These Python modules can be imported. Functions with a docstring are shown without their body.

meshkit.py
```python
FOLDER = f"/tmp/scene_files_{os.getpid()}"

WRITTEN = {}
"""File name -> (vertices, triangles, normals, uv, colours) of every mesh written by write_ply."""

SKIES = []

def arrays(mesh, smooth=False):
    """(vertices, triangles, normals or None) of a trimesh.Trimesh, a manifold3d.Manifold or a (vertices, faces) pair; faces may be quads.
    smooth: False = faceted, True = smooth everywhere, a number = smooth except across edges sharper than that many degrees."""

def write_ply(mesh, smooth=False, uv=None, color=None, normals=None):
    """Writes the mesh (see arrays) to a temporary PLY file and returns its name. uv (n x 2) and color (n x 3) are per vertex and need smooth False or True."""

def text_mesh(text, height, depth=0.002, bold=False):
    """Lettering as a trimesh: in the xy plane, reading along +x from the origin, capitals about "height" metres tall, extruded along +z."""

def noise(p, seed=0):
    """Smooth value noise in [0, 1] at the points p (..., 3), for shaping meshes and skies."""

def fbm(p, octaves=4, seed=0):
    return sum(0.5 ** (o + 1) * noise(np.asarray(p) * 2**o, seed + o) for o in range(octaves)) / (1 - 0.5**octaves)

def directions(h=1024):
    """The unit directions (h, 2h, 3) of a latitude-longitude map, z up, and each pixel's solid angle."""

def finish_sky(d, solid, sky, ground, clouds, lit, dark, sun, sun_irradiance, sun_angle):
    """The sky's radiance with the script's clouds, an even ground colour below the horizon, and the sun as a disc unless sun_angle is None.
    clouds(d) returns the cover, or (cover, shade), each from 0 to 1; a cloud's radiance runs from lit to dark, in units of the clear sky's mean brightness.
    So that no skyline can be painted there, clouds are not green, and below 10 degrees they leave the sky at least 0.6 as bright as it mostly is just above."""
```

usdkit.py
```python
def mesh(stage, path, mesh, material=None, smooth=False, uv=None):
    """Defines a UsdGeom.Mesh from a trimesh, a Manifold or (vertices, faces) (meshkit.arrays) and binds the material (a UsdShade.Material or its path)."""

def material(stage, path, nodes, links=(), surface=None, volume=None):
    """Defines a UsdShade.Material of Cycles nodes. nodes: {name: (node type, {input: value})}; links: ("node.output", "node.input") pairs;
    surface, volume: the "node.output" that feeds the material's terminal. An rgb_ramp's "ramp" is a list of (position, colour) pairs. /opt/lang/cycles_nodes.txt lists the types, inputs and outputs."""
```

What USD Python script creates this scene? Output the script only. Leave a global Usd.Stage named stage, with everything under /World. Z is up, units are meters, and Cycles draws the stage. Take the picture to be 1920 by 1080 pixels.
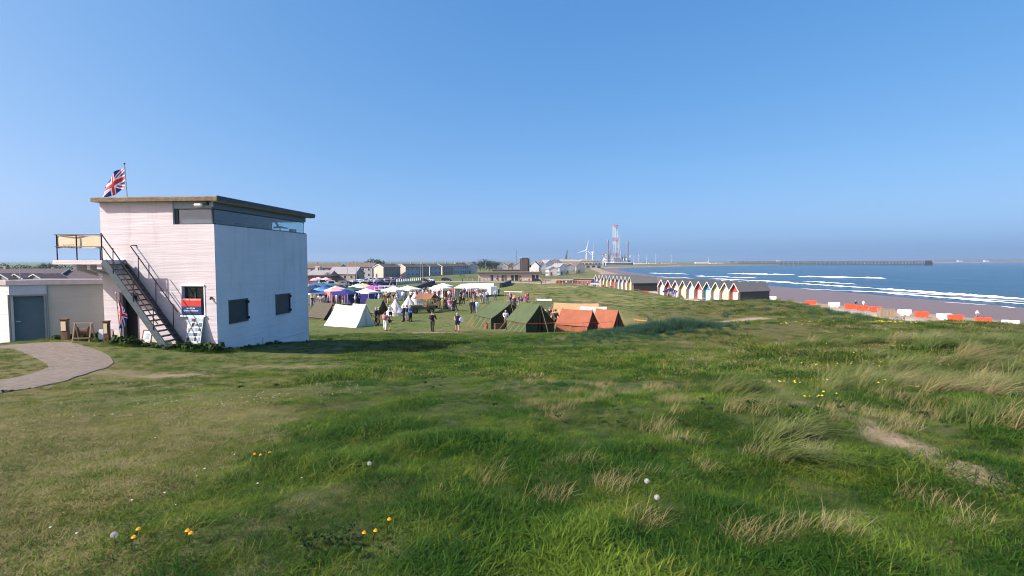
import math, random
import numpy as np, trimesh, manifold3d as m3
import shapely
from shapely.geometry import Polygon, Point, LineString
from scipy.interpolate import PchipInterpolator
import usdkit, meshkit
from pxr import Usd, UsdGeom, UsdLux, UsdShade, Gf, Sdf, Vt

PI = math.pi
rad = math.radians
random.seed(7)
rng = np.random.default_rng(7)
stage = Usd.Stage.CreateInMemory()
UsdGeom.SetStageUpAxis(stage, 'Z')
UsdGeom.SetStageMetersPerUnit(stage, 1.0)
UsdGeom.Xform.Define(stage, '/World')
UsdGeom.Scope.Define(stage, '/World/Looks')

# ------------------------------------------------------------------ camera, sky, sun, exposure
EYE = 12.0                                  # metres above the sea
PITCH = 3.07
FOCAL = 950.0 / 1920.0                      # focal length over picture width
cam = UsdGeom.Camera.Define(stage, '/World/camera')
cam.CreateHorizontalApertureAttr(36.0)
cam.CreateFocalLengthAttr(36.0 * FOCAL)
cam.CreateClippingRangeAttr(Gf.Vec2f(0.05, 60000.0))
cam.AddTranslateOp().Set(Gf.Vec3d(0, 0, EYE))
cam.AddRotateXOp().Set(90.0 - PITCH)
cam.CreateExposureAttr(0.9)

SUN_AZ = rad(-114.0)                        # clockwise from +y, towards the sun: left and a little behind the camera
SUN_EL = rad(40.0)
sun_dir = np.array([math.sin(SUN_AZ) * math.cos(SUN_EL), math.cos(SUN_AZ) * math.cos(SUN_EL), math.sin(SUN_EL)])
usdkit.material(stage, '/World/Looks/sky_look', {
    'sky': ('sky_texture', {'sky_type': 'single_scattering', 'sun_disc': False, 'sun_elevation': SUN_EL, 'sun_rotation': SUN_AZ,
                            'altitude': 0.0, 'air_density': 0.4, 'aerosol_density': 2.5, 'ozone_density': 3.0}),
    # the phone's tone curve: blue and green compressed over the whole dome
    'sp': ('separate_color', {}), 'pg': ('math', {'math_type': 'power', 'value2': 0.65}), 'pb': ('math', {'math_type': 'power', 'value2': 0.4}),
    'kr': ('math', {'math_type': 'multiply', 'value2': 1.06}), 'kg': ('math', {'math_type': 'multiply', 'value2': 1.82}), 'kb': ('math', {'math_type': 'multiply', 'value2': 3.05}),
    'pr': ('math', {'math_type': 'power', 'value2': 1.1}), 'cc': ('combine_color', {}), 'bg': ('background_shader', {'strength': 0.10})},
    [('sky.color', 'sp.color'), ('sp.g', 'pg.value1'), ('sp.b', 'pb.value1'), ('sp.r', 'pr.value1'), ('pr.value', 'kr.value1'), ('pg.value', 'kg.value1'), ('pb.value', 'kb.value1'),
     ('kr.value', 'cc.r'), ('kg.value', 'cc.g'), ('kb.value', 'cc.b'), ('cc.color', 'bg.color')], surface='bg.background')
dome = UsdLux.DomeLight.Define(stage, '/World/sky')
UsdShade.MaterialBindingAPI.Apply(dome.GetPrim()).Bind(UsdShade.Material.Get(stage, '/World/Looks/sky_look'))
dome.GetPrim().SetCustomDataByKey('kind', 'structure')
sun = UsdLux.DistantLight.Define(stage, '/World/sun')
sun.CreateNormalizeAttr(True)
sun.CreateIntensityAttr(1.10)
sun.CreateAngleAttr(0.5)
sun.CreateColorAttr(Gf.Vec3f(1.0, 0.965, 0.91))
_m = Gf.Matrix4d().SetRotate(Gf.Rotation(Gf.Vec3d(0, 0, 1), Gf.Vec3d(*sun_dir)))
sun.AddTransformOp().Set(_m)

# ------------------------------------------------------------------ helpers
_used = {}
def numbered(base, parent):
    k = (parent, base)
    n = _used.get(k, 0)
    _used[k] = n + 1
    return base if n == 0 else f'{base}_{n:03d}'

MATS = {}
def mat(name, col, rough=0.7, var=0.12, scale=4.0, bump=0.0, bscale=30.0, metal=0.0, spec=0.3, stretch=None, col2=None):
    """A principled look with a little noise in its colour and, if asked, its relief."""
    if name in MATS:
        return MATS[name]
    c = np.array(col, float)
    hi = np.clip(c * (1 + var), 0, 0.95) if col2 is None else np.array(col2, float)
    lo = c * (1 - var) if col2 is None else c
    nodes = {'g': ('geometry', {}), 'n': ('noise_texture', {'scale': scale, 'detail': 5.0, 'roughness': 0.6}),
             'r': ('rgb_ramp', {'ramp': [(0.3, tuple(lo)), (0.7, tuple(hi))]}),
             'p': ('principled_bsdf', {'roughness': rough, 'metallic': metal, 'specular_ior_level': spec})}
    links = [('n.fac', 'r.fac'), ('r.color', 'p.base_color')]
    if stretch:
        nodes['mp'] = ('mapping', {'scale': stretch})
        links += [('g.position', 'mp.vector'), ('mp.vector', 'n.vector')]
    else:
        links += [('g.position', 'n.vector')]
    if bump:
        nodes['bn'] = ('noise_texture', {'scale': bscale, 'detail': 4.0})
        nodes['b'] = ('bump', {'strength': 0.8, 'distance': bump})
        links += [('mp.vector' if stretch else 'g.position', 'bn.vector'), ('bn.fac', 'b.height'), ('b.normal', 'p.normal')]
    MATS[name] = usdkit.material(stage, f'/World/Looks/{name}', nodes, links, surface='p.BSDF')
    return MATS[name]

def setdata(prim, label=None, cat=None, group=None, kind=None):
    for k, v in (('label', label), ('category', cat), ('group', group), ('kind', kind)):
        if v:
            prim.SetCustomDataByKey(k, v)

def obj(name, mesh, m, parent=None, smooth=False, label=None, cat=None, group=None, kind=None):
    par = '/World' if parent is None else str(parent.GetPath())
    path = f'{par}/{numbered(name, par)}'
    if isinstance(mesh, MB):
        mesh = mesh.arrays()
    p = usdkit.mesh(stage, path, mesh, m, smooth=smooth).GetPrim()
    setdata(p, label, cat, group, kind)
    return p

def thing(name, label, cat, loc=(0, 0, 0), rz=0.0, group=None, tilt=None):
    path = f"/World/{numbered(name, '/World')}"
    x = UsdGeom.Xform.Define(stage, path)
    x.AddTranslateOp().Set(Gf.Vec3d(*map(float, loc)))
    if rz:
        x.AddRotateZOp().Set(math.degrees(rz))
    setdata(x.GetPrim(), label, cat, group)
    return x.GetPrim()

def copy_of(src, loc, rz=0.0, label=None, group=None):
    was = src.GetCustomData()
    t = thing(src.GetName().rstrip('0123456789').rstrip('_'), label or was['label'], was['category'], loc, rz, group or was.get('group'))
    t.GetReferences().AddInternalReference(src.GetPath())
    t.SetInstanceable(True)
    return t

class MB:
    """Collects shapes that become one mesh."""
    def __init__(s):
        s.v, s.f, s.n = [], [], 0
    def add(s, v, f):
        v = np.asarray(v, float); f = np.asarray(f, int)
        if f.shape[1] == 4:
            f = np.vstack([f[:, [0, 1, 2]], f[:, [0, 2, 3]]])
        s.v.append(v); s.f.append(f + s.n); s.n += len(v)
        return s
    def mesh(s, m, T=None):
        v = np.array(m.vertices)
        if T is not None:
            v = v @ np.asarray(T)[:3, :3].T + np.asarray(T)[:3, 3]
        return s.add(v, m.faces)
    def box(s, c, size, rz=0.0, R=None):
        h = np.array(size) / 2.0
        v = np.array([[x, y, z] for x in (-1, 1) for y in (-1, 1) for z in (-1, 1)]) * h
        if R is not None:
            v = v @ np.asarray(R).T
        elif rz:
            ca, sa = math.cos(rz), math.sin(rz)
            v = v @ np.array([[ca, -sa, 0], [sa, ca, 0], [0, 0, 1]]).T
        q = [[0, 1, 3, 2], [4, 6, 7, 5], [0, 4, 5, 1], [2, 3, 7, 6], [0, 2, 6, 4], [1, 5, 7, 3]]
        return s.add(v + np.array(c), q)
    def b2(s, lo, hi):
        lo, hi = np.array(lo, float), np.array(hi, float)
        return s.box((lo + hi) / 2, hi - lo)
    def bar(s, p, q, w, h=None):
        """A rectangular bar from p to q."""
        p, q = np.array(p, float), np.array(q, float)
        d = q - p; L = np.linalg.norm(d); d /= L
        up = np.array([0, 0, 1.0]) if abs(d[2]) < 0.95 else np.array([1.0, 0, 0])
        a = np.cross(up, d); a /= np.linalg.norm(a); b = np.cross(d, a)
        return s.box((p + q) / 2, (L, w, h or w), R=np.stack([d, a, b], 1))
    def tube(s, pts, r, sides=6):
        p = np.asarray(pts, float)
        t = np.gradient(p, axis=0); t /= np.linalg.norm(t, axis=1, keepdims=True) + 1e-12
        a = np.cross(t, np.where(np.abs(t[:, 2:]) < 0.9, [0, 0, 1.0], [1.0, 0, 0])); a /= np.linalg.norm(a, axis=1, keepdims=True) + 1e-12
        b = np.cross(t, a); ang = np.arange(sides) * 2 * PI / sides
        rr = np.broadcast_to(r, (len(p),))[:, None, None]
        v = (p[:, None] + rr * (np.cos(ang)[None, :, None] * a[:, None] + np.sin(ang)[None, :, None] * b[:, None])).reshape(-1, 3)
        f = []
        for i in range(len(p) - 1):
            for j in range(sides):
                k = (j + 1) % sides
                f.append([i * sides + j, i * sides + k, (i + 1) * sides + k, (i + 1) * sides + j])
        n = len(v); v = np.vstack([v, p[:1], p[-1:]])
        tri = [[n, (j + 1) % sides, j] for j in range(sides)] + [[n + 1, (len(p) - 1) * sides + j, (len(p) - 1) * sides + (j + 1) % sides] for j in range(sides)]
        s.add(v, f)
        s.f.append(np.array(tri) + s.n - len(v))
        return s
    def prism(s, poly, z0, z1):
        """A plan polygon pushed up from z0 to z1."""
        g = poly if isinstance(poly, Polygon) else Polygon(poly)
        m = trimesh.creation.extrude_polygon(g, z1 - z0, engine='earcut')
        v = np.array(m.vertices); v[:, 2] += z0
        return s.add(v, m.faces)
    def wall(s, poly, t, origin, ux, un):
        """An upright polygon in (along, z) with holes, thickened by t against un."""
        g = poly if isinstance(poly, Polygon) else Polygon(poly)
        m = trimesh.creation.extrude_polygon(g, t, engine='earcut')
        v = np.array(m.vertices); ux, un, o = np.array(ux, float), np.array(un, float), np.array(origin, float)
        w = o + v[:, :1] * ux + v[:, 1:2] * np.array([0, 0, 1.0]) - v[:, 2:3] * un
        f = m.faces
        if np.dot(np.cross(ux, [0, 0, 1.0]), -un) < 0:
            f = f[:, ::-1]
        return s.add(w, f)
    def arrays(s):
        return np.vstack(s.v), np.vstack(s.f)
    def sheet(s, P, t=0.0):
        """A grid of points as a two-sided cloth sheet, t thick."""
        P = np.asarray(P, float); a, b = P.shape[:2]
        idx = np.arange(a * b).reshape(a, b)
        q = np.stack([idx[:-1, :-1], idx[1:, :-1], idx[1:, 1:], idx[:-1, 1:]], -1).reshape(-1, 4)
        if not t:
            return s.add(P.reshape(-1, 3), q)
        du = np.gradient(P, axis=0); dv = np.gradient(P, axis=1)
        n = np.cross(du, dv); n /= np.linalg.norm(n, axis=2, keepdims=True) + 1e-12
        v = np.vstack([(P + n * t / 2).reshape(-1, 3), (P - n * t / 2).reshape(-1, 3)])
        N = a * b
        rim = np.concatenate([idx[:, 0], idx[-1, 1:], idx[-2::-1, -1], idx[0, -2:0:-1]])
        rq = [[rim[i], rim[(i + 1) % len(rim)], rim[(i + 1) % len(rim)] + N, rim[i] + N] for i in range(len(rim))]
        return s.add(v, np.vstack([q, q[:, ::-1] + N, rq]))

def at(px, d):
    """x of a bearing px at the distance d."""
    return (px - 960.0) / 950.0 * d

def smooth01(a, b, x):
    t = np.clip((x - a) / (b - a), 0, 1)
    return t * t * (3 - 2 * t)

# ------------------------------------------------------------------ the lie of the land
_drop = PchipInterpolator([-80, 0, 20, 40, 46, 54, 80, 120, 200, 280, 500, 900, 2000, 9000, 40000],
                          [0.6, 1.70, 3.78, 5.86, 6.28, 6.55, 6.78, 7.2, 8.0, 8.6, 9.2, 9.7, 10.4, 10.6, 10.6])
_sea_wall = PchipInterpolator([-200, 0, 60, 97, 118, 137, 158, 200, 260, 345, 700, 1000, 1300, 2600, 9000, 40000],
                              [96, 73, 67, 61, 51, 43, 37, 34, 42, 60, 112, 300, 600, 2100, 9500, 42000])
_water = PchipInterpolator([-200, 0, 80, 140, 200, 280, 345, 480, 760, 1100, 1425, 2600, 9000, 40000],
                           [172, 144, 136, 131, 127, 121, 115, 121, 158, 400, 680, 2300, 10000, 43000])
def fb(x, y, s, o=3, seed=0):
    return meshkit.fbm(np.stack([np.asarray(x) / s, np.asarray(y) / s, np.full(np.shape(x), 0.37)], -1), o, seed) - 0.5
def bump_at(x, y, cx, cy, sx, sy, rot=0.0):
    dx, dy = x - cx, y - cy
    if rot:
        c, s_ = math.cos(rot), math.sin(rot)
        dx, dy = c * dx + s_ * dy, -s_ * dx + c * dy
    return np.exp(-0.5 * ((dx / sx) ** 2 + (dy / sy) ** 2))
def height(x, y):
    x = np.asarray(x, float); y = np.asarray(y, float)
    z = EYE - _drop(np.clip(y, -80, 40000))
    z = z + 0.62 * bump_at(x, y, -15.5, 23, 3.6, 6) + 0.25 * bump_at(x, y, -21, 19, 4, 4)
    far = smooth01(90, 160, y)
    calm = 1 - 0.75 * bump_at(x, y, -16, 19, 8, 6)
    z = z + (1 - far) * calm * (0.55 * fb(x, y, 9.0, 2, 3) * smooth01(3, 14, y) + 0.26 * fb(x, y, 2.6, 2, 5) * smooth01(55, 20, y))
    right = smooth01(-4, 14, x - 0.1 * y)
    z = z + smooth01(50, 30, y) * (0.20 + 0.30 * right) * fb(x, y, 1.1, 2, 9) * calm
    z = z + smooth01(20, 9, y) * smooth01(-5, -1, x + 0.24 * y) * (0.085 * fb(x, y, 0.42, 2, 11) + 0.05 * fb(x, y, 0.22, 1, 12)) * calm
    # dunes between the field and the promenade
    z = z + 1.75 * bump_at(x, y, 28, 60, 8, 8) + 0.95 * bump_at(x, y, 31, 44, 7, 8) + 0.45 * bump_at(x, y, 19, 38, 5, 5)
    z = z + 0.55 * bump_at(x, y, 9.8, 33.5, 4.2, 1.8)
    z = z + 0.68 * bump_at(x, y, 13.5, 16.5, 4.5, 2.4, -0.2) + 0.40 * bump_at(x, y, 22, 20, 5, 3) - 0.50 * bump_at(x, y, 15, 23.5, 9, 3.0) + 0.16 * bump_at(x, y, 3.2, 6.6, 1.6, 0.7, -0.35) + 0.14 * bump_at(x, y, 7.0, 7.4, 1.8, 1.1)
    z = z + 0.75 * bump_at(x, y, 21, 33, 5.5, 2.6) + 0.55 * bump_at(x, y, 33.5, 35, 4.5, 3)
    dune = bump_at(x, y, 14, 118, 13, 17)
    z = z + 1.9 * dune + 1.9 * fb(x, y, 9.0, 4, 21) * (bump_at(x, y, 14, 95, 13, 30) + 0.8 * bump_at(x, y, 28, 56, 9, 14))
    L = _sea_wall(np.clip(y, -200, 40000)); W = _water(np.clip(y, -200, 40000))
    t = smooth01(L - 36, L - 20, x)
    prom = np.where(y < 220, 3.7, np.minimum(z, 3.7))
    z = z * (1 - t) + prom * t
    q = np.clip((x - L) / (W - L), 0, 1)
    sand = np.where(q < 0.4, 3.4 - 6.4 * q, 0.84 * (1 - q) / 0.6) + (0.12 * (1 - q) + 0.0) * fb(x, y, 14, 3, 31)
    sand = np.where(x > W, np.maximum(-0.035 * (x - W), -5.0), sand)
    t2 = smooth01(L, L + 1.2, x)
    return z * (1 - t2) + sand * t2
def hz(x, y):
    return float(height(np.array([x]), np.array([y]))[0])
# ------------------------------------------------------------------ ground sheet
PATH = Polygon([(-17.6, 16.8), (-17.5, 17.9), (-16.96, 18.25), (-16.36, 18.5), (-14.72, 17.46), (-13.72, 16.78), (-12.69, 15.87), (-11.9, 15.0), (-11.51, 14.25),
                (-11.0, 13.22), (-10.3, 11.6), (-10.1, 10.55), (-9.92, 9.69), (-11.0, 8.0), (-12.6, 8.2), (-11.6, 10.3), (-11.43, 11.42), (-12.1, 12.7), (-12.6, 13.64),
                (-13.2, 14.26), (-14.65, 15.33), (-16.3, 16.46), (-17.3, 16.75)]).buffer(0.25).buffer(-0.25)
TOWER_A = rad(5.0)
TOWER_C = np.array([-11.41, 19.5])
def tower_plan(x, y):
    c, s_ = math.cos(TOWER_A), math.sin(TOWER_A)
    return (TOWER_C[0] + x * c + y * s_, TOWER_C[1] - x * s_ + y * c)
BUILT = shapely.unary_union([Polygon([tower_plan(*p) for p in [(-4.75, -0.05), (0.05, -0.05), (0.05, 7.3), (-4.75, 7.3)]]),
                             Polygon([(-16.8, 21.0), (-19.75, 19.7), (-25, 21), (-25, 27), (-16.8, 27)])])

def seg_dist(x, y, pts):
    d = np.full(np.shape(x), 1e9)
    for (x0, y0), (x1, y1) in zip(pts[:-1], pts[1:]):
        dx, dy = x1 - x0, y1 - y0
        t = np.clip(((x - x0) * dx + (y - y0) * dy) / (dx * dx + dy * dy), 0, 1)
        d = np.minimum(d, np.hypot(x - x0 - t * dx, y - y0 - t * dy))
    return d

TRACK = [(6.2, 13.5), (5.4, 10.2), (4.6, 8.2), (4.25, 6.8), (4.24, 6.1), (4.25, 5.5), (4.18, 4.9), (4.1, 4.2), (4.0, 3.4)]
def masks(x, y):
    """How dry, how bare and sandy, and how rank the turf is."""
    x = np.asarray(x, float); y = np.asarray(y, float)
    n1, n2, n3 = fb(x, y, 3.2, 3, 41), fb(x, y, 0.9, 3, 43), fb(x, y, 14.0, 3, 45)
    lawn = smooth01(0.3, -2.6, x + 0.9 + 0.24 * (y - 3) + 2.6 * n1 + 1.2 * n2) * smooth01(34, 22, y)      # mown turf left of a line that runs away to the left
    dry = 0.25 + 1.1 * n1 + 0.7 * n2 + 0.45 * lawn * smooth01(19, 12, y)
    dry = dry + lawn * (0.45 * smooth01(9.5, 4.5, y) + 0.15) * (0.7 + 1.2 * n1) + 0.5 * bump_at(x, y, 8, 14, 3, 4) + 0.5 * bump_at(x, y, 12, 23, 6, 4) + 0.35 * smooth01(6, 14, x) * smooth01(45, 20, y)
    dry = dry + 0.75 * smooth01(44, 60, y) * (0.5 + 1.2 * n3) * smooth01(-16, 6, x) + 0.35 * bump_at(x, y, 12, 50, 10, 6)
    dry = dry + 0.5 * bump_at(x, y, -6, 43, 5, 3) + 0.45 * bump_at(x, y, 24, 50, 9, 9) + 0.30 * smooth01(4, 9, x - 0.1 * y) * smooth01(8, 12, y) * smooth01(46, 30, y)
    sand = np.zeros_like(x)
    track = seg_dist(x, y, TRACK)
    sand = np.maximum(sand, smooth01(0.40, 0.05, track + 0.7 * np.abs(n2) + 0.10 * (y > 8)) * (0.48 + 0.5 * bump_at(x, y, 4.2, 5.5, 9, 0.75) + 0.35 * bump_at(x, y, 4.25, 7.9, 9, 0.6)))
    sand = np.maximum(sand, smooth01(0.3, 0.7, 0.9 * bump_at(x, y, -8.9, 13.3, 1.1, 0.55) + 1.5 * n2 + 0.2 * n1) * 0.75 * bump_at(x, y, -8.9, 13.3, 1.6, 0.8))
    sand = np.maximum(sand, 0.4 * smooth01(0.35, 0.8, 0.9 * bump_at(x, y, -6.8, 16.0, 2.0, 0.5) + 1.2 * n2) * bump_at(x, y, -6.8, 16, 3, 1))
    sand = np.maximum(sand, smooth01(0.35, 0.8, bump_at(x, y, 20.5, 45.5, 2.6, 1.0) + 0.9 * n1))
    sand = np.maximum(sand, 0.8 * smooth01(0.4, 0.8, bump_at(x, y, -6.2, 41.5, 1.8, 0.6) + 1.2 * n2))
    sand = np.maximum(sand, 0.85 * smooth01(0.5, 0.8, bump_at(x, y, 14, 95, 12, 22) * (0.55 + 1.7 * fb(x + 1.6 * y, y * 1.0, 6.0, 2, 51))))
    sand = np.maximum(sand, smooth01(1.0, 0.2, seg_dist(x, y, [(30.0, 37.0), (33.0, 43.0), (41, 52)]) + n1) * 0.9)
    L = _sea_wall(np.clip(y, -200, 40000))
    beach = smooth01(L - 26, L - 20, x + 2.5 * n1)
    beach = np.where(y > 230, smooth01(-1, 1.5, x - L), beach)
    sand = np.maximum(sand, beach)
    town = smooth01(225, 260, y) * smooth01(-200, -60, x) * 0.0
    rank = np.clip((1 - lawn) * smooth01(48, 36, y) + smooth01(12, 18, x) * smooth01(75, 60, y), 0, 1) * (1 - np.clip(sand, 0, 1))
    return np.clip(dry, 0, 1), np.clip(sand, 0, 1), rank

def spread(a, k, n, lim):
    s = np.linspace(0, math.asinh(lim / a), n)
    return a * np.sinh(s)
gx = spread(3.2, 0, 440, 40000.0)
gx = np.concatenate([-gx[:0:-1], gx])
gy = np.concatenate([[-70, -40, -20, -10, -5, -2.5, -1], 0.0 + spread(5.0, 0, 520, 40000.0)])
GX, GY = np.meshgrid(gx, gy, indexing='xy')
GZ = height(GX, GY)
MD, MS, MR = masks(GX, GY)
def ground_mesh():
    v = np.stack([GX, GY, GZ], -1).reshape(-1, 3)
    ny, nx = GX.shape
    idx = np.arange(ny * nx).reshape(ny, nx)
    q = np.stack([idx[:-1, :-1], idx[:-1, 1:], idx[1:, 1:], idx[1:, :-1]], -1).reshape(-1, 4)
    keep = ~((GZ[:-1, :-1] < -4.9).ravel() & (np.repeat(gy[:-1], nx - 1) > 3000))
    return v, q[keep]
def on_ground(x, y):
    """Height of the ground sheet's own facets at (x, y)."""
    x = np.asarray(x, float); y = np.asarray(y, float)
    i = np.clip(np.searchsorted(gx, x) - 1, 0, len(gx) - 2); j = np.clip(np.searchsorted(gy, y) - 1, 0, len(gy) - 2)
    u = (x - gx[i]) / (gx[i + 1] - gx[i]); v = (y - gy[j]) / (gy[j + 1] - gy[j])
    return (GZ[j, i] * (1 - u) + GZ[j, i + 1] * u) * (1 - v) + (GZ[j + 1, i] * (1 - u) + GZ[j + 1, i + 1] * u) * v
def gz(x, y):
    return float(on_ground(np.array([x]), np.array([y]))[0])

usdkit.material(stage, '/World/Looks/turf_and_sand', {
    'g': ('geometry', {}), 'a': ('attribute', {'attribute': 'cover'}), 's': ('separate_color', {}), 'xyz': ('separate_xyz', {}),
    'n1': ('noise_texture', {'scale': 0.35, 'detail': 6.0, 'roughness': 0.65}), 'n2': ('noise_texture', {'scale': 7.0, 'detail': 6.0, 'roughness': 0.7}),
    'n3': ('noise_texture', {'scale': 45.0, 'detail': 3.0, 'roughness': 0.7}),
    'green': ('rgb_ramp', {'ramp': [(0.25, (0.030, 0.058, 0.010)), (0.5, (0.066, 0.112, 0.018)), (0.75, (0.125, 0.165, 0.034))]}),
    'straw': ('rgb_ramp', {'ramp': [(0.25, (0.100, 0.100, 0.030)), (0.55, (0.180, 0.160, 0.060)), (0.8, (0.27, 0.23, 0.115))]}),
    'sandc': ('rgb_ramp', {'ramp': [(0.25, (0.25, 0.19, 0.125)), (0.75, (0.40, 0.315, 0.225))]}),
    'wet': ('map_range', {'from_min': 1.25, 'from_max': 0.75, 'to_min': 0.0, 'to_max': 1.0, 'clamp': True}),
    'wetcol': ('mix_color', {'b': (0.165, 0.118, 0.098)}), 'm1': ('mix_color', {}), 'rk': ('math', {'math_type': 'multiply', 'value2': 0.55}), 'soil': ('mix_color', {'b': (0.030, 0.042, 0.010)}), 'm2': ('mix_color', {}),
    'dn': ('math', {'math_type': 'multiply_add', 'value2': 0.5, 'value3': -0.25}), 'dd': ('math', {'math_type': 'add', 'use_clamp': True}),
    'rough': ('map_range', {'from_min': 0.0, 'from_max': 1.0, 'to_min': 0.9, 'to_max': 0.42, 'clamp': True}),
    'inl': ('math', {'math_type': 'multiply'}),
    'bh': ('math', {'math_type': 'add'}), 'b': ('bump', {'strength': 0.9, 'distance': 0.05}), 'p': ('principled_bsdf', {'specular_ior_level': 0.25})},
    [('g.position', 'n1.vector'), ('g.position', 'n2.vector'), ('g.position', 'n3.vector'), ('a.color', 's.color'), ('g.position', 'xyz.vector'),
     ('n2.fac', 'green.fac'), ('n2.fac', 'straw.fac'), ('n2.fac', 'sandc.fac'), ('xyz.z', 'wet.value'), ('s.g', 'inl.value1'), ('wet.result', 'inl.value2'),
     ('sandc.color', 'wetcol.a'), ('inl.value', 'wetcol.fac'), ('n1.fac', 'dn.value1'), ('s.r', 'dd.value1'), ('dn.value', 'dd.value2'),
     ('dd.value', 'm1.fac'), ('green.color', 'm1.a'), ('straw.color', 'm1.b'), ('s.b', 'rk.value1'), ('rk.value', 'soil.fac'), ('m1.result', 'soil.a'), ('s.g', 'm2.fac'), ('soil.result', 'm2.a'), ('wetcol.result', 'm2.b'),
     ('m2.result', 'p.base_color'), ('inl.value', 'rough.value'), ('rough.result', 'p.roughness'),
     ('n2.fac', 'bh.value1'), ('n3.fac', 'bh.value2'), ('bh.value', 'b.height'), ('b.normal', 'p.normal')], surface='p.BSDF')
gp = obj('ground', ground_mesh(), MATS.setdefault('turf_and_sand', UsdShade.Material.Get(stage, '/World/Looks/turf_and_sand')), smooth=True, kind='structure')
UsdGeom.PrimvarsAPI(gp).CreatePrimvar('cover', Sdf.ValueTypeNames.Color3fArray, 'vertex').Set(
    Vt.Vec3fArray.FromNumpy(np.stack([MD, MS, MR], -1).reshape(-1, 3).astype(np.float32)))

# the pale concrete path, draped on the turf with a rounded lip
def drape(poly, step, lift, skirt=0.12):
    x0, y0, x1, y1 = poly.bounds
    ring = np.array(poly.segmentize(step).exterior.coords)[:-1]
    xs, ys = np.meshgrid(np.arange(x0, x1, step), np.arange(y0, y1, step))
    inside = shapely.contains_xy(poly.buffer(-step * 0.5), xs.ravel(), ys.ravel())
    pts = np.vstack([ring, np.stack([xs.ravel()[inside], ys.ravel()[inside]], 1)])
    from scipy.spatial import Delaunay
    t = Delaunay(pts).simplices
    c = pts[t].mean(1)
    t = t[shapely.contains_xy(poly, c[:, 0], c[:, 1])]
    v3 = np.column_stack([pts, on_ground(pts[:, 0], pts[:, 1]) + lift])
    e1, e2 = v3[t[:, 1]] - v3[t[:, 0]], v3[t[:, 2]] - v3[t[:, 0]]
    flip = np.cross(e1, e2)[:, 2] < 0
    t[flip] = t[flip][:, ::-1]
    n, N = len(ring), len(v3)
    low = v3[:n].copy(); low[:, 2] -= lift + skirt
    ccw = poly.exterior.is_ccw
    sk = []
    for i in range(n):
        j = (i + 1) % n
        sk += ([[i, N + i, N + j], [i, N + j, j]] if ccw else [[i, N + j, N + i], [i, j, N + j]])
    return np.vstack([v3, low]), np.vstack([t, sk])
obj('path', drape(PATH, 0.22, 0.02, 0.06), mat('path_concrete', (0.175, 0.148, 0.118), 0.9, 0.28, 7.0, 0.012, 60.0), kind='structure')

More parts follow.
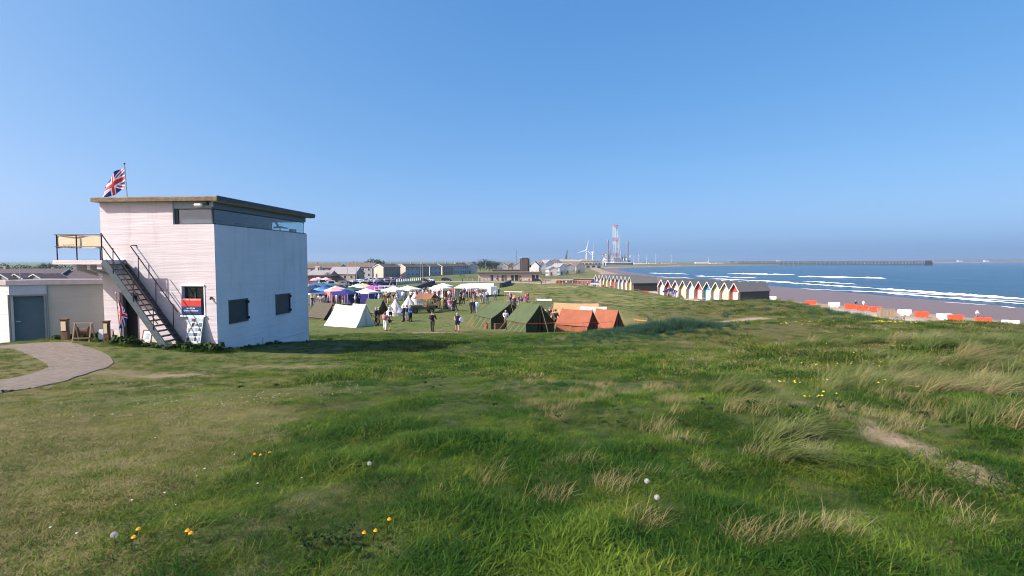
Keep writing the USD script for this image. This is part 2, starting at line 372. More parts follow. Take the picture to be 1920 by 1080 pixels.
# ------------------------------------------------------------------ the sea
sx = np.concatenate([np.linspace(-40, 60, 12), 60 + spread(60.0, 0, 330, 60000.0)[1:]])
sy = np.concatenate([np.linspace(-300, 60, 14), 60 + spread(50.0, 0, 420, 60000.0)[1:]])
SX, SY = np.meshgrid(sx, sy)
offshore = SX - _water(np.clip(SY, -200, 40000))
swell = 0.16 * np.sin(offshore / 4.6 + 3.0 * fb(SX, SY, 60, 2, 61) + 0.02 * SY) + 0.22 * fb(SX, SY, 12, 2, 63)
SZ = swell * smooth01(6, 60, offshore) * smooth01(1600, 500, SY)
six = np.arange(SX.size).reshape(SX.shape)
sq = np.stack([six[:-1, :-1], six[:-1, 1:], six[1:, 1:], six[1:, :-1]], -1).reshape(-1, 4)
usdkit.material(stage, '/World/Looks/sea_water', {
    'g': ('geometry', {}), 'mp': ('mapping', {'scale': (1.0, 0.45, 1.0)}), 'n': ('noise_texture', {'scale': 0.5, 'detail': 7.0, 'roughness': 0.65}),
    'n2': ('noise_texture', {'scale': 0.02, 'detail': 4.0}), 'c': ('rgb_ramp', {'ramp': [(0.3, (0.010, 0.042, 0.078)), (0.7, (0.018, 0.066, 0.112))]}),
    'b': ('bump', {'strength': 1.0, 'distance': 1.1}), 'p': ('principled_bsdf', {'roughness': 0.22, 'ior': 1.33, 'specular_ior_level': 0.4})},
    [('g.position', 'mp.vector'), ('mp.vector', 'n.vector'), ('mp.vector', 'n2.vector'), ('n2.fac', 'c.fac'), ('c.color', 'p.base_color'), ('n.fac', 'b.height'), ('b.normal', 'p.normal')], surface='p.BSDF')
obj('sea', (np.stack([SX, SY, SZ], -1).reshape(-1, 3), sq), UsdShade.Material.Get(stage, '/World/Looks/sea_water'), smooth=True, kind='structure')

foam_mat = mat('white_foam', (0.78, 0.80, 0.82), 0.8, 0.1, 1.5, 0.05, 3.0)
def breaker(p0, p1, tall, wide, seed, bend=0.0, rag=0.85):
    """A line of white water: a ragged ridge with a long low back, from p0 to p1 (points on the sea)."""
    r = np.random.default_rng(seed)
    p0, p1 = np.array(p0, float), np.array(p1, float)
    L = np.linalg.norm(p1 - p0); n = int(np.clip(L / 1.2, 24, 260))
    d = (p1 - p0) / L; nrm = np.array([d[1], -d[0]])
    if nrm[0] > 0:
        nrm = -nrm                                            # towards the shore
    s = np.linspace(0, 1, n)
    ends = np.clip(np.minimum(s, 1 - s) * 7, 0, 1) ** 0.6
    wob = meshkit.fbm(np.stack([s * L / 9, np.full(n, seed * 3.1), np.zeros(n)], -1), 3, seed)
    wob2 = meshkit.fbm(np.stack([s * L / 2.5, np.full(n, seed * 1.7), np.zeros(n)], -1), 3, seed + 5)
    h = 0.62 * tall * ends * np.clip(1 - rag + 2 * rag * wob2 + 1.1 * (wob - 0.55), 0.0, 2) - 0.03
    w = 0.62 * wide * ends * np.clip(0.25 + 1.2 * wob, 0.1, 2) + 0.1
    prof = [(1.0, 0.0), (0.75, 0.75), (0.45, 1.0), (0.1, 0.8), (-0.5, 0.30), (-1.2, 0.10), (-1.8, -0.2)]
    rows = []
    for a, b in prof:
        off = nrm[None] * ((a * w) + 2.2 * (wob - 0.5) + bend * L * 4 * s * (1 - s))[:, None]
        xy = p0 + (p1 - p0) * s[:, None] + off
        rows.append(np.column_stack([xy, 0.1 + b * h]))
    return MB().sheet(np.array(rows)).arrays()
def on_sea(px, py):
    d = EYE * 950.0 / (py - 489.0)
    return (at(px, d), d)
SURF = [((1362, 513.4), (1492, 515.2), 1.0, 3.6), ((1496, 518.6), (1664, 522.2), 1.0, 3.4), ((1218, 512.0), (1292, 514.2), 0.5, 3.4), ((1300, 517.5), (1420, 521.5), 0.5, 2.8),
        ((1505, 527.2), (1606, 533.2), 0.45, 2.2), ((1330, 522.5), (1490, 529.5), 0.5, 2.2), ((1430, 527.5), (1650, 541.5), 0.45, 3.2), ((1340, 525.0), (1440, 530.5), 0.35, 3.0), ((1640, 541.5), (1940, 562.8), 0.8, 3.2), ((1500, 541.5), (1660, 549.0), 0.2, 1.6),
        ((1655, 549.0), (1940, 572.0), 0.32, 2.6), ((1600, 545.5), (1800, 554.5), 0.22, 2.4), ((1780, 558.0), (1940, 567.0), 0.2, 1.6), ((1770, 567.0), (1850, 572.5), 0.10, 0.8), ((1875, 574.5), (1905, 578.0), 0.1, 0.6), ((1895, 586.5), (1945, 590.5), 0.1, 0.6), ((1460, 545.5), (1520, 548.0), 0.10, 1.0), ((1230, 519.0), (1300, 522.0), 0.25, 2.2)]
for k, (a, b, tall, wide) in enumerate(SURF):
    obj('surf', breaker(on_sea(*a), on_sea(*b), tall, wide, 100 + k), foam_mat, smooth=40, kind='stuff')
# ------------------------------------------------------------------ the air over the bay
usdkit.material(stage, '/World/Looks/sea_haze', {'v': ('principled_volume', {'color': (0.33, 0.55, 0.74), 'density': 0.00018, 'anisotropy': 0.25})}, volume='v.volume')
obj('haze', MB().b2((-12000, -600, -7.0), (15000, 16000, 150.0)), UsdShade.Material.Get(stage, '/World/Looks/sea_haze'), kind='stuff')

# ------------------------------------------------------------------ the lookout tower
def painted_concrete(name, col, boards=True):
    usdkit.material(stage, f'/World/Looks/{name}', {
        'g': ('geometry', {}), 'mp': ('mapping', {'scale': (0.32, 0.32, 5.2)}), 'n': ('noise_texture', {'scale': 1.0, 'detail': 5.0, 'roughness': 0.6, 'distortion': 0.5}),
        'n2': ('noise_texture', {'scale': 0.8, 'detail': 5.0}), 'n3': ('noise_texture', {'scale': 22.0, 'detail': 3.0}),
        'r': ('rgb_ramp', {'ramp': [(0.3, tuple(0.90 * np.array(col))), (0.65, col)]}),
        'ms': ('mapping', {'scale': (2.6, 2.6, 0.22)}), 'ns': ('noise_texture', {'scale': 1.0, 'detail': 6.0, 'roughness': 0.7}), 'st': ('rgb_ramp', {'ramp': [(0.28, (0.72, 0.69, 0.64)), (0.46, (1.0, 1.0, 1.0))]}), 'mx': ('mix', {'mix_type': 'multiply', 'fac': 0.55}),
        'mul': ('math', {'math_type': 'multiply_add', 'value2': 0.12}), 'b': ('bump', {'strength': 1.0, 'distance': 0.026 if boards else 0.012}),
        'p': ('principled_bsdf', {'roughness': 0.75, 'specular_ior_level': 0.25})},
        [('g.position', 'mp.vector'), ('mp.vector', 'n.vector'), ('g.position', 'n2.vector'), ('g.position', 'n3.vector'), ('n2.fac', 'r.fac'), ('g.position', 'ms.vector'), ('ms.vector', 'ns.vector'), ('ns.fac', 'st.fac'), ('r.color', 'mx.color1'), ('st.color', 'mx.color2'), ('mx.color', 'p.base_color'),
         ('n3.fac', 'mul.value1'), ('n.fac', 'mul.value3'), ('mul.value', 'b.height'), ('b.normal', 'p.normal')], surface='p.BSDF')
    return UsdShade.Material.Get(stage, f'/World/Looks/{name}')
WALLP = painted_concrete('pink_white_paint', (0.62, 0.58, 0.585))
LOWP = painted_concrete('buff_render', (0.32, 0.325, 0.285), False)
LOWB = painted_concrete('blue_grey_render', (0.30, 0.36, 0.40), False)
ROOFM = mat('mossy_slab', (0.13, 0.10, 0.065), 0.9, 0.3, 6.0, 0.03, 25.0, col2=(0.24, 0.19, 0.12))
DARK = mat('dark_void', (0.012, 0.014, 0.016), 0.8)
SLATE = mat('slate_steel', (0.035, 0.050, 0.062), 0.5, 0.15, 6.0)
STEEL = mat('stair_steel', (0.075, 0.105, 0.115), 0.5, 0.2, 8.0)
RAILM = mat('rail_steel', (0.03, 0.032, 0.04), 0.5)
WHITE = mat('white_paint', (0.78, 0.77, 0.75), 0.5, 0.06)
WOOD = mat('old_timber', (0.12, 0.075, 0.042), 0.8, 0.3, 6.0, 0.01, 40.0, stretch=(1, 1, 0.15))
PALEWOOD = mat('pale_timber', (0.30, 0.22, 0.13), 0.8, 0.25, 6.0)
CREAM = mat('cream_sheet', (0.62, 0.54, 0.38), 0.7, 0.08)
RED = mat('flag_red', (0.52, 0.035, 0.045), 0.7, 0.06)
BLUE = mat('flag_blue', (0.018, 0.04, 0.20), 0.7, 0.06)
FWHITE = mat('flag_white', (0.78, 0.78, 0.80), 0.7, 0.04)
def pane_look(name, tint, refl=1.5):
    usdkit.material(stage, f'/World/Looks/{name}', {'t': ('transparent_bsdf', {'color': tint}), 'gl': ('glossy_bsdf', {'roughness': 0.02, 'color': (0.9, 0.95, 1.0)}),
        'f': ('layer_weight', {'blend': 0.5}), 'p5': ('math', {'math_type': 'power', 'value2': 4.5}), 'k': ('math', {'math_type': 'multiply_add', 'value2': 0.85, 'value3': 0.04 * refl}), 'm': ('mix_closure', {})}, [('f.facing', 'p5.value1'), ('p5.value', 'k.value1'), ('k.value', 'm.fac'), ('t.BSDF', 'm.closure1'), ('gl.BSDF', 'm.closure2')], surface='m.closure')
    return UsdShade.Material.Get(stage, f'/World/Looks/{name}')
GLASS = pane_look('window_glass', (0.80, 0.88, 0.90))

TZ0, TZ1, TZ2, TZ3 = 7.5, 13.40, 14.01, 14.27
TW, TL = 4.70, 7.25
tower = thing('lookout_tower', 'tall pinkish white concrete lookout tower with flat overhanging roof and corner windows', 'tower', (TOWER_C[0], TOWER_C[1], 0), -TOWER_A)
X, Y, Z = np.eye(3)
def rect(a, b, c, d):
    return Polygon([(a, b), (c, b), (c, d), (a, d)])
front = Polygon([(-TW, TZ0), (0, TZ0), (0, TZ1), (-1.67, TZ1), (-1.67, TZ3), (-TW, TZ3)]) - rect(-1.40, 9.90, -0.50, 11.02) - rect(-4.02, 8.0, -3.22, 10.76)
obj('wall', MB().wall(front, 0.3, (0, 0, 0), X, -Y), WALLP, tower)
side = rect(0.3, TZ0, TL - 0.3, TZ1) - rect(0.72, 9.46, 1.98, 10.42) - rect(4.12, 9.46, 5.42, 10.42)
obj('wall', MB().wall(side, 0.3, (0, 0, 0), Y, X), WALLP, tower)
back = Polygon([(-TW, TZ0), (0, TZ0), (0, TZ1), (-1.9, TZ1), (-1.9, TZ3), (-TW, TZ3)])
obj('wall', MB().wall(back, 0.3, (0, TL, 0), X, Y), WALLP, tower)
obj('wall', MB().wall(rect(0.3, TZ0, TL - 0.3, TZ3), 0.3, (-TW, 0, 0), Y, -X), WALLP, tower)
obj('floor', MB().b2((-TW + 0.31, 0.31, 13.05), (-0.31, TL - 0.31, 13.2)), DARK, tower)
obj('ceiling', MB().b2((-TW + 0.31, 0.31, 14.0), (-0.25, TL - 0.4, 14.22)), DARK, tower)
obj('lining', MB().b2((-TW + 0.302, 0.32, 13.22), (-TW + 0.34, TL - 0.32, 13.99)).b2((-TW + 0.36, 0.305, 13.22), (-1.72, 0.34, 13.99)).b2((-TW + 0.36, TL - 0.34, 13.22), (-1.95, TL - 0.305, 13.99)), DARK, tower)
# stepped plinth on the shaded side
obj('plinth', MB().b2((0.002, 0.1, 7.5), (0.05, TL - 0.1, 8.28)).b2((0.002, 3.0, 8.29), (0.03, TL - 0.1, 8.6)), WALLP, tower)
# roof slab with its edges broken by wear
roof = MB()
ys = np.linspace(-0.24, TL + 0.34, 60); xsr = np.linspace(-TW - 0.14, 0.30, 40)
ring = np.array([(x, ys[0]) for x in xsr] + [(xsr[-1], y) for y in ys[1:]] + [(x, ys[-1]) for x in xsr[-2::-1]] + [(xsr[0], y) for y in ys[-2:0:-1]])
cen = ring.mean(0)
wear = 0.02 * (meshkit.fbm(np.column_stack([ring * 3, np.zeros(len(ring))]), 3, 4) - 0.5)
lay = []
for z, inn in ((TZ3, 0.0), (TZ3 + 0.14, 0.0), (TZ3 + 0.175, 0.03), (TZ3 + 0.18, 0.15)):
    dirn = cen - ring; dirn = np.sign(dirn) * (np.abs(dirn) > np.array([2.56, 3.90]) - 0.2)
    lay.append(np.column_stack([ring + dirn * (inn + wear[:, None]), np.full(len(ring), z) + (wear if z > TZ3 else 0)]))
n = len(ring); V = np.vstack(lay + [[[*cen, TZ3]], [[*cen, TZ3 + 0.23]]]); F = []
for a in range(3):
    for i in range(n):
        j = (i + 1) % n; F += [[a * n + i, a * n + j, (a + 1) * n + j], [a * n + i, (a + 1) * n + j, (a + 1) * n + i]]
F += [[4 * n, (i + 1) % n, i] for i in range(n)] + [[4 * n + 1, 3 * n + i, 3 * n + (i + 1) % n] for i in range(n)]
roofp = obj('roof', (V, F), ROOFM, tower)
obj('soffit_board', MB().b2((-0.02, -0.21, TZ3 - 0.02), (0.26, TL + 0.3, TZ3 - 0.002)), mat('soffit_tan', (0.36, 0.30, 0.21), 0.8), roofp)
obj('edge_trim', MB().b2((0.302, -0.235, TZ3 + 0.06), (0.325, TL + 0.335, TZ3 + 0.19)), SLATE, roofp)
# glazing that wraps the corner
fas = mat('fascia_blue', (0.10, 0.135, 0.165), 0.5, 0.1)
obj('fascia', MB().b2((-1.66, 0.04, TZ2), (-0.06, 0.10, TZ3 - 0.005)), mat('fascia_pale', (0.30, 0.38, 0.42), 0.5, 0.1), tower)
obj('fascia', MB().b2((-0.10, 0.04, TZ2), (-0.03, TL - 0.03, TZ3 - 0.005)), fas, tower)
obj('fascia', MB().b2((-1.89, TL - 0.1, TZ2), (-0.11, TL - 0.04, TZ3 - 0.005)), fas, tower)
win = obj('window', MB().b2((-1.665, 0.08, TZ1 + 0.002), (-1.52, 0.22, TZ2)).b2((-1.52, 0.10, TZ1 + 0.002), (-0.09, 0.15, TZ1 + 0.035)).b2((-0.13, 0.06, TZ1 + 0.002), (-0.08, 0.14, TZ2)).b2((-1.52, 0.09, TZ2 - 0.03), (-0.13, 0.14, TZ2 - 0.002)), SLATE, tower)
obj('pane', MB().b2((-1.52, 0.11, TZ1 + 0.035), (-0.13, 0.118, TZ2 - 0.03)), pane_look('sunlit_glass', (0.86, 0.92, 0.92), 1.9), win)
obj('blind', MB().b2((-1.50, 0.145, TZ1 + 0.04), (-0.16, 0.155, TZ2 - 0.035)), mat('grey_blind', (0.10, 0.165, 0.175), 0.8), win)
sw = MB().b2((-0.16, 0.16, TZ1 + 0.002), (-0.02, TL - 0.02, TZ1 + 0.04)).b2((-0.14, 0.16, TZ2 - 0.025), (-0.07, TL - 0.12, TZ2 - 0.002)).b2((-0.13, TL - 0.10, TZ1 + 0.041), (-0.11, TL - 0.08, TZ2))
win2 = obj('window', sw, SLATE, tower)
ycut = [0.16, 1.55, 2.95, 4.35, 5.75, TL - 0.11]
for a, b in zip(ycut[:-1], ycut[1:]):
    obj('pane', MB().b2((-0.124, a + 0.0015, TZ1 + 0.042), (-0.116, b - 0.0015, TZ2 - 0.027)), GLASS, win2)
win3 = obj('window', MB().b2((-1.89, TL - 0.16, TZ1 + 0.002), (-0.17, TL - 0.06, TZ1 + 0.03)).b2((-1.89, TL - 0.15, TZ1 + 0.031), (-1.84, TL - 0.08, TZ2)), SLATE, tower)
obj('pane', MB().b2((-1.84, TL - 0.12, TZ1 + 0.031), (-0.14, TL - 0.112, TZ2 - 0.003)), GLASS, win3)
# floodlight camera on the fascia corner
camp = obj('security_camera', MB().b2((-0.50, -0.02, 14.07), (-0.02, 0.03, 14.25)), mat('camera_plate', (0.42, 0.50, 0.55), 0.5), tower)
obj('camera_body', MB().mesh(trimesh.creation.capsule(0.20, 0.07), trimesh.transformations.rotation_matrix(PI / 2, [0, 1, 0], (0, 0, 0)) + np.array([[0, 0, 0, -0.52], [0, 0, 0, -0.12], [0, 0, 0, 14.13], [0, 0, 0, 0]])), WHITE, camp, smooth=40)
obj('camera_arm', MB().b2((-0.30, -0.14, 14.12), (-0.16, -0.02, 14.20)).b2((-0.27, -0.05, 14.21), (-0.10, -0.022, 14.25)), RAILM, camp)
# shuttered windows in the shaded wall
for y0, y1 in ((0.72, 1.98), (4.12, 5.42)):
    sh = obj('shutter', MB().b2((-0.10, y0 + 0.01, 9.47), (-0.01, y1 - 0.01, 10.41)), mat('shutter_green_black', (0.022, 0.032, 0.034), 0.5, 0.2, 5.0), tower)
    obj('shutter_rim', MB().b2((0.002, y0, 9.46), (0.028, y0 + 0.06, 10.42)).b2((0.002, y1 - 0.06, 9.46), (0.028, y1, 10.42)).b2((0.002, y0 + 0.06, 10.36), (0.028, y1 - 0.06, 10.42)).b2((0.002, y0 + 0.06, 9.46), (0.028, y1 - 0.06, 9.52)), SLATE, sh)
    obj('hinge', MB().b2((0.029, y1 - 0.04, 9.55), (0.07, y1 + 0.03, 9.65)).b2((0.029, y1 - 0.04, 10.22), (0.07, y1 + 0.03, 10.32)), DARK, sh)
    obj('lintel', MB().b2((0.002, y0 - 0.04, 10.425), (0.05, y1 + 0.04, 10.46)), WALLP, tower)
# window beside the stairs, deep white reveals
wn = obj('window', MB().b2((-1.44, -0.04, 11.022), (-0.46, 0.1, 11.08)).b2((-1.46, -0.07, 9.83), (-0.44, 0.1, 9.898)).b2((-0.498, -0.02, 9.90), (-0.455, 0.02, 11.02)).b2((-1.445, -0.02, 9.90), (-1.402, 0.02, 11.02)), WHITE, tower)
fr = obj('frame', MB().b2((-1.39, 0.14, 9.91), (-1.34, 0.2, 11.01)).b2((-0.56, 0.14, 9.91), (-0.51, 0.2, 11.01)).b2((-1.34, 0.14, 10.95), (-0.56, 0.2, 11.01)).b2((-0.99, 0.13, 9.91), (-0.93, 0.2, 10.95)), SLATE, wn)
obj('pane', MB().b2((-1.34, 0.165, 9.91), (-0.99, 0.172, 10.95)), GLASS, wn)
obj('pane', MB().b2((-0.93, 0.165, 9.91), (-0.56, 0.172, 10.95)), GLASS, wn)
obj('shade_screen', MB().b2((-1.38, 0.24, 9.92), (-0.52, 0.26, 11.0)), mat('teal_dark', (0.03, 0.05, 0.05), 0.8), wn)
# doorway under the stairs
dr = obj('door', MB().b2((-4.0, 0.24, 8.3), (-3.24, 0.28, 10.75)), DARK, tower)
obj('door_frame', MB().b2((-4.018, 0.02, 8.3), (-3.92, 0.18, 10.757)).b2((-3.30, 0.02, 8.3), (-3.222, 0.18, 10.757)).b2((-3.92, 0.02, 10.66), (-3.30, 0.18, 10.757)), mat('door_frame_grey', (0.14, 0.13, 0.14), 0.6), dr)
obj('door_step', MB().b2((-4.0, -0.3, 8.5), (-3.2, 0.18, 8.68)), WHITE, dr)
obj('wall_lamp', MB().b2((-0.22, -0.06, 10.55), (-0.16, -0.002, 10.62)).b2((-0.205, -0.10, 10.50), (-0.175, -0.04, 10.56)), RAILM, tower)
# cantilevered landing
PZ = 12.03
land = MB().b2((-5.72, -1.02, PZ - 0.16), (-3.72, -0.002, PZ)).b2((-5.72, 0.0, PZ - 0.16), (-TW - 0.002, 1.0, PZ))
landing = obj('landing', land, WALLP, tower)
bm = MB()
for xb in (-5.0, -4.45):
    bm.wall(Polygon([(-0.9, PZ - 0.36), (-0.9, PZ - 0.162), (-0.002, PZ - 0.162), (-0.002, PZ - 0.62)]), 0.13, (xb, 0, 0), Y, -X)
bm.wall(Polygon([(-0.95, PZ - 0.34), (-0.95, PZ - 0.162), (-0.002, PZ - 0.162), (-0.002, PZ - 0.60)]), 0.2, (-4.0, 0, 0), Y, -X)
obj('bracket', bm, WALLP, landing)
def post(p, h, par, r=0.022):
    return obj('railing_post', MB().tube([(p[0], p[1], p[2]), (p[0], p[1], p[2] + h)], r, 6), RAILM, par)
rl = obj('railing', MB().tube([(-5.62, 0.9, PZ + 0.95), (-5.62, -0.98, PZ + 0.95), (-3.74, -0.98, PZ + 0.95)], 0.022).tube([(-5.62, 0.9, PZ + 0.5), (-5.62, -0.98, PZ + 0.5), (-3.74, -0.98, PZ + 0.5)], 0.02).tube([(-5.62, 0.9, PZ + 0.95), (-4.75, 0.9, PZ + 0.95)], 0.022).tube([(-5.62, 0.9, PZ + 0.5), (-4.75, 0.9, PZ + 0.5)], 0.02), RAILM, landing)
for p in ((-5.55, -0.98), (-4.75, -0.98), (-3.74, -0.98), (-5.62, 0.9), (-4.85, 0.9)):
    post((*p, PZ), 0.95, rl)

banner = obj('banner', MB().sheet(np.array([[(-5.6 + 1.82 * s, -0.935 - 0.03 * math.sin(7 * s + t * 2), PZ + 0.44 + 0.46 * t) for t in np.linspace(0, 1, 5)] for s in np.linspace(0, 1, 24)]), 0.012), CREAM)
setdata(banner, 'cream cloth banner tied along the railing of the tower landing', 'banner')
UsdGeom.Xformable(banner).AddTranslateOp().Set(Gf.Vec3d(TOWER_C[0], TOWER_C[1], 0)); UsdGeom.Xformable(banner).AddRotateZOp().Set(-5.0)
tx = meshkit.text_mesh('1OOT', 0.13, 0.004)
tx.apply_transform(trimesh.transformations.rotation_matrix(PI / 2, [1, 0, 0]))
tx.apply_translation((-5.32, -0.99, PZ + 0.46))
obj('lettering', tx, mat('faded_ink', (0.25, 0.24, 0.22)), banner)

# outside stair
stair = thing('steel_staircase', 'steep grey steel staircase against the sunlit tower wall', 'staircase', (TOWER_C[0], TOWER_C[1], 0), -TOWER_A)
S0, S1 = np.array([-3.66, 0, PZ - 0.05]), np.array([-1.30, 0, 8.72])
for yy in (-1.0, -0.18):
    off = np.array([0.0, yy, 0])
    obj('stringer', MB().bar(S0 + off, S1 + off, 0.05, 0.24), STEEL if yy < -0.5 else SLATE, stair)
nt = 17
for k in range(nt):
    p = S0 + (S1 - S0) * (k + 0.6) / nt
    obj('tread', MB().b2((p[0] - 0.11, -0.97, p[2] - 0.02), (p[0] + 0.11, -0.21, p[2] + 0.015)), SLATE, stair)
dS = (S1 - S0)
def rail(yy, lift, s0, s1, r=0.022):
    a, b = S0 + dS * s0 + np.array([0, yy, lift]), S0 + dS * s1 + np.array([0, yy, lift])
    return [a, b]
hr = obj('handrail', MB().tube(rail(-1.03, 0.98, -0.02, 0.86), 0.021).tube(rail(-1.03, 0.55, 0.0, 0.88), 0.018), RAILM, stair)
for s in (0.16, 0.48, 0.80):
    a = S0 + dS * s + np.array([0, -1.03, 0.08]); b = S0 + dS * (s - 0.11) + np.array([0, -1.03, 0.62 + 0.35])
    obj('strut', MB().tube([a, S0 + dS * (s - 0.09) + np.array([0.25, -1.03, 0.72])], 0.016), RAILM, hr)
r2 = rail(-0.16, 1.05, 0.14, 0.92)
r2 = [np.array([r2[0][0] + 0.12, -0.0, r2[0][2] + 0.02]), np.array([r2[0][0] + 0.02, -0.06, r2[0][2] + 0.03]), r2[0], r2[1]]
hr2 = obj('handrail', MB().tube(r2, 0.021), RAILM, stair)
for s in (0.26, 0.55, 0.84):
    a = S0 + dS * s + np.array([0, -0.16, 0.05])
    obj('strut', MB().tube([a, S0 + dS * (s - 0.10) + np.array([0.26, -0.16, 0.74])], 0.016), RAILM, hr2)
obj('foot_plate', MB().b2((-1.45, -1.1, 8.62), (-1.05, -0.1, 8.70)), mat('old_concrete', (0.30, 0.27, 0.22), 0.9), stair)

# ---- union flags
def union_flag(root, fmap):
    """Pieces of a 2:1 flag, each mapped from (u, v) to a point of the cloth."""
    R_ = lambda *a: rect(*a)
    full = R_(0, 0, 2, 1)
    def strip(p, q, w):
        return LineString([p, q]).buffer(w / 2, cap_style=2).intersection(full)
    wd = strip((-0.2, -0.1), (2.2, 1.1), 0.2).union(strip((-0.2, 1.1), (2.2, -0.1), 0.2))
    rd = strip((-0.2, -0.1), (2.2, 1.1), 0.075).union(strip((-0.2, 1.1), (2.2, -0.1), 0.075))
    wc = R_(0, 0.33, 2, 0.67).union(R_(0.83, 0, 1.17, 1)); rc = R_(0, 0.4, 2, 0.6).union(R_(0.9, 0, 1.1, 1))
    red = rc.union(rd.difference(wc)); white = wd.union(wc).difference(red); blue = full.difference(wd).difference(wc)
    for nm, shp, m in (('red_cross', red, RED), ('white_cross', white, FWHITE), ('blue_field', blue, BLUE)):
        mb = MB()
        for gx_ in np.arange(0, 2, 0.125):
            for gy_ in np.arange(0, 1, 0.125):
                c = shp.intersection(R_(gx_, gy_, gx_ + 0.125, gy_ + 0.125))
                for g in getattr(c, 'geoms', [c]):
                    if g.geom_type == 'Polygon' and g.area > 1e-6:
                        v2, f2 = trimesh.creation.triangulate_polygon(g, engine='earcut')
                        P = fmap(v2[:, 0], v2[:, 1]); e = 1e-3
                        nn = np.cross(fmap(v2[:, 0] + e, v2[:, 1]) - P, fmap(v2[:, 0], v2[:, 1] + e) - P); nn /= np.linalg.norm(nn, axis=1, keepdims=True)
                        mb.add(P + nn * 0.002, f2); mb.add(P - nn * 0.002, np.array(f2)[:, ::-1])
        obj(nm, mb, m, root, smooth=30)
fx, fy = tower_plan(-3.78, 0.25)
flag = thing('union_flag', 'red white and blue union flag flying from the tower roof', 'flag', (fx, fy, 14.48), -TOWER_A)
def roof_flag(u, v):
    s = u / 2
    return np.stack([-0.05 - 0.10 * (1 - v) * 0 - 0.98 * s - 0.04 * np.sin(9 * s), 0.18 * np.sin(6.5 * s + 2.2 * v) * s + 0.03 * np.sin(14 * s),
                     0.42 + 0.72 * v - 0.50 * s - 0.16 * s * s + 0.10 * np.sin(5 * s) * (v - 0.4)], 1)
union_flag(flag, roof_flag)
poleT = thing('flagpole', 'thin grey flagpole standing on the tower roof edge', 'flagpole', (fx, fy, 14.44), -TOWER_A)
obj('pole', MB().tube([(0.03, 0, 0), (-0.03, 0, 1.33)], 0.018, 8), mat('pole_grey', (0.32, 0.33, 0.35), 0.4), poleT)
obj('finial', MB().mesh(trimesh.creation.icosphere(2, 0.035), trimesh.transformations.translation_matrix((-0.03, 0, 1.36))), RAILM, poleT, smooth=True)
f2x, f2y = tower_plan(-3.28, -0.95)
g2 = gz(f2x, f2y)
flag2 = thing('union_flag', 'union flag hanging limp beside the doorway under the stairs', 'flag', (f2x, f2y, g2), -TOWER_A)
def low_flag(u, v):
    s = u / 2
    fold = 0.075 * np.sin(7 * v + 2 * s)
    return np.stack([0.02 + 0.05 * s + 0.46 * (1 - v) * (0.35 + 0.65 * np.sin(PI * np.clip(s, 0, 1) * 0.9)) * (1 - 0.55 * s), fold * (0.3 + s), 1.78 - 1.18 * s - 0.28 * (1 - v) * (1 - s) - 0.05 * (1 - v)], 1)
union_flag(flag2, low_flag)
sp = thing('flag_staff', 'slim wooden staff carrying the limp union flag', 'flagpole', (f2x, f2y, g2), -TOWER_A)
obj('pole', MB().tube([(0.10, 0.05, -0.1), (-0.0, 0, 1.86)], 0.016, 6), PALEWOOD, sp)
obj('finial', MB().mesh(trimesh.creation.icosphere(1, 0.03), trimesh.transformations.translation_matrix((0, 0, 1.88))), CREAM, sp, smooth=True)

# things inside the glazed room, against the far light
tx0, ty0 = tower_plan(-0.50, 5.55)
tl = thing('telescope', 'dark telescope on a stand behind the tower corner glass', 'telescope', (tx0, ty0, 13.2), -TOWER_A)
obj('stand', MB().tube([(0, 0, 0), (0, 0, 0.42)], 0.03).tube([(0, 0, 0.3), (-0.2, 0.25, 0.0)], 0.015).tube([(0, 0, 0.3), (0.2, 0.25, 0.0)], 0.015), RAILM, tl)
obj('barrel', MB().tube([(-0.1, -0.35, 0.42), (0.05, 0.0, 0.46), (0.15, 0.4, 0.42)], [0.05, 0.045, 0.03], 8).tube([(-0.06, -0.05, 0.48), (-0.14, -0.12, 0.68)], 0.05), RAILM, tl)
bx0, by0 = tower_plan(-0.42, 6.62)
bxp = thing('equipment_box', 'small dark equipment box on the sill behind the tower corner glass', 'box', (bx0, by0, 13.2), -TOWER_A)
obj('case', MB().b2((-0.1, -0.18, 0), (0.1, 0.18, 0.42)), SLATE, bxp); obj('handle', MB().tube([(0, 0.24, 0), (0, 0.28, 0.42)], 0.012), RAILM, bxp)

# sign hung over the lower half of the window
sg = thing('museum_sign', 'red over blue lettered sign board across the lower half of the tower window', 'sign', (*tower_plan(-0.95, -0.035), 9.93), -TOWER_A)
obj('red_panel', MB().b2((-0.44, -0.02, 0.31), (0.36, 0.01, 0.62)), mat('sign_red', (0.60, 0.06, 0.045), 0.45, 0.04), sg)
obj('blue_panel', MB().b2((-0.44, -0.02, 0.0), (0.36, 0.01, 0.308)), mat('sign_blue', (0.015, 0.065, 0.17), 0.45, 0.04), sg)
obj('backboard', MB().b2((-0.43, 0.012, -0.01), (0.44, 0.03, 0.58)), mat('sign_back', (0.02, 0.02, 0.05), 0.5), sg)
for txt, hgt, cx, zz in (('BATTERY MUSEUM CO', 0.052, -0.04, 0.545), ('MUSEUM', 0.055, -0.06, 0.205), ('OPEN WEEKEND', 0.055, -0.06, 0.115)):
    t_ = meshkit.text_mesh(txt, hgt, 0.004, bold=True)
    t_.apply_transform(trimesh.transformations.rotation_matrix(PI / 2, [1, 0, 0]))
    b_ = t_.bounds; t_.apply_translation((cx - (b_[0][0] + b_[1][0]) / 2, -0.0205, zz))
    obj('lettering', t_, WHITE, sg)

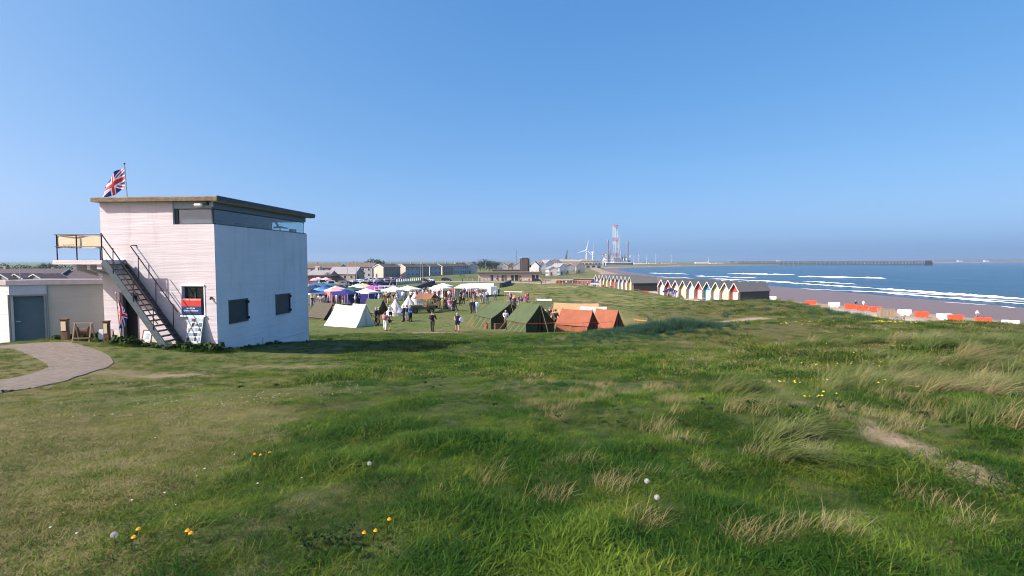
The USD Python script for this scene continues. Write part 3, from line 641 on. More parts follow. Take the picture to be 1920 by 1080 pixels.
# leaning display board with photographs
px_, py_ = tower_plan(-0.86, -0.33)
db = thing('display_board', 'weathered white board of small pictures leaning under the tower window', 'board', (px_, py_, gz(px_, py_) - 0.05), -TOWER_A)
tiltR = trimesh.transformations.rotation_matrix(rad(-13), [1, 0, 0])
obj('panel', MB().mesh(trimesh.creation.box((0.62, 0.03, 1.22)), tiltR @ trimesh.transformations.translation_matrix((0.05, 0, 0.66))), mat('board_white', (0.62, 0.66, 0.66), 0.5, 0.15, 9.0), db)
rr = random.Random(5)
ink = [mat(f'print_{i}', c, 0.5, 0.4, 30.0) for i, c in enumerate([(0.10, 0.13, 0.15), (0.25, 0.33, 0.36), (0.34, 0.46, 0.52), (0.05, 0.06, 0.06), (0.42, 0.38, 0.30)])]
for r_ in range(6):
    for c_ in range(4):
        if rr.random() < 0.88:
            w_, h_ = rr.uniform(0.09, 0.135), rr.uniform(0.10, 0.16)
            obj('picture', MB().mesh(trimesh.creation.box((w_, 0.006, h_)), tiltR @ trimesh.transformations.translation_matrix((-0.17 + c_ * 0.147, -0.019, 0.20 + r_ * 0.185))), rr.choice(ink), db)
fx1, fy1 = tower_plan(-2.62, -0.42)
pf = thing('framed_picture', 'dark framed picture propped on the ground by the staircase', 'picture', (fx1, fy1, gz(fx1, fy1)), -TOWER_A)
TR = trimesh.transformations.rotation_matrix(rad(-16), [1, 0, 0])
obj('mount', MB().mesh(trimesh.creation.box((0.34, 0.015, 0.48)), TR @ trimesh.transformations.translation_matrix((0, 0, 0.25))), WHITE, pf)
fm = MB()
for c, sz in (((-0.18, 0, 0.25), (0.03, 0.03, 0.52)), ((0.18, 0, 0.25), (0.03, 0.03, 0.52)), ((0, 0, 0.50), (0.34, 0.03, 0.03)), ((0, 0, 0.0), (0.34, 0.03, 0.03))):
    fm.mesh(trimesh.creation.box(sz), TR @ trimesh.transformations.translation_matrix(c))
obj('frame', fm, mat('frame_brown', (0.16, 0.06, 0.04)), pf)
obj('drawing', MB().mesh(trimesh.creation.box((0.16, 0.004, 0.24)), TR @ trimesh.transformations.translation_matrix((0.02, -0.011, 0.27))), ink[2], pf)

def notice_post(x, y, hgt, lab, w=0.20):
    p = thing('notice_post', lab, 'post', (x, y, gz(x, y) - 0.05), 0.12)
    obj('post', MB().b2((-w / 2, -0.07, 0), (w / 2, 0.07, hgt)), WOOD, p)
    obj('notice', MB().b2((-w * 0.36, -0.085, hgt - 0.42), (w * 0.36, -0.072, hgt - 0.06)), CREAM, p)
    obj('cap', MB().b2((-w / 2 - 0.02, -0.09, hgt + 0.002), (w / 2 + 0.02, 0.09, hgt + 0.04)), WOOD, p)
notice_post(-17.35, 19.55, 0.84, 'dark timber notice post in front of the low buff building', 0.24)
notice_post(*tower_plan(-3.42, -1.25), 0.86, 'timber notice post in front of the tower doorway', 0.17)
# trestle and drum beside the low wall
tq = thing('wooden_trestle', 'light brown wooden trestle frame standing on the grass by the tower', 'trestle', (-15.95, 18.75, gz(-15.95, 18.75)), 0.22)
for sx_ in (-0.27, 0.27):
    for sy_ in (-0.22, 0.22):
        obj('leg', MB().bar((sx_, sy_, -0.05), (sx_ * 0.97, 0.0, 0.72), 0.035), PALEWOOD, tq)
obj('rail', MB().bar((-0.34, 0, 0.70), (0.34, 0, 0.70), 0.04), PALEWOOD, tq); obj('rail', MB().bar((-0.27, -0.19, 0.16), (0.27, -0.19, 0.16), 0.03), PALEWOOD, tq)
cd = thing('cable_drum', 'small dark brown drum lying behind the wooden trestle', 'drum', (-16.25, 19.05, gz(-16.25, 19.05) + 0.34), 0.4)
dm = trimesh.transformations.rotation_matrix(PI / 2, [0, 1, 0])
obj('core', MB().mesh(trimesh.creation.cylinder(0.13, 0.36, sections=16), dm), WOOD, cd)
for sx_ in (-0.18, 0.18):
    obj('flange', MB().mesh(trimesh.creation.cylinder(0.2, 0.04, sections=20), dm @ trimesh.transformations.translation_matrix((0, 0, sx_))), WOOD, cd)
obj('cradle', MB().b2((-0.25, -0.05, -0.36), (0.25, 0.05, -0.2)), WOOD, cd)
for nm, lab, ox, oy, cc in (('sandwich_board', 'small white sandwich board left of the tower doorway', -4.35, -0.45, WHITE), ('sandwich_board', 'pinkish sandwich board next to the tower doorway', -3.98, -0.55, mat('pinkish_card', (0.6, 0.42, 0.36)))):
    x_, y_ = tower_plan(ox, oy)
    s_ = thing(nm, lab, 'sign', (x_, y_, gz(x_, y_)), 0.3)
    for sg_ in (-1, 1):
        obj('leaf', MB().mesh(trimesh.creation.box((0.24, 0.02, 0.46)), trimesh.transformations.translation_matrix((0, sg_ * 0.07, 0.22)) @ trimesh.transformations.rotation_matrix(sg_ * rad(14), [1, 0, 0])), cc, s_)
    obj('hinge', MB().tube([(-0.1, 0, 0.45), (0.1, 0, 0.45)], 0.012), RAILM, s_)

# ------------------------------------------------------------------ low building left of the tower
A_, B_ = np.array([-16.95, 21.0]), np.array([-19.62, 19.74])
wl = np.linalg.norm(B_ - A_); du = (B_ - A_) / wl
low = thing('low_building', 'low flat roofed buff and blue grey building joined to the tower', 'building', (0, 0, 0))
U3 = np.array([*du, 0.0]); N3 = np.array([-du[1], du[0], 0.0])
if N3[1] > 0:
    N3 = -N3
z0, z1 = 8.2, 11.05
split = wl * 0.615
o3 = np.array([*A_, 0.0])
obj('wall', MB().wall(rect(-0.3, z0, split, z1), 0.3, o3, U3, N3), LOWP, low)
dx0, dx1 = split + 0.10, wl - 0.27
dw = rect(split + 0.002, z0, wl, z1) - rect(dx0 + 0.0, z0 - 1, dx0 + 1.02, 10.62)
dx1 = dx0 + 1.02
obj('wall', MB().wall(dw, 0.3, o3 + N3 * 0.03, U3, N3), LOWB, low)
obj('parapet', MB().wall(rect(-0.3, z1 + 0.002, wl + 0.06, 11.24), 0.36, o3 + N3 * 0.07, U3, N3), mat('parapet_grey', (0.40, 0.37, 0.36), 0.8, 0.15, 3.0), low)
ld = obj('door', MB().wall(rect(dx0 + 0.01, z0, dx1 - 0.01, 10.60), 0.05, o3 - N3 * 0.06, U3, N3), mat('door_blue_grey', (0.045, 0.085, 0.11), 0.5, 0.08), low)
obj('door_frame', MB().wall(rect(dx0 - 0.06, z0, dx1 + 0.06, 10.67) - rect(dx0, z0 - 1, dx1, 10.61), 0.03, o3 + N3 * 0.055, U3, N3), mat('frame_shadow', (0.14, 0.17, 0.19)), ld)
hp = o3 + U3 * (dx1 - 0.16) + N3 * (-0.02)
obj('handle', MB().tube([hp + np.array([0, 0, 9.62]), hp + N3 * 0.06 + np.array([0, 0, 9.62]), hp + N3 * 0.06 - U3 * 0.14 + np.array([0, 0, 9.62])], 0.012), mat('chrome', (0.6, 0.6, 0.6), 0.3, metal=1.0), ld)
# the return wall that faces the sun, and the roof behind
U4 = np.array([-0.96, 0.28, 0.0]); N4 = np.array([-0.28, -0.96, 0.0])
obj('wall', MB().wall(rect(0.002, z0, 4.5, z1), 0.3, np.array([*B_, 0.0]) + N3 * 0.03, U4, N4), WALLP, low)
obj('parapet', MB().wall(rect(0.06, z1 + 0.002, 4.5, 11.24), 0.36, np.array([*B_, 0.0]) + N4 * 0.07, U4, N4), mat('parapet_grey', (0.4, 0.37, 0.36)), low)
obj('roof', MB().prism([tuple(A_ + np.array([0.1, 0.3])), tuple(A_ + np.array([0.25, 5])), (-24, 26), (-23.6, 21.2), tuple(B_ + np.array([0, 0.35]))], 11.0, 11.1), mat('felt_roof', (0.16, 0.14, 0.13), 0.9), low)
# ------------------------------------------------------------------ turf, marram and wild flowers
def leaf_look(name, lo, hi, trans=0.35, patch=None):
    """Blade colour: each blade its own tone, with broad patches across the ground."""
    nodes = {'g': ('geometry', {}), 'n': ('noise_texture', {'scale': 0.9, 'detail': 5.0, 'roughness': 0.7}), 'a': ('math', {'math_type': 'multiply_add', 'value2': 0.72}),
             'na': ('math', {'math_type': 'multiply_add', 'value2': 1.30, 'value3': -0.45}),
             'r': ('rgb_ramp', {'ramp': [(0.15, lo), (0.85, hi)]}), 'd': ('principled_bsdf', {'roughness': 0.62, 'specular_ior_level': 0.12}), 't': ('translucent_bsdf', {}),
             'm': ('mix_closure', {'fac': trans})}
    usdkit.material(stage, f'/World/Looks/{name}', nodes, [('g.position', 'n.vector'), ('n.fac', 'na.value1'), ('g.random_per_island', 'a.value1'), ('na.value', 'a.value3'), ('a.value', 'r.fac'),
                    ('r.color', 'd.base_color'), ('r.color', 't.color'), ('d.BSDF', 'm.closure1'), ('t.BSDF', 'm.closure2')], surface='m.closure')
    return UsdShade.Material.Get(stage, f'/World/Looks/{name}')
L_GREEN = leaf_look('blade_green', (0.040, 0.098, 0.009), (0.300, 0.410, 0.050))
L_LUSH = leaf_look('blade_lush', (0.022, 0.070, 0.008), (0.245, 0.360, 0.040))
L_OLIVE = leaf_look('blade_olive', (0.100, 0.140, 0.018), (0.340, 0.340, 0.075))
L_STRAW = leaf_look('blade_straw', (0.22, 0.195, 0.085), (0.54, 0.49, 0.29), 0.25)
L_MARRAM = leaf_look('blade_marram', (0.085, 0.125, 0.030), (0.42, 0.41, 0.19), 0.25)
L_BLUE = leaf_look('blade_blue_green', (0.030, 0.080, 0.048), (0.13, 0.21, 0.135), 0.25)
L_WEED = leaf_look('weed_leaf', (0.022, 0.050, 0.010), (0.075, 0.125, 0.030), 0.25)

def blades(n, size, h0, h1, w, lean, curve, seed, wind=(0.0, 0.0), round_=True):
    """n bent, tapering blades on a patch of the given radius, as (vertices, faces)."""
    r = np.random.default_rng(seed)
    a = r.uniform(0, 2 * PI, n); q = size * np.sqrt(r.uniform(0, 1, n))
    base = np.stack([q * np.cos(a), q * np.sin(a), np.full(n, -0.01)], 1)
    if not round_:
        base[:, :2] = r.uniform(-size, size, (n, 2))
    h = r.uniform(h0, h1, n) * (0.7 + 0.5 * r.random(n))
    az = r.uniform(0, 2 * PI, n)
    ln = np.stack([np.cos(az), np.sin(az)], 1) * (lean * r.uniform(0.2, 1.3, n))[:, None] + np.array(wind)
    cu = curve * r.uniform(0.3, 1.5, n)
    side = np.stack([-np.sin(az + r.normal(0, 0.6, n)), np.cos(az), np.zeros(n)], 1); side /= np.linalg.norm(side, axis=1, keepdims=True)
    V = []
    for t, ww in ((0.0, 0.8), (0.38, 1.0), (0.75, 0.62), (1.0, 0.0)):
        horiz = ln * (t + 0 * t) + ln * (cu * t * t)[:, None]
        L = np.linalg.norm(horiz, axis=1)
        z = np.maximum(t * (1 - 0.35 * np.minimum(L * t, 1.6)), 0.02)
        c = base + np.column_stack([horiz * h[:, None], z * h])
        if ww > 0:
            V += [c - side * (w * ww / 2), c + side * (w * ww / 2)]
        else:
            V.append(c)
    V = np.stack(V, 1)
    f = np.array([[0, 1, 3], [0, 3, 2], [2, 3, 5], [2, 5, 4], [4, 5, 6]])
    return V.reshape(-1, 3), (f[None] + 7 * np.arange(n)[:, None, None]).reshape(-1, 3)

def rosette(seed, n=9, R=0.11):
    r = np.random.default_rng(seed); mb = MB()
    for k in range(n):
        a = r.uniform(0, 2 * PI); L = R * r.uniform(0.6, 1.2); w = L * r.uniform(0.2, 0.34)
        c, s_ = math.cos(a), math.sin(a)
        pts = []
        for t, ww in ((0, 0.15), (0.35, 0.8), (0.7, 1.0), (0.92, 0.5)):
            z = 0.02 + 0.09 * math.sin(t * 2.4) * r.uniform(0.7, 1.2) * R / 0.11
            for sg in (-1, 1):
                pts.append((c * L * t - s_ * sg * w * ww, s_ * L * t + c * sg * w * ww, z))
        pts.append((c * L, s_ * L, 0.03))
        mb.add(pts, [[0, 1, 3], [0, 3, 2], [2, 3, 5], [2, 5, 4], [4, 5, 7], [4, 7, 6], [6, 7, 8]])
    return mb.arrays()

grass = UsdGeom.PointInstancer.Define(stage, '/World/grass')
setdata(grass.GetPrim(), 'green and straw coloured turf with marram over the dunes', 'grass', kind='stuff')
UsdGeom.Scope.Define(stage, '/World/grass/kinds')
KIND = []
def kind(name, arr, m):
    p = usdkit.mesh(stage, f'/World/grass/kinds/{name}', arr, m)
    KIND.append(p.GetPath()); return len(KIND) - 1
K_LAWN = [kind(f'lawn_{i}', blades(90, 0.22, 0.018, 0.050, 0.0048, 1.0, 0.6, 10 + i), m) for i, m in enumerate((L_GREEN, L_GREEN, L_OLIVE, L_OLIVE))]
K_LUSH = [kind(f'lush_{i}', blades(84, 0.20, 0.030, 0.115, 0.0062, 1.05, 0.9, 20 + i), m) for i, m in enumerate((L_LUSH, L_LUSH, L_GREEN, L_GREEN, L_OLIVE))]
K_STRAW = [kind(f'straw_{i}', blades(44, 0.11, 0.07, 0.22, 0.0030, 0.55, 0.9, 30 + i, (0.2, 0)), L_STRAW) for i in range(3)]
K_THATCH = [kind(f'thatch_{i}', blades(80, 0.24, 0.02, 0.07, 0.0036, 1.3, 0.5, 40 + i), L_STRAW) for i in range(2)]
K_MARRAM = [kind(f'marram_{i}', blades(130, 0.20, 0.36, 0.74, 0.0085, 0.55, 1.5, 50 + i, (0.55, -0.12)), (L_MARRAM, L_MARRAM, L_STRAW)[i]) for i in range(3)]
K_BLUE = [kind(f'blue_{i}', blades(130, 0.30, 0.30, 0.62, 0.009, 0.45, 0.7, 60 + i, (0.15, 0)), L_BLUE) for i in range(2)]
K_WEED = [kind(f'weed_{i}', rosette(70 + i, 10 + 3 * i), L_WEED) for i in range(3)]
K_FAR = [kind(f'far_{i}', blades(150, 0.55, 0.05, 0.17, 0.017, 0.9, 0.8, 80 + i, (0.05, 0), False), m) for i, m in enumerate((L_LUSH, L_GREEN, L_OLIVE, L_STRAW))]

gi_p, gi_k, gi_s, gi_r = [], [], [], []
def put(x, y, kinds, s, lift=0.0):
    if len(x) == 0:
        return
    gi_p.append(np.column_stack([x, y, on_ground(x, y) + lift])); gi_k.append(np.asarray(kinds)); gi_s.append(np.asarray(s)); gi_r.append(rng.uniform(-0.55, 0.55, len(x)))
def polar(r0, r1, gap, half=0.86):
    """Jittered points over the wedge of ground ahead, gap(r) metres apart."""
    out = []; r = r0
    while r < r1:
        g = gap(r); n = max(3, int(2 * half * r / g))
        a = np.linspace(-half, half, n) + rng.uniform(-0.5, 0.5, n) * 2 * half / n
        rr = r + rng.uniform(-0.5, 0.5, n) * g
        out.append(np.stack([rr * np.sin(a), rr * np.cos(a)], 1)); r += g * 0.9
    return np.vstack(out)
NOGO = PATH.buffer(0.03).union(BUILT.buffer(0.12))
def free(x, y):
    return ~shapely.contains_xy(NOGO, x, y)

P = polar(1.3, 13.0, lambda r: max(0.105, 0.018 * r), 1.2)
x, y = P.T; ok = free(x, y); x, y = x[ok], y[ok]
dry, sand, rank = masks(x, y)
keep = rng.random(len(x)) > sand * 0.97
x, y, dry, sand, rank = x[keep], y[keep], dry[keep], sand[keep], rank[keep]
u = rng.random(len(x)); n9 = fb(x, y, 0.8, 3, 71)
tall = np.clip(0.62 + 2.3 * n9 + 1.1 * fb(x, y, 0.33, 2, 72) + 0.45 * smooth01(1.5, 6, x) + 0.5 * fb(x, y, 3.0, 2, 73), 0.38, 1.9)
kk = np.empty(len(x), int); ss = np.empty(len(x))
lawn = rank < 0.5 + 0.35 * (rng.random(len(x)) - 0.5)
kl = np.array(K_LAWN); kt = np.array(K_THATCH); ku = np.array(K_LUSH)
pick = rng.integers(0, 2, len(x))
kk[:] = np.where(lawn, np.where(u < dry * 0.26, kt[pick], np.where(u < 0.12 + dry * 0.62, kl[2 + pick], kl[pick])),
                 np.where(u < dry * 0.10, kt[pick], np.where(u < 0.05 + dry * 0.42, ku[4], np.where(u < 0.55, ku[2 + pick], ku[pick]))))
ss[:] = np.where(lawn, rng.uniform(0.8, 1.25, len(x)) * (0.85 + 0.6 * np.clip(n9, -0.3, 0.5)), tall * rng.uniform(0.75, 1.2, len(x)))
bare = n9 + 0.5 * fb(x, y, 0.3, 2, 74) < -0.31                                       # gaps where the dark soil shows
put(x[~bare], y[~bare], kk[~bare], ss[~bare])
# straw tufts standing through the rank turf
Q = polar(2.2, 26.0, lambda r: max(0.22, 0.035 * r), 1.1); x, y = Q.T
ok = free(x, y); x, y = x[ok], y[ok]; dry, sand, rank = masks(x, y)
n5 = fb(x, y, 1.5, 3, 77) + 0.35 * fb(x, y, 5.0, 2, 78)
ok = (rank > 0.6) & (n5 + 0.12 * smooth01(0, 6, x) + 0.16 * bump_at(x, y, 1.5, 6.5, 3, 2.5) > 0.37) & (sand < 0.5) & (rng.random(len(x)) < 0.6)
put(x[ok], y[ok], np.array(K_STRAW)[rng.integers(0, 3, ok.sum())], rng.uniform(0.6, 1.15, ok.sum()) * (0.9 + 0.3 * smooth01(0, 6, x[ok])))
# small clumps of dead pale blades
cx_, cy_ = rng.uniform(-0.5, 6.5, 95), rng.uniform(3.0, 12.5, 95)
okc = (cx_ < cy_ * 0.95) & (np.hypot(cx_ - 2.2, cy_ - 6.5) < 5.5)
for a_, b_ in zip(cx_[okc], cy_[okc]):
    n_ = rng.integers(2, 6); x, y = rng.normal(a_, 0.05 + 0.012 * b_, n_), rng.normal(b_, 0.04 + 0.008 * b_, n_)
    put(x, y, np.array(K_STRAW)[rng.integers(0, 3, n_)], rng.uniform(0.6, 1.15, n_))
# weeds
Q = polar(2.0, 14.0, lambda r: max(0.3, 0.05 * r)); x, y = Q.T; ok = free(x, y); x, y = x[ok], y[ok]
ok = (fb(x, y, 1.7, 2, 79) > 0.12) & (rng.random(len(x)) < 0.6)
put(x[ok], y[ok], np.array(K_WEED)[rng.integers(0, 3, ok.sum())], rng.uniform(0.25, 0.55, ok.sum()), 0.05)
x, y = rng.normal(-1.15, 0.22, 22), rng.normal(3.2, 0.12, 22)
put(x, y, np.array(K_WEED)[rng.integers(0, 3, 22)], rng.uniform(0.18, 0.36, 22), 0.04)
# middle distance
P = polar(12.0, 140.0, lambda r: 0.0155 * r + 0.03, 1.0); x, y = P.T
ok = free(x, y); x, y = x[ok], y[ok]; dry, sand, rank = masks(x, y)
field = smooth01(38, 44, y) * np.where(y < 74, smooth01(14, 9, x), smooth01(4, 1, x))
ok = (rng.random(len(x)) > sand * 0.98) & (x < _sea_wall(y) - 21)
ok &= ~((field > 0.5) & (rng.random(len(x)) < 0.5))
ok &= ~((y > 72) & (x < 1 + 0.02 * y))
x, y, dry, sand, rank, field = (q[ok] for q in (x, y, dry, sand, rank, field))
u = rng.random(len(x)); n9 = fb(x, y, 2.2, 3, 81); hgt = np.clip(0.75 + 2.2 * n9 + 0.9 * fb(x, y, 0.8, 2, 82), 0.25, 1.9) * (0.35 + 0.65 * rank)
hgt = np.where(field > 0.5, 0.28, hgt); hgt = np.where((rank < 0.3), np.minimum(hgt, 0.36), hgt)
hgt = hgt * (1 + 0.6 * bump_at(x, y, 28, 52, 9, 12)); hgt = np.where((y > 74) & (x > 2), np.clip(0.9 + 2.2 * n9, 0.35, 2.0), hgt)
kf = np.array(K_FAR)
put(x, y, np.where(u < dry * 0.22, kf[3], np.where(u < 0.1 + dry * 0.55, kf[2], np.where(u < 0.62, kf[1], kf[0]))), hgt)
# marram: tussocks bent by the wind on the right, a blue-green bank beyond the slope
tx_, ty_ = [], []
for cx, cy, n_, sp in ((11.8, 16.5, 16, 1.6), (15.0, 17.5, 34, 2.2), (12.8, 15.2, 18, 1.6), (9.2, 12.2, 15, 1.1), (12.0, 12.6, 24, 1.3), (14.6, 14.2, 16, 1.3), (6.2, 9.4, 8, 0.7), (8.6, 9.6, 16, 0.9), (10.4, 10.2, 14, 0.8),
                       (7.3, 7.9, 9, 0.6), (3.6, 7.4, 5, 0.4), (4.6, 9.6, 5, 0.5), (5.9, 6.1, 6, 0.45), (3.0, 5.3, 3, 0.3), (17, 21, 16, 2.0), (12.5, 21, 8, 1.6), (5.2, 4.6, 3, 0.2)):
    tx_.append(rng.normal(cx, sp, n_)); ty_.append(rng.normal(cy, sp * 0.6, n_))
x, y = np.concatenate(tx_), np.concatenate(ty_)
ok = seg_dist(x, y, TRACK) > 0.45
x, y = x[ok], y[ok]
put(x, y, np.array(K_MARRAM)[rng.choice(3, len(x), p=[0.45, 0.35, 0.2])], rng.uniform(0.55, 1.05, len(x)) * np.clip(0.5 + y / 24, 0.5, 1.0))
x, y = rng.normal(9.9, 2.6, 330), rng.normal(33.2, 0.9, 330)
put(x, y, np.array(K_BLUE)[rng.integers(0, 2, 330)], rng.uniform(0.55, 1.25, 330) * (0.55 + 0.75 * bump_at(x, y, 10.4, 33.3, 1.8, 1.2)))
x, y = rng.normal(6.3, 2.4, 170), rng.normal(31.5, 1.1, 170)
put(x, y, np.array(K_BLUE)[rng.integers(0, 2, 170)], rng.uniform(0.2, 0.5, 170))
x, y = rng.normal(29, 5, 260), rng.normal(50, 8, 260)
ok = masks(x, y)[1] < 0.3
x, y = x[ok], y[ok]
put(x, y, np.array([K_BLUE[0], K_MARRAM[0], K_FAR[2], K_FAR[3], K_FAR[2]])[rng.integers(0, 5, len(x))], rng.uniform(0.5, 1.2, len(x)))
# rough growth along the foot of the tower and the low wall
for cx, cy, sx_, sy_, n_, a_ in ((-2.75, -1.1, 0.24, 0.12, 54, 1.6), (-1.9, -1.1, 0.4, 0.15, 26, 0.9), (-0.05, -0.40, 0.30, 0.2, 70, 1.5), (-0.62, -0.75, 0.2, 0.1, 24, 1.6), (-4.3, -0.8, 0.4, 0.12, 26, 0.8), (0.25, 0.6, 0.2, 0.6, 34, 0.9), (0.22, 3.8, 0.12, 2.0, 60, 0.7)):
    lx, ly = rng.normal(cx, sx_, n_), rng.normal(cy, sy_, n_)
    x, y = tower_plan(lx, ly); ok = ~shapely.contains_xy(BUILT.union(PATH), x, y)
    put(x[ok], y[ok], np.array(K_LUSH + K_WEED[:2])[rng.integers(0, 7, ok.sum())], rng.uniform(0.7, 1.7, ok.sum()) * a_)
t_ = rng.uniform(0.0, 0.92, 130)
x = A_[0] + (B_[0] - A_[0]) * t_ * 0.62 + rng.normal(0.08, 0.08, 130) + 0.2; y = A_[1] + (B_[1] - A_[1]) * t_ * 0.62 - np.abs(rng.normal(0.15, 0.2, 130)) - 0.12
ok = ~shapely.contains_xy(BUILT.union(PATH), x, y)
put(x[ok], y[ok], np.array(K_LUSH + K_WEED)[rng.integers(0, 8, ok.sum())], rng.uniform(0.9, 1.9, ok.sum()))

gi_p, gi_k, gi_s, gi_r = np.vstack(gi_p), np.concatenate(gi_k), np.concatenate(gi_s), np.concatenate(gi_r)
free_turn = np.isin(gi_k, K_MARRAM + K_STRAW, invert=True)
gi_r = np.where(free_turn, rng.uniform(-PI, PI, len(gi_r)), gi_r)
grass.CreatePrototypesRel().SetTargets(KIND)
grass.CreateProtoIndicesAttr(Vt.IntArray.FromNumpy(gi_k.astype(np.int32)))
grass.CreatePositionsAttr(Vt.Vec3fArray.FromNumpy(gi_p.astype(np.float32)))
grass.CreateScalesAttr(Vt.Vec3fArray.FromNumpy(np.repeat(gi_s[:, None], 3, 1).astype(np.float32)))
grass.CreateOrientationsAttr(Vt.QuathArray([Gf.Quath(float(c), 0, 0, float(s_)) for c, s_ in zip(np.cos(gi_r / 2), np.sin(gi_r / 2))]))
print('grass tufts', len(gi_p))

# ---- flowers
def scatter_stuff(name, label, arr, m, x, y, lift, s):
    pi = UsdGeom.PointInstancer.Define(stage, f'/World/{name}')
    setdata(pi.GetPrim(), label, name.replace('_', ' '), kind='stuff')
    p = usdkit.mesh(stage, f'/World/{name}/bloom', arr, m)
    pi.CreatePrototypesRel().SetTargets([p.GetPath()])
    pi.CreateProtoIndicesAttr(Vt.IntArray.FromNumpy(np.zeros(len(x), np.int32)))
    pi.CreatePositionsAttr(Vt.Vec3fArray.FromNumpy(np.column_stack([x, y, on_ground(x, y) + lift]).astype(np.float32)))
    pi.CreateScalesAttr(Vt.Vec3fArray.FromNumpy(np.repeat(np.asarray(s)[:, None], 3, 1).astype(np.float32)))
def disc(R, h, n=7):
    a = np.arange(n) * 2 * PI / n
    rim = np.column_stack([R * np.cos(a), R * np.sin(a), np.full(n, -h)])
    return np.vstack([rim, [[0, 0, h * 0.4]], [[0, 0, -h * 2]]]), [[i, (i + 1) % n, n] for i in range(n)] + [[(i + 1) % n, i, n + 1] for i in range(n)]
PETAL = mat('daisy_petal', (0.55, 0.56, 0.48), 0.6)
YEL = mat('dandelion_yellow', (0.78, 0.42, 0.015), 0.6, 0.1)
Q = polar(4.5, 22.0, lambda r: 0.14 + 0.006 * r, 0.8); x, y = Q.T; ok = free(x, y); x, y = x[ok], y[ok]
dry, sand, rank = masks(x, y); nn = fb(x, y, 2.4, 2, 91) + 0.6 * fb(x, y, 0.6, 2, 93)
ok = (nn > 0.17) & (rank < 0.75) & (rng.random(len(x)) < 0.6 * smooth01(4, 10, y) + 0.14)
x, y = x[ok], y[ok]
scatter_stuff('daisies', 'white daisies and clover dotted through the mown turf on the left', disc(0.014, 0.006), PETAL, x, y, 0.035, rng.uniform(0.4, 0.9, len(x)))
cl = [(rng.normal(cx, s_, n_), rng.normal(cy, s_ * 0.6, n_)) for cx, cy, s_, n_ in ((26.5, 35.5, 0.9, 34), (18.8, 33.0, 1.1, 18), (22.4, 28.6, 1.3, 20), (7.2, 8.9, 0.5, 26), (9.5, 13.0, 0.8, 30), (5.4, 9.6, 0.4, 14), (11.2, 8.2, 0.8, 16), (13.0, 15.5, 1.2, 26), (27.5, 37.6, 1.0, 20), (4.6, 7.4, 0.25, 9), (7.9, 5.6, 0.6, 12))]
x, y = np.concatenate([c[0] for c in cl]), np.concatenate([c[1] for c in cl])
scatter_stuff('yellow_wildflowers', 'yellow wild flowers in clusters over the dune grass on the right', disc(0.026, 0.012), mat('wildflower_yellow', (0.68, 0.52, 0.06), 0.6), x, y, 0.16, rng.uniform(0.6, 1.5, len(x)) * np.clip(y / 22, 0.6, 1.7))
def dandelion(x, y, lab, h=0.07, lean=0.02):
    t = thing('dandelion', lab, 'flower', (x, y, gz(x, y) - 0.01))
    obj('stem', MB().tube([(0, 0, 0), (lean * 0.4, 0, h * 0.6), (lean, 0, h)], 0.0028, 5), L_WEED, t)
    mb = MB(); r = random.Random(int(x * 1000))
    for ring_, (R, n, z, up) in enumerate(((0.017, 16, 0.0, 0.002), (0.012, 13, 0.003, 0.006), (0.006, 8, 0.005, 0.009))):
        for k in range(n):
            a = 2 * PI * (k + 0.5 * (ring_ % 2)) / n + r.uniform(-.08, .08); c, s_ = math.cos(a), math.sin(a)
            w = 0.0035
            mb.add([(-s_ * w * .5, c * w * .5, z), (s_ * w * .5, -c * w * .5, z), (c * R * .8 - s_ * w, s_ * R * .8 + c * w, z + up), (c * R * .8 + s_ * w, s_ * R * .8 - c * w, z + up), (c * R, s_ * R, z + up * .8)], [[0, 1, 3], [0, 3, 2], [2, 3, 4]])
    v, f = mb.arrays(); hd = MB().add(v + np.array([lean, 0, h]), f)
    obj('petals', hd, YEL, t)
def clock(x, y, lab, h=0.16, R=0.018):
    t = thing('dandelion_clock', lab, 'seed head', (x, y, gz(x, y) - 0.01))
    obj('stem', MB().tube([(0, 0, 0), (0.006, 0, h * 0.5), (0, 0, h)], 0.0025, 5), L_WEED, t)
    mb = MB(); s = trimesh.creation.icosphere(2, 1.0).vertices
    for d in s:
        a = np.cross(d, [0.3, 0.5, 0.8]); a /= np.linalg.norm(a); b = np.cross(d, a); p = d * R
        mb.add([d * 0.003 + a * 0.0004, d * 0.003 - a * 0.0004, p], [[0, 1, 2]])
        for k in range(5):
            an = k * 2 * PI / 5; e = (a * math.cos(an) + b * math.sin(an)) * 0.0045; g = np.cross(d, e) * 0.12
            mb.add([p - g, p + g, p + e + d * 0.002], [[0, 1, 2]])
    v, f = mb.arrays()
    obj('seeds', MB().add(v + np.array([0, 0, h]), f), mat('seed_fluff', (0.55, 0.55, 0.53), 0.9, 0.05), t)
    obj('core', MB().mesh(trimesh.creation.icosphere(1, 0.005), trimesh.transformations.translation_matrix((0, 0, h))), WOOD, t)
for (x, y, lab, h) in ((-2.04, 3.10, 'single open yellow dandelion near the bottom edge left of the dark green turf', 0.07), (-2.10, 3.16, 'smaller dandelion touching the single open one from behind', 0.06),
                    (-2.43, 3.18, 'yellow dandelion next to a grey seed head in the dry turf', 0.06), (-2.40, 3.10, 'low dandelion in front of its neighbour by the grey seed head', 0.045),
                    (-0.86, 3.38, 'tallest of three dandelions by the broad weed leaves', 0.10), (-0.93, 3.29, 'middle one of three dandelions by the broad weed leaves', 0.06), (-1.0, 3.27, 'lowest of three dandelions by the broad weed leaves', 0.05),
                    (-2.66, 5.10, 'dandelion at the outer end of the small trio by the molehill', 0.07), (-2.58, 5.06, 'dandelion at the centre of the small trio by the molehill', 0.06), (-2.52, 5.13, 'dandelion at the rear of the small trio by the molehill', 0.06)):
    dandelion(x, y, lab, h + 0.02)
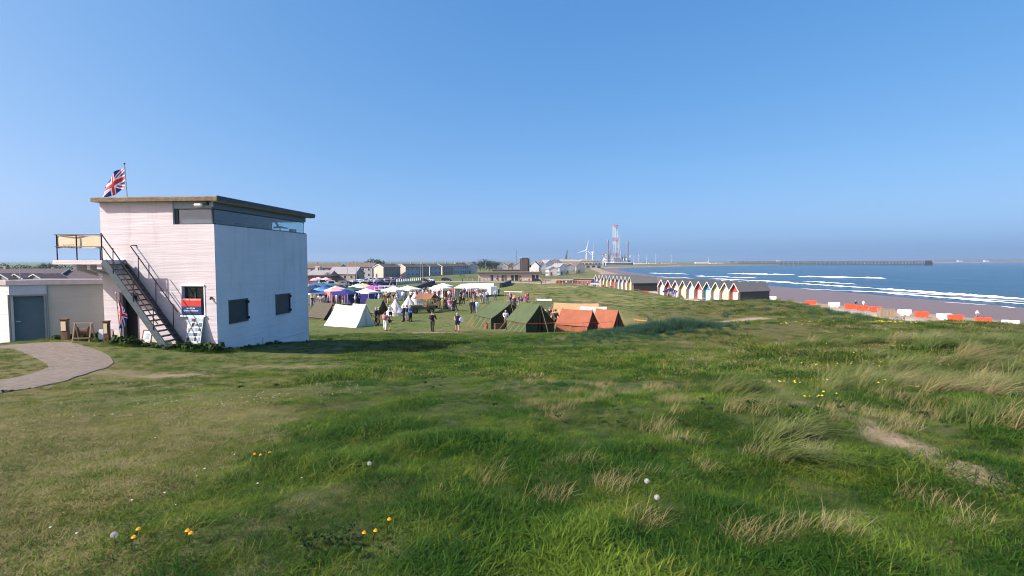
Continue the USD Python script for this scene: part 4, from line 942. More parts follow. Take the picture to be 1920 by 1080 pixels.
for (x, y, lab, h) in ((1.05, 3.86, 'upper of two round white dandelion clocks in the rank grass', 0.19), (1.06, 3.62, 'lower of two round white dandelion clocks in the rank grass', 0.17),
                    (-1.31, 4.56, 'lone small white dandelion clock in the dark green turf', 0.12), (-2.52, 3.12, 'greyish dandelion clock beside yellow dandelions in the dry turf', 0.09)):
    clock(x, y, lab, h)
# ------------------------------------------------------------------ people
def bones(J, B, refine=0.05, smooth=6):
    parts = []
    for a, b in B:
        (pa, ra), (pb, rb) = J[a], J[b]
        s1 = m3.Manifold.sphere(ra, 10).translate(tuple(map(float, pa))); s2 = m3.Manifold.sphere(rb, 10).translate(tuple(map(float, pb)))
        parts.append(m3.Manifold.batch_hull([s1, s2]))
    m = m3.Manifold.batch_boolean(parts, m3.OpType.Add).refine_to_length(refine)
    q = m.to_mesh()
    t = trimesh.Trimesh(np.array(q.vert_properties[:, :3]), np.array(q.tri_verts), process=True)
    trimesh.smoothing.filter_taubin(t, iterations=smooth)
    return t.vertices, t.faces
def figure(stride=0.12, arm_l=(0.12, 0.0), arm_r=(0.12, 0.0), turn=0.0, woman=False, skirt=False, shorts=False, bare=False, sit=False, fine=True):
    """A standing or walking figure 1.74 m tall facing -y: body, top, bottoms, shoes, hair as meshes. arm = (forward swing, elbow bend)."""
    hip, knee, ank = 0.90, 0.49, 0.085
    sh = 0.19 if woman else 0.215
    J = {'pel': ((0, 0, 0.95), 0.125), 'waist': ((0, 0.0, 1.10), 0.115 if woman else 0.125), 'chest': ((0, 0.0, 1.30), 0.135), 'neck0': ((0, 0.01, 1.45), 0.065), 'neck': ((0, 0.0, 1.53), 0.052),
         'head': ((0, -0.01, 1.64), 0.088), 'jaw': ((0, -0.035, 1.585), 0.06), 'nose': ((0, -0.105, 1.625), 0.014), 'brow': ((0, -0.075, 1.665), 0.03)}
    B = [('pel', 'waist'), ('waist', 'chest'), ('chest', 'neck0'), ('neck0', 'neck'), ('neck', 'jaw'), ('neck', 'head'), ('head', 'jaw'), ('head', 'brow'), ('brow', 'nose'), ('nose', 'jaw')]
    for s, nm in ((-1, 'l'), (1, 'r')):
        f = s * stride
        sw, bend = arm_l if nm == 'l' else arm_r
        J['hip' + nm] = ((s * 0.095, 0, hip), 0.095)
        if sit:
            J['knee' + nm] = ((s * 0.13, -0.42, 0.92), 0.065); J['ank' + nm] = ((s * 0.13, -0.45, 0.52), 0.045); J['toe' + nm] = ((s * 0.13, -0.62, 0.48), 0.035)
        else:
            J['knee' + nm] = ((s * 0.10, -0.28 * f - 0.02, knee), 0.062); J['calf' + nm] = ((s * 0.10, -0.5 * f + 0.03, 0.36), 0.058)
            J['ank' + nm] = ((s * 0.105, -0.9 * f + (0.05 if f < 0 else 0), ank), 0.042); J['toe' + nm] = ((s * 0.12, -0.9 * f - 0.15, 0.035), 0.034)
        J['sho' + nm] = ((s * sh, 0.0, 1.405), 0.062)
        e = np.array([s * (sh + 0.055), -0.28 * math.sin(sw), 1.405 - 0.285 * math.cos(sw)])
        w = e + 0.25 * np.array([s * 0.01, -math.sin(sw + bend), -math.cos(sw + bend)])
        h = w + 0.085 * np.array([-s * 0.01, -math.sin(sw + bend), -math.cos(sw + bend)])
        J['elb' + nm] = (e, 0.044); J['wri' + nm] = (w, 0.030); J['palm' + nm] = (h, 0.030)
        B += [('pel', 'hip' + nm), ('hip' + nm, 'knee' + nm), ('chest', 'sho' + nm), ('neck0', 'sho' + nm), ('sho' + nm, 'elb' + nm), ('elb' + nm, 'wri' + nm), ('wri' + nm, 'palm' + nm)]
        B += [('knee' + nm, 'ank' + nm), ('ank' + nm, 'toe' + nm)] if sit else [('knee' + nm, 'calf' + nm), ('calf' + nm, 'ank' + nm), ('ank' + nm, 'toe' + nm)]
        d = (h - w) / 0.085
        for k in range(4 if fine else 0):
            J[f'f{k}' + nm] = (h + d * 0.03 + np.array([0, (k - 1.5) * 0.017, 0]), 0.010); J[f'g{k}' + nm] = (h + d * (0.085 - 0.008 * abs(k - 1.3)) + np.array([-s * 0.018, (k - 1.5) * 0.019, 0]), 0.008)
            B.append((f'f{k}' + nm, f'g{k}' + nm))
        if fine:
            J['t0' + nm] = (h + np.array([0, -0.026, 0]), 0.011); J['t1' + nm] = (h + d * 0.045 + np.array([0, -0.055, 0]), 0.009); B.append(('t0' + nm, 't1' + nm))
        J['ear' + nm] = ((s * 0.088, 0.0, 1.625), 0.018); B.append(('head', 'ear' + nm))
    out = {}
    out['body'] = bones(J, B, 0.05 if fine else 0.09, 4)
    def puff(k, a):
        return {n_: (p, r_ + a) for n_, (p, r_) in J.items()}
    P = puff(J, 0.016)
    TB = [('pel', 'waist'), ('waist', 'chest'), ('chest', 'neck0')] + [('neck0', 'sho' + n_) for n_ in 'lr'] + [('chest', 'sho' + n_) for n_ in 'lr']
    if not bare:
        P2 = dict(P)
        for n_ in 'lr':
            TB += [('sho' + n_, 'elb' + n_)] + ([('elb' + n_, 'wri' + n_)] if not woman and not shorts else [])
    P['neck0'] = (np.array(J['neck0'][0]) - np.array([0, 0, 0.03]), 0.062)
    out['top'] = bones(P, TB, 0.07, 3)
    Q = puff(J, 0.02)
    LB = [('pel', 'hipl'), ('pel', 'hipr'), ('hipl', 'hipr')]
    for n_ in 'lr':
        if skirt:
            Q['hem' + n_] = (np.array(J['knee' + n_][0]) + np.array([0.06 if n_ == 'r' else -0.06, 0.02, 0.06]), 0.09); LB += [('hip' + n_, 'hem' + n_)]
        elif shorts:
            Q['hem' + n_] = (np.array(J['hip' + n_][0]) * 0.32 + np.array(J['knee' + n_][0]) * 0.68, 0.088); LB += [('hip' + n_, 'hem' + n_)]
        elif sit:
            LB += [('hip' + n_, 'knee' + n_), ('knee' + n_, 'ank' + n_)]
        else:
            LB += [('hip' + n_, 'knee' + n_), ('knee' + n_, 'calf' + n_), ('calf' + n_, 'ank' + n_)]
    if skirt:
        LB += [('heml', 'hemr'), ('hipl', 'hemr'), ('hipr', 'heml')]
    out['bottoms'] = bones(Q, LB, 0.08, 3)
    out['shoe'] = [bones(puff(J, 0.014), [('ank' + n_, 'toe' + n_)], 0.06, 2) for n_ in 'lr']
    hj = {'a': ((0, 0.012, 1.662), 0.088), 'b': ((0, 0.045, 1.60), 0.066), 'c': ((0, 0.05, 1.46 if woman else 1.57), 0.055)}
    out['hair'] = bones(hj, [('a', 'b'), ('b', 'c')], 0.05, 2)
    return out
POSE = {}
def pose(key):
    if key not in POSE:
        POSE[key] = figure(**{
            'stand': dict(stride=0.06, fine=False), 'walk': dict(stride=0.26, arm_l=(0.35, 0.3), arm_r=(-0.3, 0.25), fine=False),
            'chat': dict(stride=0.05, arm_l=(0.5, 1.1), arm_r=(0.1, 0.15), fine=False), 'woman': dict(stride=0.14, woman=True, arm_l=(0.3, 0.6), fine=False),
            'dress': dict(stride=0.08, woman=True, skirt=True, fine=False), 'shorts': dict(stride=0.16, shorts=True, arm_r=(0.3, 0.5), fine=False),
            'sit': dict(sit=True, arm_l=(0.6, 0.8), arm_r=(0.6, 0.8), fine=False),
            'soldier': dict(stride=0.13, arm_l=(0.35, 0.75), arm_r=(0.35, 0.75)), 'stroller': dict(stride=0.30, woman=True, bare=True, shorts=True, arm_l=(0.25, 1.25), arm_r=(-0.25, 0.2)),
            'onhip': dict(stride=0.10, woman=True, arm_l=(0.55, 1.6), arm_r=(0.25, 0.3)), 'idle': dict(stride=0.07, arm_l=(0.15, 0.2), arm_r=(0.2, 0.9)),
            'child': dict(stride=0.10, shorts=True, arm_r=(0.4, 0.6))}[key])
    return POSE[key]
SKIN = mat('skin', (0.50, 0.30, 0.21), 0.6, 0.05)
COL = {'black': (0.012, 0.012, 0.014), 'navy': (0.015, 0.025, 0.075), 'dark green': (0.035, 0.045, 0.022), 'camouflage': (0.05, 0.048, 0.028), 'white': (0.74, 0.74, 0.74), 'pink': (0.62, 0.20, 0.25), 'light blue': (0.28, 0.45, 0.66),
       'blue': (0.03, 0.10, 0.34), 'grey': (0.20, 0.20, 0.21), 'red': (0.50, 0.04, 0.04), 'khaki': (0.24, 0.19, 0.10), 'purple': (0.16, 0.06, 0.24), 'brown': (0.13, 0.07, 0.04), 'yellow-green': (0.50, 0.68, 0.05), 'cream': (0.62, 0.55, 0.42), 'orange': (0.65, 0.22, 0.04),
       'denim': (0.08, 0.13, 0.24), 'beige': (0.42, 0.34, 0.24)}
def cloth(c):
    return mat('cloth_' + c.replace(' ', '_').replace('-', '_'), COL[c], 0.85, 0.15, 12.0, col2=(0.10, 0.085, 0.045) if c == 'camouflage' else None)
HAIRS = [mat('hair_dark', (0.025, 0.017, 0.012), 0.6), mat('hair_brown', (0.09, 0.05, 0.025), 0.6), mat('hair_fair', (0.32, 0.22, 0.10), 0.6), mat('hair_grey', (0.36, 0.35, 0.34), 0.6)]
npeople = [0]
def person(x, y, where, top, bottom, key='stand', face=0.0, size=1.0, extra='', group=None, z=None, hair=None):
    npeople[0] += 1
    P_ = pose(key); z = gz(x, y) if z is None else z
    lab = f'person in {top} top and {bottom} {"skirt" if key == "dress" else "shorts" if key in ("shorts", "child", "stroller") else "trousers"} {where}'
    t = thing('person', lab, 'person', (x, y, z), face, group)
    if size != 1.0:
        UsdGeom.Xformable(t).AddScaleOp().Set(Gf.Vec3f(size, size, size))
    b = obj('body', P_['body'], SKIN, t, smooth=60)
    obj('top', P_['top'], cloth(top), t, smooth=60)
    obj('bottoms', P_['bottoms'], cloth(bottom), t, smooth=60)
    for q in P_['shoe']:
        obj('shoe', q, cloth('black'), t, smooth=60)
    if 'helmet' in extra:
        obj('cap', MB().mesh(trimesh.creation.icosphere(2, 0.115), np.diag([1, 1.1, 0.8, 1]) + np.array([[0, 0, 0, 0], [0, 0, 0, 0.0], [0, 0, 0, 1.70], [0, 0, 0, 0]])), cloth('dark green'), t, smooth=True)
    else:
        obj('hair', P_['hair'], HAIRS[(npeople[0] * 7) % 4] if hair is None else hair, t, smooth=60)
    if 'pack' in extra:
        obj('backpack', MB().mesh(trimesh.creation.icosphere(2, 1.0), np.array([[0.17, 0, 0, 0], [0, 0.12, 0, 0.21], [0, 0, 0.24, 1.24], [0, 0, 0, 1]])), cloth('pink' if top == 'pink' else 'black'), t, smooth=True)
        obj('strap', MB().tube([(-0.12, 0.12, 1.42), (-0.13, -0.10, 1.44), (-0.14, -0.15, 1.25), (-0.14, 0.08, 1.08)], 0.02).tube([(0.12, 0.12, 1.42), (0.13, -0.10, 1.44), (0.14, -0.15, 1.25), (0.14, 0.08, 1.08)], 0.02), cloth('black'), t)
    if key in ('soldier', 'stroller', 'onhip', 'idle', 'child'):
        for s in (-1, 1):
            obj('eye', MB().mesh(trimesh.creation.icosphere(1, 0.012), trimesh.transformations.translation_matrix((s * 0.033, -0.094, 1.645))), HAIRS[0], t, smooth=True)
        obj('mouth', MB().b2((-0.025, -0.099, 1.578), (0.025, -0.088, 1.586)), mat('lips', (0.35, 0.12, 0.10)), t)
    return t

# nearest figures on the field
person(at(810, 43.0), 43.0, 'seen from behind with a backpack', 'camouflage', 'dark green', 'soldier', PI - 0.15, 1.02, 'pack helmet')
w_ = (at(857, 42.6), 42.6)
person(*w_, 'walking towards the camera with a pale bag', 'navy', 'navy', 'stroller', 0.25, 0.95, hair=HAIRS[0])
bag = thing('tote_bag', 'flat white tote bag held by the walker in navy', 'bag', (w_[0] + 0.36, w_[1] - 0.02, gz(*w_) + 1.02), 0.5)
obj('pouch', MB().mesh(trimesh.creation.box((0.36, 0.08, 0.30)), trimesh.transformations.rotation_matrix(0.5, [0, 1, 0])), cloth('white'), bag)
obj('strap', MB().tube([(-0.14, 0, 0.12), (-0.16, 0, 0.34), (0.02, 0, 0.34), (0.12, 0, 0.14)], 0.012), cloth('cream'), bag)
person(at(721, 45.2), 45.2, 'with pink backpack, hand on hip', 'pink', 'white', 'onhip', PI - 0.2, 0.97, 'pack', hair=HAIRS[1])
person(at(729.5, 45.3), 45.3, 'child by the pink backpack', 'navy', 'yellow-green', 'child', PI - 0.5, 0.68)
person(at(731, 55), 55.0, 'behind the pink backpack', 'white', 'navy', 'shorts', 0.9, 1.0)
person(at(756, 53.5), 53.5, 'left of the bell tent trio', 'black', 'black', 'idle', -1.2, 1.03)
person(at(762, 54.5), 54.5, 'middle of the bell tent trio', 'navy', 'grey', 'stand', 2.8, 0.98)
person(at(768.5, 53.2), 53.2, 'right of the bell tent trio', 'blue', 'black', 'chat', 1.0, 1.0, hair=HAIRS[1])
person(at(883.5, 64), 64.0, 'left of the open field trio', 'black', 'black', 'stand', -0.8)
person(at(888.5, 65), 65.0, 'middle of the open field trio', 'dark green', 'navy', 'chat', 0.3)
person(at(894, 63.5), 63.5, 'right of the open field trio', 'light blue', 'grey', 'idle', 2.4)
person(at(862.5, 76), 76.0, 'alone before the marquee', 'dark green', 'dark green', 'stand', 0.4)
for k, (px, d, top, bot, key, f_) in enumerate(((842, 68, 'pink', 'white', 'dress', 0.2), (847, 69, 'purple', 'purple', 'dress', 2.0), (850.5, 67.5, 'black', 'black', 'stand', 3.0), (854, 68.5, 'navy', 'grey', 'walk', 1.2), (834, 71, 'brown', 'khaki', 'stand', -2), (829, 70, 'khaki', 'khaki', 'chat', -1))):
    person(at(px, d), d, f'{("first", "second", "third", "fourth", "fifth", "sixth")[k]} of the party beside the jeep', top, bot, key, f_)
person(at(1042, 45.5), 45.5, 'between green and orange tents', 'camouflage', 'camouflage', 'soldier', 0.6, 1.02, 'helmet')
person(at(1037.5, 47.5), 47.5, 'behind the soldier by the tents', 'brown', 'khaki', 'chat', -0.6, 1.0)
person(at(1023, 47.0), 47.0, 'beside the open green tent gable', 'red', 'black', 'stand', 0.8, 1.0)
person(at(1031, 52.0), 52.0, 'behind the open green tent', 'black', 'navy', 'chat', 2.2, 1.0)
person(at(948, 46.2), 46.2, 'under the rear green tent', 'white', 'khaki', 'chat', 0.5, 1.0)
person(at(940, 47.5), 47.5, 'by the rear green tent ropes', 'khaki', 'brown', 'stand', -0.6, 0.98)
person(at(704, 50.6), 50.6, 'close to the white tent gable', 'black', 'black', 'idle', 1.4, 1.0)
person(at(709, 51.6), 51.6, 'further from the white tent gable', 'black', 'brown', 'chat', -1.2, 1.0)
person(at(624, 53.0), 53.0, 'left of the big white tent', 'black', 'khaki', 'stand', 1.2, 1.0)
# the crowd among the stalls
crowd = []
rp = random.Random(11)
tops = ['black', 'navy', 'white', 'grey', 'khaki', 'red', 'blue', 'light blue', 'dark green', 'pink', 'brown', 'cream', 'purple', 'beige']
bots = ['black', 'navy', 'denim', 'grey', 'khaki', 'beige', 'brown']
places = [('between brown canopy and pagoda', [(790, 88), (795, 92), (799, 87), (803, 94), (806, 90), (811, 96), (784, 95), (788, 100), (802, 100), (815, 89), (820, 91)]),
          ('before the twin white marquees', [(864, 87), (868, 89), (874, 86.5), (879, 88), (884, 90), (888, 87.5), (893, 89), (898, 91), (871, 91)]),
          ('right of the twin marquees', [(903, 80), (908, 81), (912, 80.5), (915, 84)]),
          ('near the red pyramid tent', [(955, 73), (961, 75), (966, 72), (972, 74), (979, 71), (985, 76), (958, 82), (990, 80)]),
          ('along the nearer pop-up stalls', [(586, 74), (592, 75.5), (600, 74), (606, 76), (614, 75), (621, 77), (627, 78), (636, 77.5), (642, 76), (666, 76.5), (672, 78), (705, 78), (712, 80), (719, 82), (598, 78), (610, 79)]),
          ('left of the bell tents', [(724, 84), (730, 86), (736, 83), (744, 88), (752, 86), (770, 88), (776, 90)]),
          ('among the rearmost stalls', [(586, 98), (594, 101), (606, 100), (616, 103), (622, 99), (634, 102), (646, 105), (655, 108), (664, 110), (672, 112), (628, 112), (600, 115)]),
          ('before the flat roofed pavilion', [(868, 188), (878, 192), (886, 190), (899, 187), (908, 190), (914, 188), (922, 191), (931, 189), (944, 190), (958, 188), (976, 187), (985, 190), (993, 186), (1013, 180), (1016, 178), (1024, 176)]),
          ('beside the long brick wall', [(1042, 172), (1048, 171), (1055, 173), (1061, 170), (1068, 172), (1073, 171), (1080, 170), (1088, 171), (1094, 168), (1101, 166)]),
          ('at the nearer hut fence', [(1258, 106), (1263, 104), (1253, 107), (1268, 103)]),
          ('at the farther huts', [(1112, 150), (1118, 147), (1124, 146), (1131, 144), (1138, 141), (1145, 140), (1150, 139)])]
rq = random.Random(29)
def some(n, px0, px1, d0, d1):
    return [(rq.uniform(px0, px1), rq.uniform(d0, d1)) for _ in range(n)]
places += [('in the dense market crowd', some(34, 582, 722, 84, 116)), ('in the crowd by the pagoda', some(26, 772, 852, 84, 106)), ('behind the market, near the cars', some(18, 600, 740, 118, 134)),
           ('strolling between camp and marquees', some(9, 842, 960, 78, 100)), ('beside the bell tents', some(6, 720, 790, 72, 82))]
for where, pts in places:
    for k, (px, d) in enumerate(pts):
        while True:
            top, bot = rp.choice(tops), rp.choice(bots)
            if (where, top, bot) not in crowd:
                crowd.append((where, top, bot)); break
        key = rp.choice(['stand', 'chat', 'walk', 'woman', 'dress', 'shorts', 'stand', 'chat'])
        x, y = at(px, d) + rp.uniform(-.2, .2), d + rp.uniform(-0.5, 0.5)
        person(x, y, where, top, bot, key, rp.uniform(-PI, PI), rp.uniform(0.93, 1.05), group='visitors ' + where, hair=None)
for px, d, top, bot, lab in ((1606.5, 121, 'navy', 'black', 'strolling on the wet sand'), (1621, 122, 'white', 'white', 'strolling on the wet sand')):
    person(at(px, d), d, lab, top, bot, 'walk', 1.4)
person(at(1835.5, 98), 98, 'alone on the beach', 'white', 'grey', 'walk', 1.2)
# ------------------------------------------------------------------ tents and stalls
def canvas(name, col, trans=0.18):
    if name in MATS:
        return MATS[name]
    usdkit.material(stage, f'/World/Looks/{name}', {
        'g': ('geometry', {}), 'n': ('noise_texture', {'scale': 1.3, 'detail': 6.0, 'roughness': 0.65}), 'n2': ('noise_texture', {'scale': 9.0, 'detail': 3.0}),
        'r': ('rgb_ramp', {'ramp': [(0.3, tuple(np.array(col) * 0.82)), (0.7, tuple(np.minimum(np.array(col) * 1.12, 0.9)))]}),
        'b': ('bump', {'strength': 0.6, 'distance': 0.04}), 'd': ('principled_bsdf', {'roughness': 0.8, 'specular_ior_level': 0.2}), 't': ('translucent_bsdf', {}), 'm': ('mix_closure', {'fac': trans})},
        [('g.position', 'n.vector'), ('g.position', 'n2.vector'), ('n.fac', 'r.fac'), ('r.color', 'd.base_color'), ('r.color', 't.color'), ('n2.fac', 'b.height'), ('b.normal', 'd.normal'),
         ('d.BSDF', 'm.closure1'), ('t.BSDF', 'm.closure2')], surface='m.closure')
    MATS[name] = UsdShade.Material.Get(stage, f'/World/Looks/{name}')
    return MATS[name]
ROPE = mat('rope', (0.42, 0.34, 0.16), 0.9)
POLE = mat('tent_pole', (0.24, 0.16, 0.08), 0.8)
def ridge_tent(lab, x, y, rz, L, W, H, wall, col, open_end=True, group=None, guys=4, name='ridge_tent', fly=False, sag=0.05, wallcol=None):
    t = thing(name, lab, 'tent', (x, y, gz(x, y) - 0.03), rz, group)
    sq = np.linspace(0, 1, 17); tq = np.linspace(0, 1, 9); wr = lambda a, b, s: 0.055 * (meshkit.noise(np.array([[a * L * 1.6 + x * 3, b * 3.0 + s * 9, y]]), 3)[0] - 0.5) * math.sin(PI * min(1, a * 1.02)) + 0.02 * math.sin(13 * a + 4 * b + s)
    wc = wallcol or col
    for s in (-1, 1):
        P = [[((a - 0.5) * L * (1 + 0.06 * b), s * (W / 2 + 0.06) * b, H - (H - wall) * (b ** (0.92 if wall > 0.1 else 0.85)) - sag * 4 * a * (1 - a) * (1 - 0.5 * b) - 0.05 * math.sin(PI * b) + wr(a, b, s) * (0.3 + b * (1.2 - b))) for b in tq] for a in sq]
        obj('roof_panel', MB().sheet(P, 0.012), col, t, smooth=50)
        if wall > 0.1 and not fly:
            P = [[((a - 0.5) * L, s * (W / 2 + 0.03 * math.sin(9 * a)), wall * b + 0.0) for b in (0, 0.5, 0.97)] for a in sq]
            obj('side_wall', MB().sheet(P, 0.012), wc, t, smooth=50)
            obj('eave_seam', MB().tube([((a - 0.5) * L * 1.05, s * (W / 2 + 0.07), wall - 0.02 + wr(a, 1, s) * 0.5) for a in sq], 0.018, 4), wc, t)
    if not fly:
        tri = [(-W / 2, 0), (W / 2, 0), (W / 2, wall), (0, H - 0.04), (-W / 2, wall)]
        g = Polygon(tri)
        obj('end_panel', MB().wall(g, 0.012, (-L / 2 + 0.01, 0, 0), Y, -X), wc, t)
        if open_end:
            e = MB()
            for s in (-1, 1):
                e.add([(L / 2, s * W / 2, 0), (L / 2, s * W / 2, wall), (L / 2, 0, H - 0.05), (L / 2 + 0.02, s * W * 0.10, 0), (L / 2 + 0.01, s * W * 0.08, wall * 0.9)], [[0, 1, 4], [0, 4, 3], [1, 2, 4], [4, 1, 0], [3, 4, 0], [4, 2, 1]])
            obj('end_panel', e, wc, t)
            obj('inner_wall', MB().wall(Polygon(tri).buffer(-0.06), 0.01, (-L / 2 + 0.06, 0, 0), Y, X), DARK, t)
        else:
            obj('end_panel', MB().wall(g, 0.012, (L / 2 - 0.002, 0, 0), Y, X), wc, t)
            obj('flap', MB().add([(L / 2 + 0.012, -0.02, 0.02), (L / 2 + 0.012, 0.25, 0.02), (L / 2 + 0.012, 0.0, H * 0.9)], [[0, 1, 2], [2, 1, 0]]), wc, t)
    for xx in (-L / 2 + 0.04, L / 2 - 0.04):
        obj('pole', MB().tube([(xx, 0, 0), (xx, 0, H + 0.08)], 0.025, 6), POLE, t)
    if fly:
        for xx in (-L / 2, L / 2):
            for s in (-1, 1):
                obj('pole', MB().tube([(xx, s * W / 2, 0), (xx, s * W / 2, wall)], 0.02, 6), POLE, t)
    for k in range(guys):
        xx = (k / max(1, guys - 1) - 0.5) * L
        for s in (-1, 1):
            obj('guy_rope', MB().tube([(xx, s * W / 2, max(wall, 0.25)), (xx, s * (W / 2 + 0.9), 0.02)], 0.011, 4), ROPE, t)
    for s in (-1, 1):
        obj('guy_rope', MB().tube([(s * L / 2, 0, H), (s * (L / 2 + 1.3), 0, 0.02)], 0.011, 4), ROPE, t)
    return t
WHITEC = canvas('white_canvas', (0.74, 0.73, 0.70)); GREENC = canvas('green_canvas', (0.075, 0.105, 0.048), 0.08); ORANGEC = canvas('orange_canvas', (0.31, 0.11, 0.06), 0.12)
TANC = canvas('tan_canvas', (0.44, 0.28, 0.14), 0.12); DKGREEN = canvas('dark_green_canvas', (0.05, 0.085, 0.05), 0.05); PALEC = canvas('pale_grey_canvas', (0.50, 0.48, 0.45)); BROWNC = canvas('brown_canvas', (0.24, 0.115, 0.07), 0.1)
ridge_tent('big plain white ridge tent beside the tower shadow', -16.1, 50.2, rad(-30), 4.2, 2.7, 2.1, 0.0, WHITEC, False, guys=3, sag=0.11)
g2t = ridge_tent('big green ridge tent with its dark gable open towards the camera', 1.55, 43.4, rad(-60), 3.2, 2.75, 2.5, 0.95, GREENC, True, guys=5)
ridge_tent('rear green tent with a wide roof and many ropes, left of the open green tent', -1.0, 48.2, rad(-62), 3.8, 4.0, 2.45, 1.15, GREENC, True, guys=5)
ridge_tent('long tan ridge tent behind the orange tents', 6.6, 52.0, rad(-14), 4.6, 3.0, 2.25, 0.8, TANC, False, guys=4)
ridge_tent('larger orange ridge tent nearest the camera', 5.75, 44.6, rad(-33), 3.0, 2.2, 1.9, 0.62, ORANGEC, True, guys=3)
ridge_tent('smaller orange ridge tent, rightmost of the camp', 8.75, 46.4, rad(-42), 2.3, 2.0, 1.85, 0.25, ORANGEC, True, guys=3)
ridge_tent('pale grey canvas tent showing over the larger orange tent', 7.9, 49.0, rad(-20), 2.6, 2.0, 2.05, 0.6, PALEC, False, guys=2)
ridge_tent('low dark green tent behind the tan tent', 5.2, 61.5, rad(-8), 4.6, 2.2, 1.75, 0.4, DKGREEN, False, guys=3)
ridge_tent('mid green tent between the tan tent and the white sheet', 4.8, 56.5, rad(-6), 5.0, 2.2, 2.0, 0.5, GREENC, False, guys=3)
ridge_tent('small white sheet tent left of the low dark green tent', 4.2, 66.0, rad(-4), 1.9, 1.3, 1.75, 0.95, WHITEC, False, guys=2)
ridge_tent('small tan tent behind the big white tent', -18.1, 60.0, rad(-24), 2.0, 1.8, 1.5, 0.0, PALEC, False, guys=2)
ridge_tent('green tent with a dark open end behind the big white tent', -17.2, 63.5, rad(-25), 2.5, 2.2, 1.95, 0.3, GREENC, True, guys=3)
ridge_tent('dark khaki tent at the foot of the tower corner', -21.2, 57.0, rad(-34), 3.2, 2.4, 1.9, 0.3, mat('khaki_dark', (0.06, 0.055, 0.035)), True, guys=2)
ridge_tent('brown canvas fly on poles above the jeep', -11.3, 67.0, rad(-20), 2.4, 2.6, 2.5, 1.75, BROWNC, guys=2, name='canvas_fly', fly=True, sag=0.12)
def bell(lab, x, y, R, H, door=0.0):
    t = thing('bell_tent', lab, 'tent', (x, y, gz(x, y) - 0.02), door)
    n = 20; a = np.arange(n + 1) * 2 * PI / n; P = []
    for s in np.linspace(0, 1, 7):
        r = R * (s ** 1.08) * (0.94 if 0 < s < 1 else 1); z = H - (H - 0.42) * s
        P.append([(r * math.cos(b) * (1 + 0.02 * math.cos(10 * b)), r * math.sin(b) * (1 + 0.02 * math.cos(10 * b)), z) for b in a])
    obj('roof', MB().sheet(np.array(P), 0.0), WHITEC, t, smooth=40)
    obj('side_wall', MB().sheet(np.array([[(R * math.cos(b), R * math.sin(b), z) for b in a] for z in (0.41, 0.2, 0.0)]), 0.0), WHITEC, t, smooth=40)
    obj('door_flap', MB().sheet(np.array([[((R + 0.02) * s_ * math.cos(b), (R + 0.02) * s_ * math.sin(b), z) for b in (-PI / 2 - 0.13, -PI / 2, -PI / 2 + 0.13)] for s_, z in ((0.2, H * 0.80), (0.62, H * 0.53), (1.0, 0.42), (1.01, 0.02))]), 0.01), PALEC, t)
    obj('eave_band', MB().tube([((R + 0.01) * math.cos(b), (R + 0.01) * math.sin(b), 0.42) for b in a], 0.02, 4), PALEC, t)
    obj('pole', MB().tube([(0, 0, 0), (0, 0, H + 0.1)], 0.03), POLE, t)
    for k in range(8):
        b = k * PI / 4 + 0.2
        obj('guy_rope', MB().tube([(R * math.cos(b), R * math.sin(b), 0.43), ((R + 0.8) * math.cos(b), (R + 0.8) * math.sin(b), 0.0)], 0.01, 4), ROPE, t)
bell('nearest white bell tent, standing apart on the left', -14.2, 61.5, 1.12, 2.05, 0.2)
bell('middle white bell tent of the line of bell tents', -13.7, 67.0, 1.25, 2.15, -0.1)
bell('furthest white bell tent, behind the brown canvas fly', -13.8, 72.0, 1.3, 2.3, 0.3)

PVC = mat('marquee_white', (0.80, 0.80, 0.79), 0.45, 0.05)
def gazebo(lab, x, y, rz, S, col, valance=None, sides=(), sidecol=None, H=1.75, top=0.7, name='pop_up_stall', cat='stall', group=None):
    t = thing(name, lab, cat, (x, y, gz(x, y)), rz, group)
    h = S / 2
    for sx_ in (-1, 1):
        for sy_ in (-1, 1):
            obj('leg', MB().b2((sx_ * h - 0.025, sy_ * h - 0.025, 0), (sx_ * h + 0.025, sy_ * h + 0.025, H)), mat('alloy', (0.5, 0.5, 0.52), 0.4), t)
    P = []
    for s in np.linspace(0, 1, 5):
        ring_ = []
        for (ax, ay), (bx, by) in (((-1, -1), (1, -1)), ((1, -1), (1, 1)), ((1, 1), (-1, 1)), ((-1, 1), (-1, -1))):
            for q in np.linspace(0, 1, 5)[:-1]:
                ring_.append(((ax + (bx - ax) * q) * h * s, (ay + (by - ay) * q) * h * s, H + top * (1 - s) ** 1.25))
        ring_.append(ring_[0]); P.append(ring_)
    obj('canopy', MB().sheet(np.array(P), 0.0), col, t, smooth=30)
    for k, (a, b) in enumerate((((-h, -h), (h, -h)), ((h, -h), (h, h)), ((h, h), (-h, h)), ((-h, h), (-h, -h)))):
        obj('valance', MB().bar((*a, H - 0.11), (*b, H - 0.11), 0.012, 0.24), valance or col, t)
        if k in sides:
            obj('side_panel', MB().bar((*a, H * 0.44), (*b, H * 0.44), 0.012, H * 0.86), sidecol or col, t)
    if not sides:
        obj('counter', MB().b2((-h * 0.8, -h * 0.75, 0.70), (h * 0.8, -h * 0.35, 0.74)).b2((-h * 0.8, -h * 0.75, 0.05), (h * 0.8, -h * 0.73, 0.70)), mat('table_cloth', (0.10, 0.09, 0.10), 0.8), t)
    return t
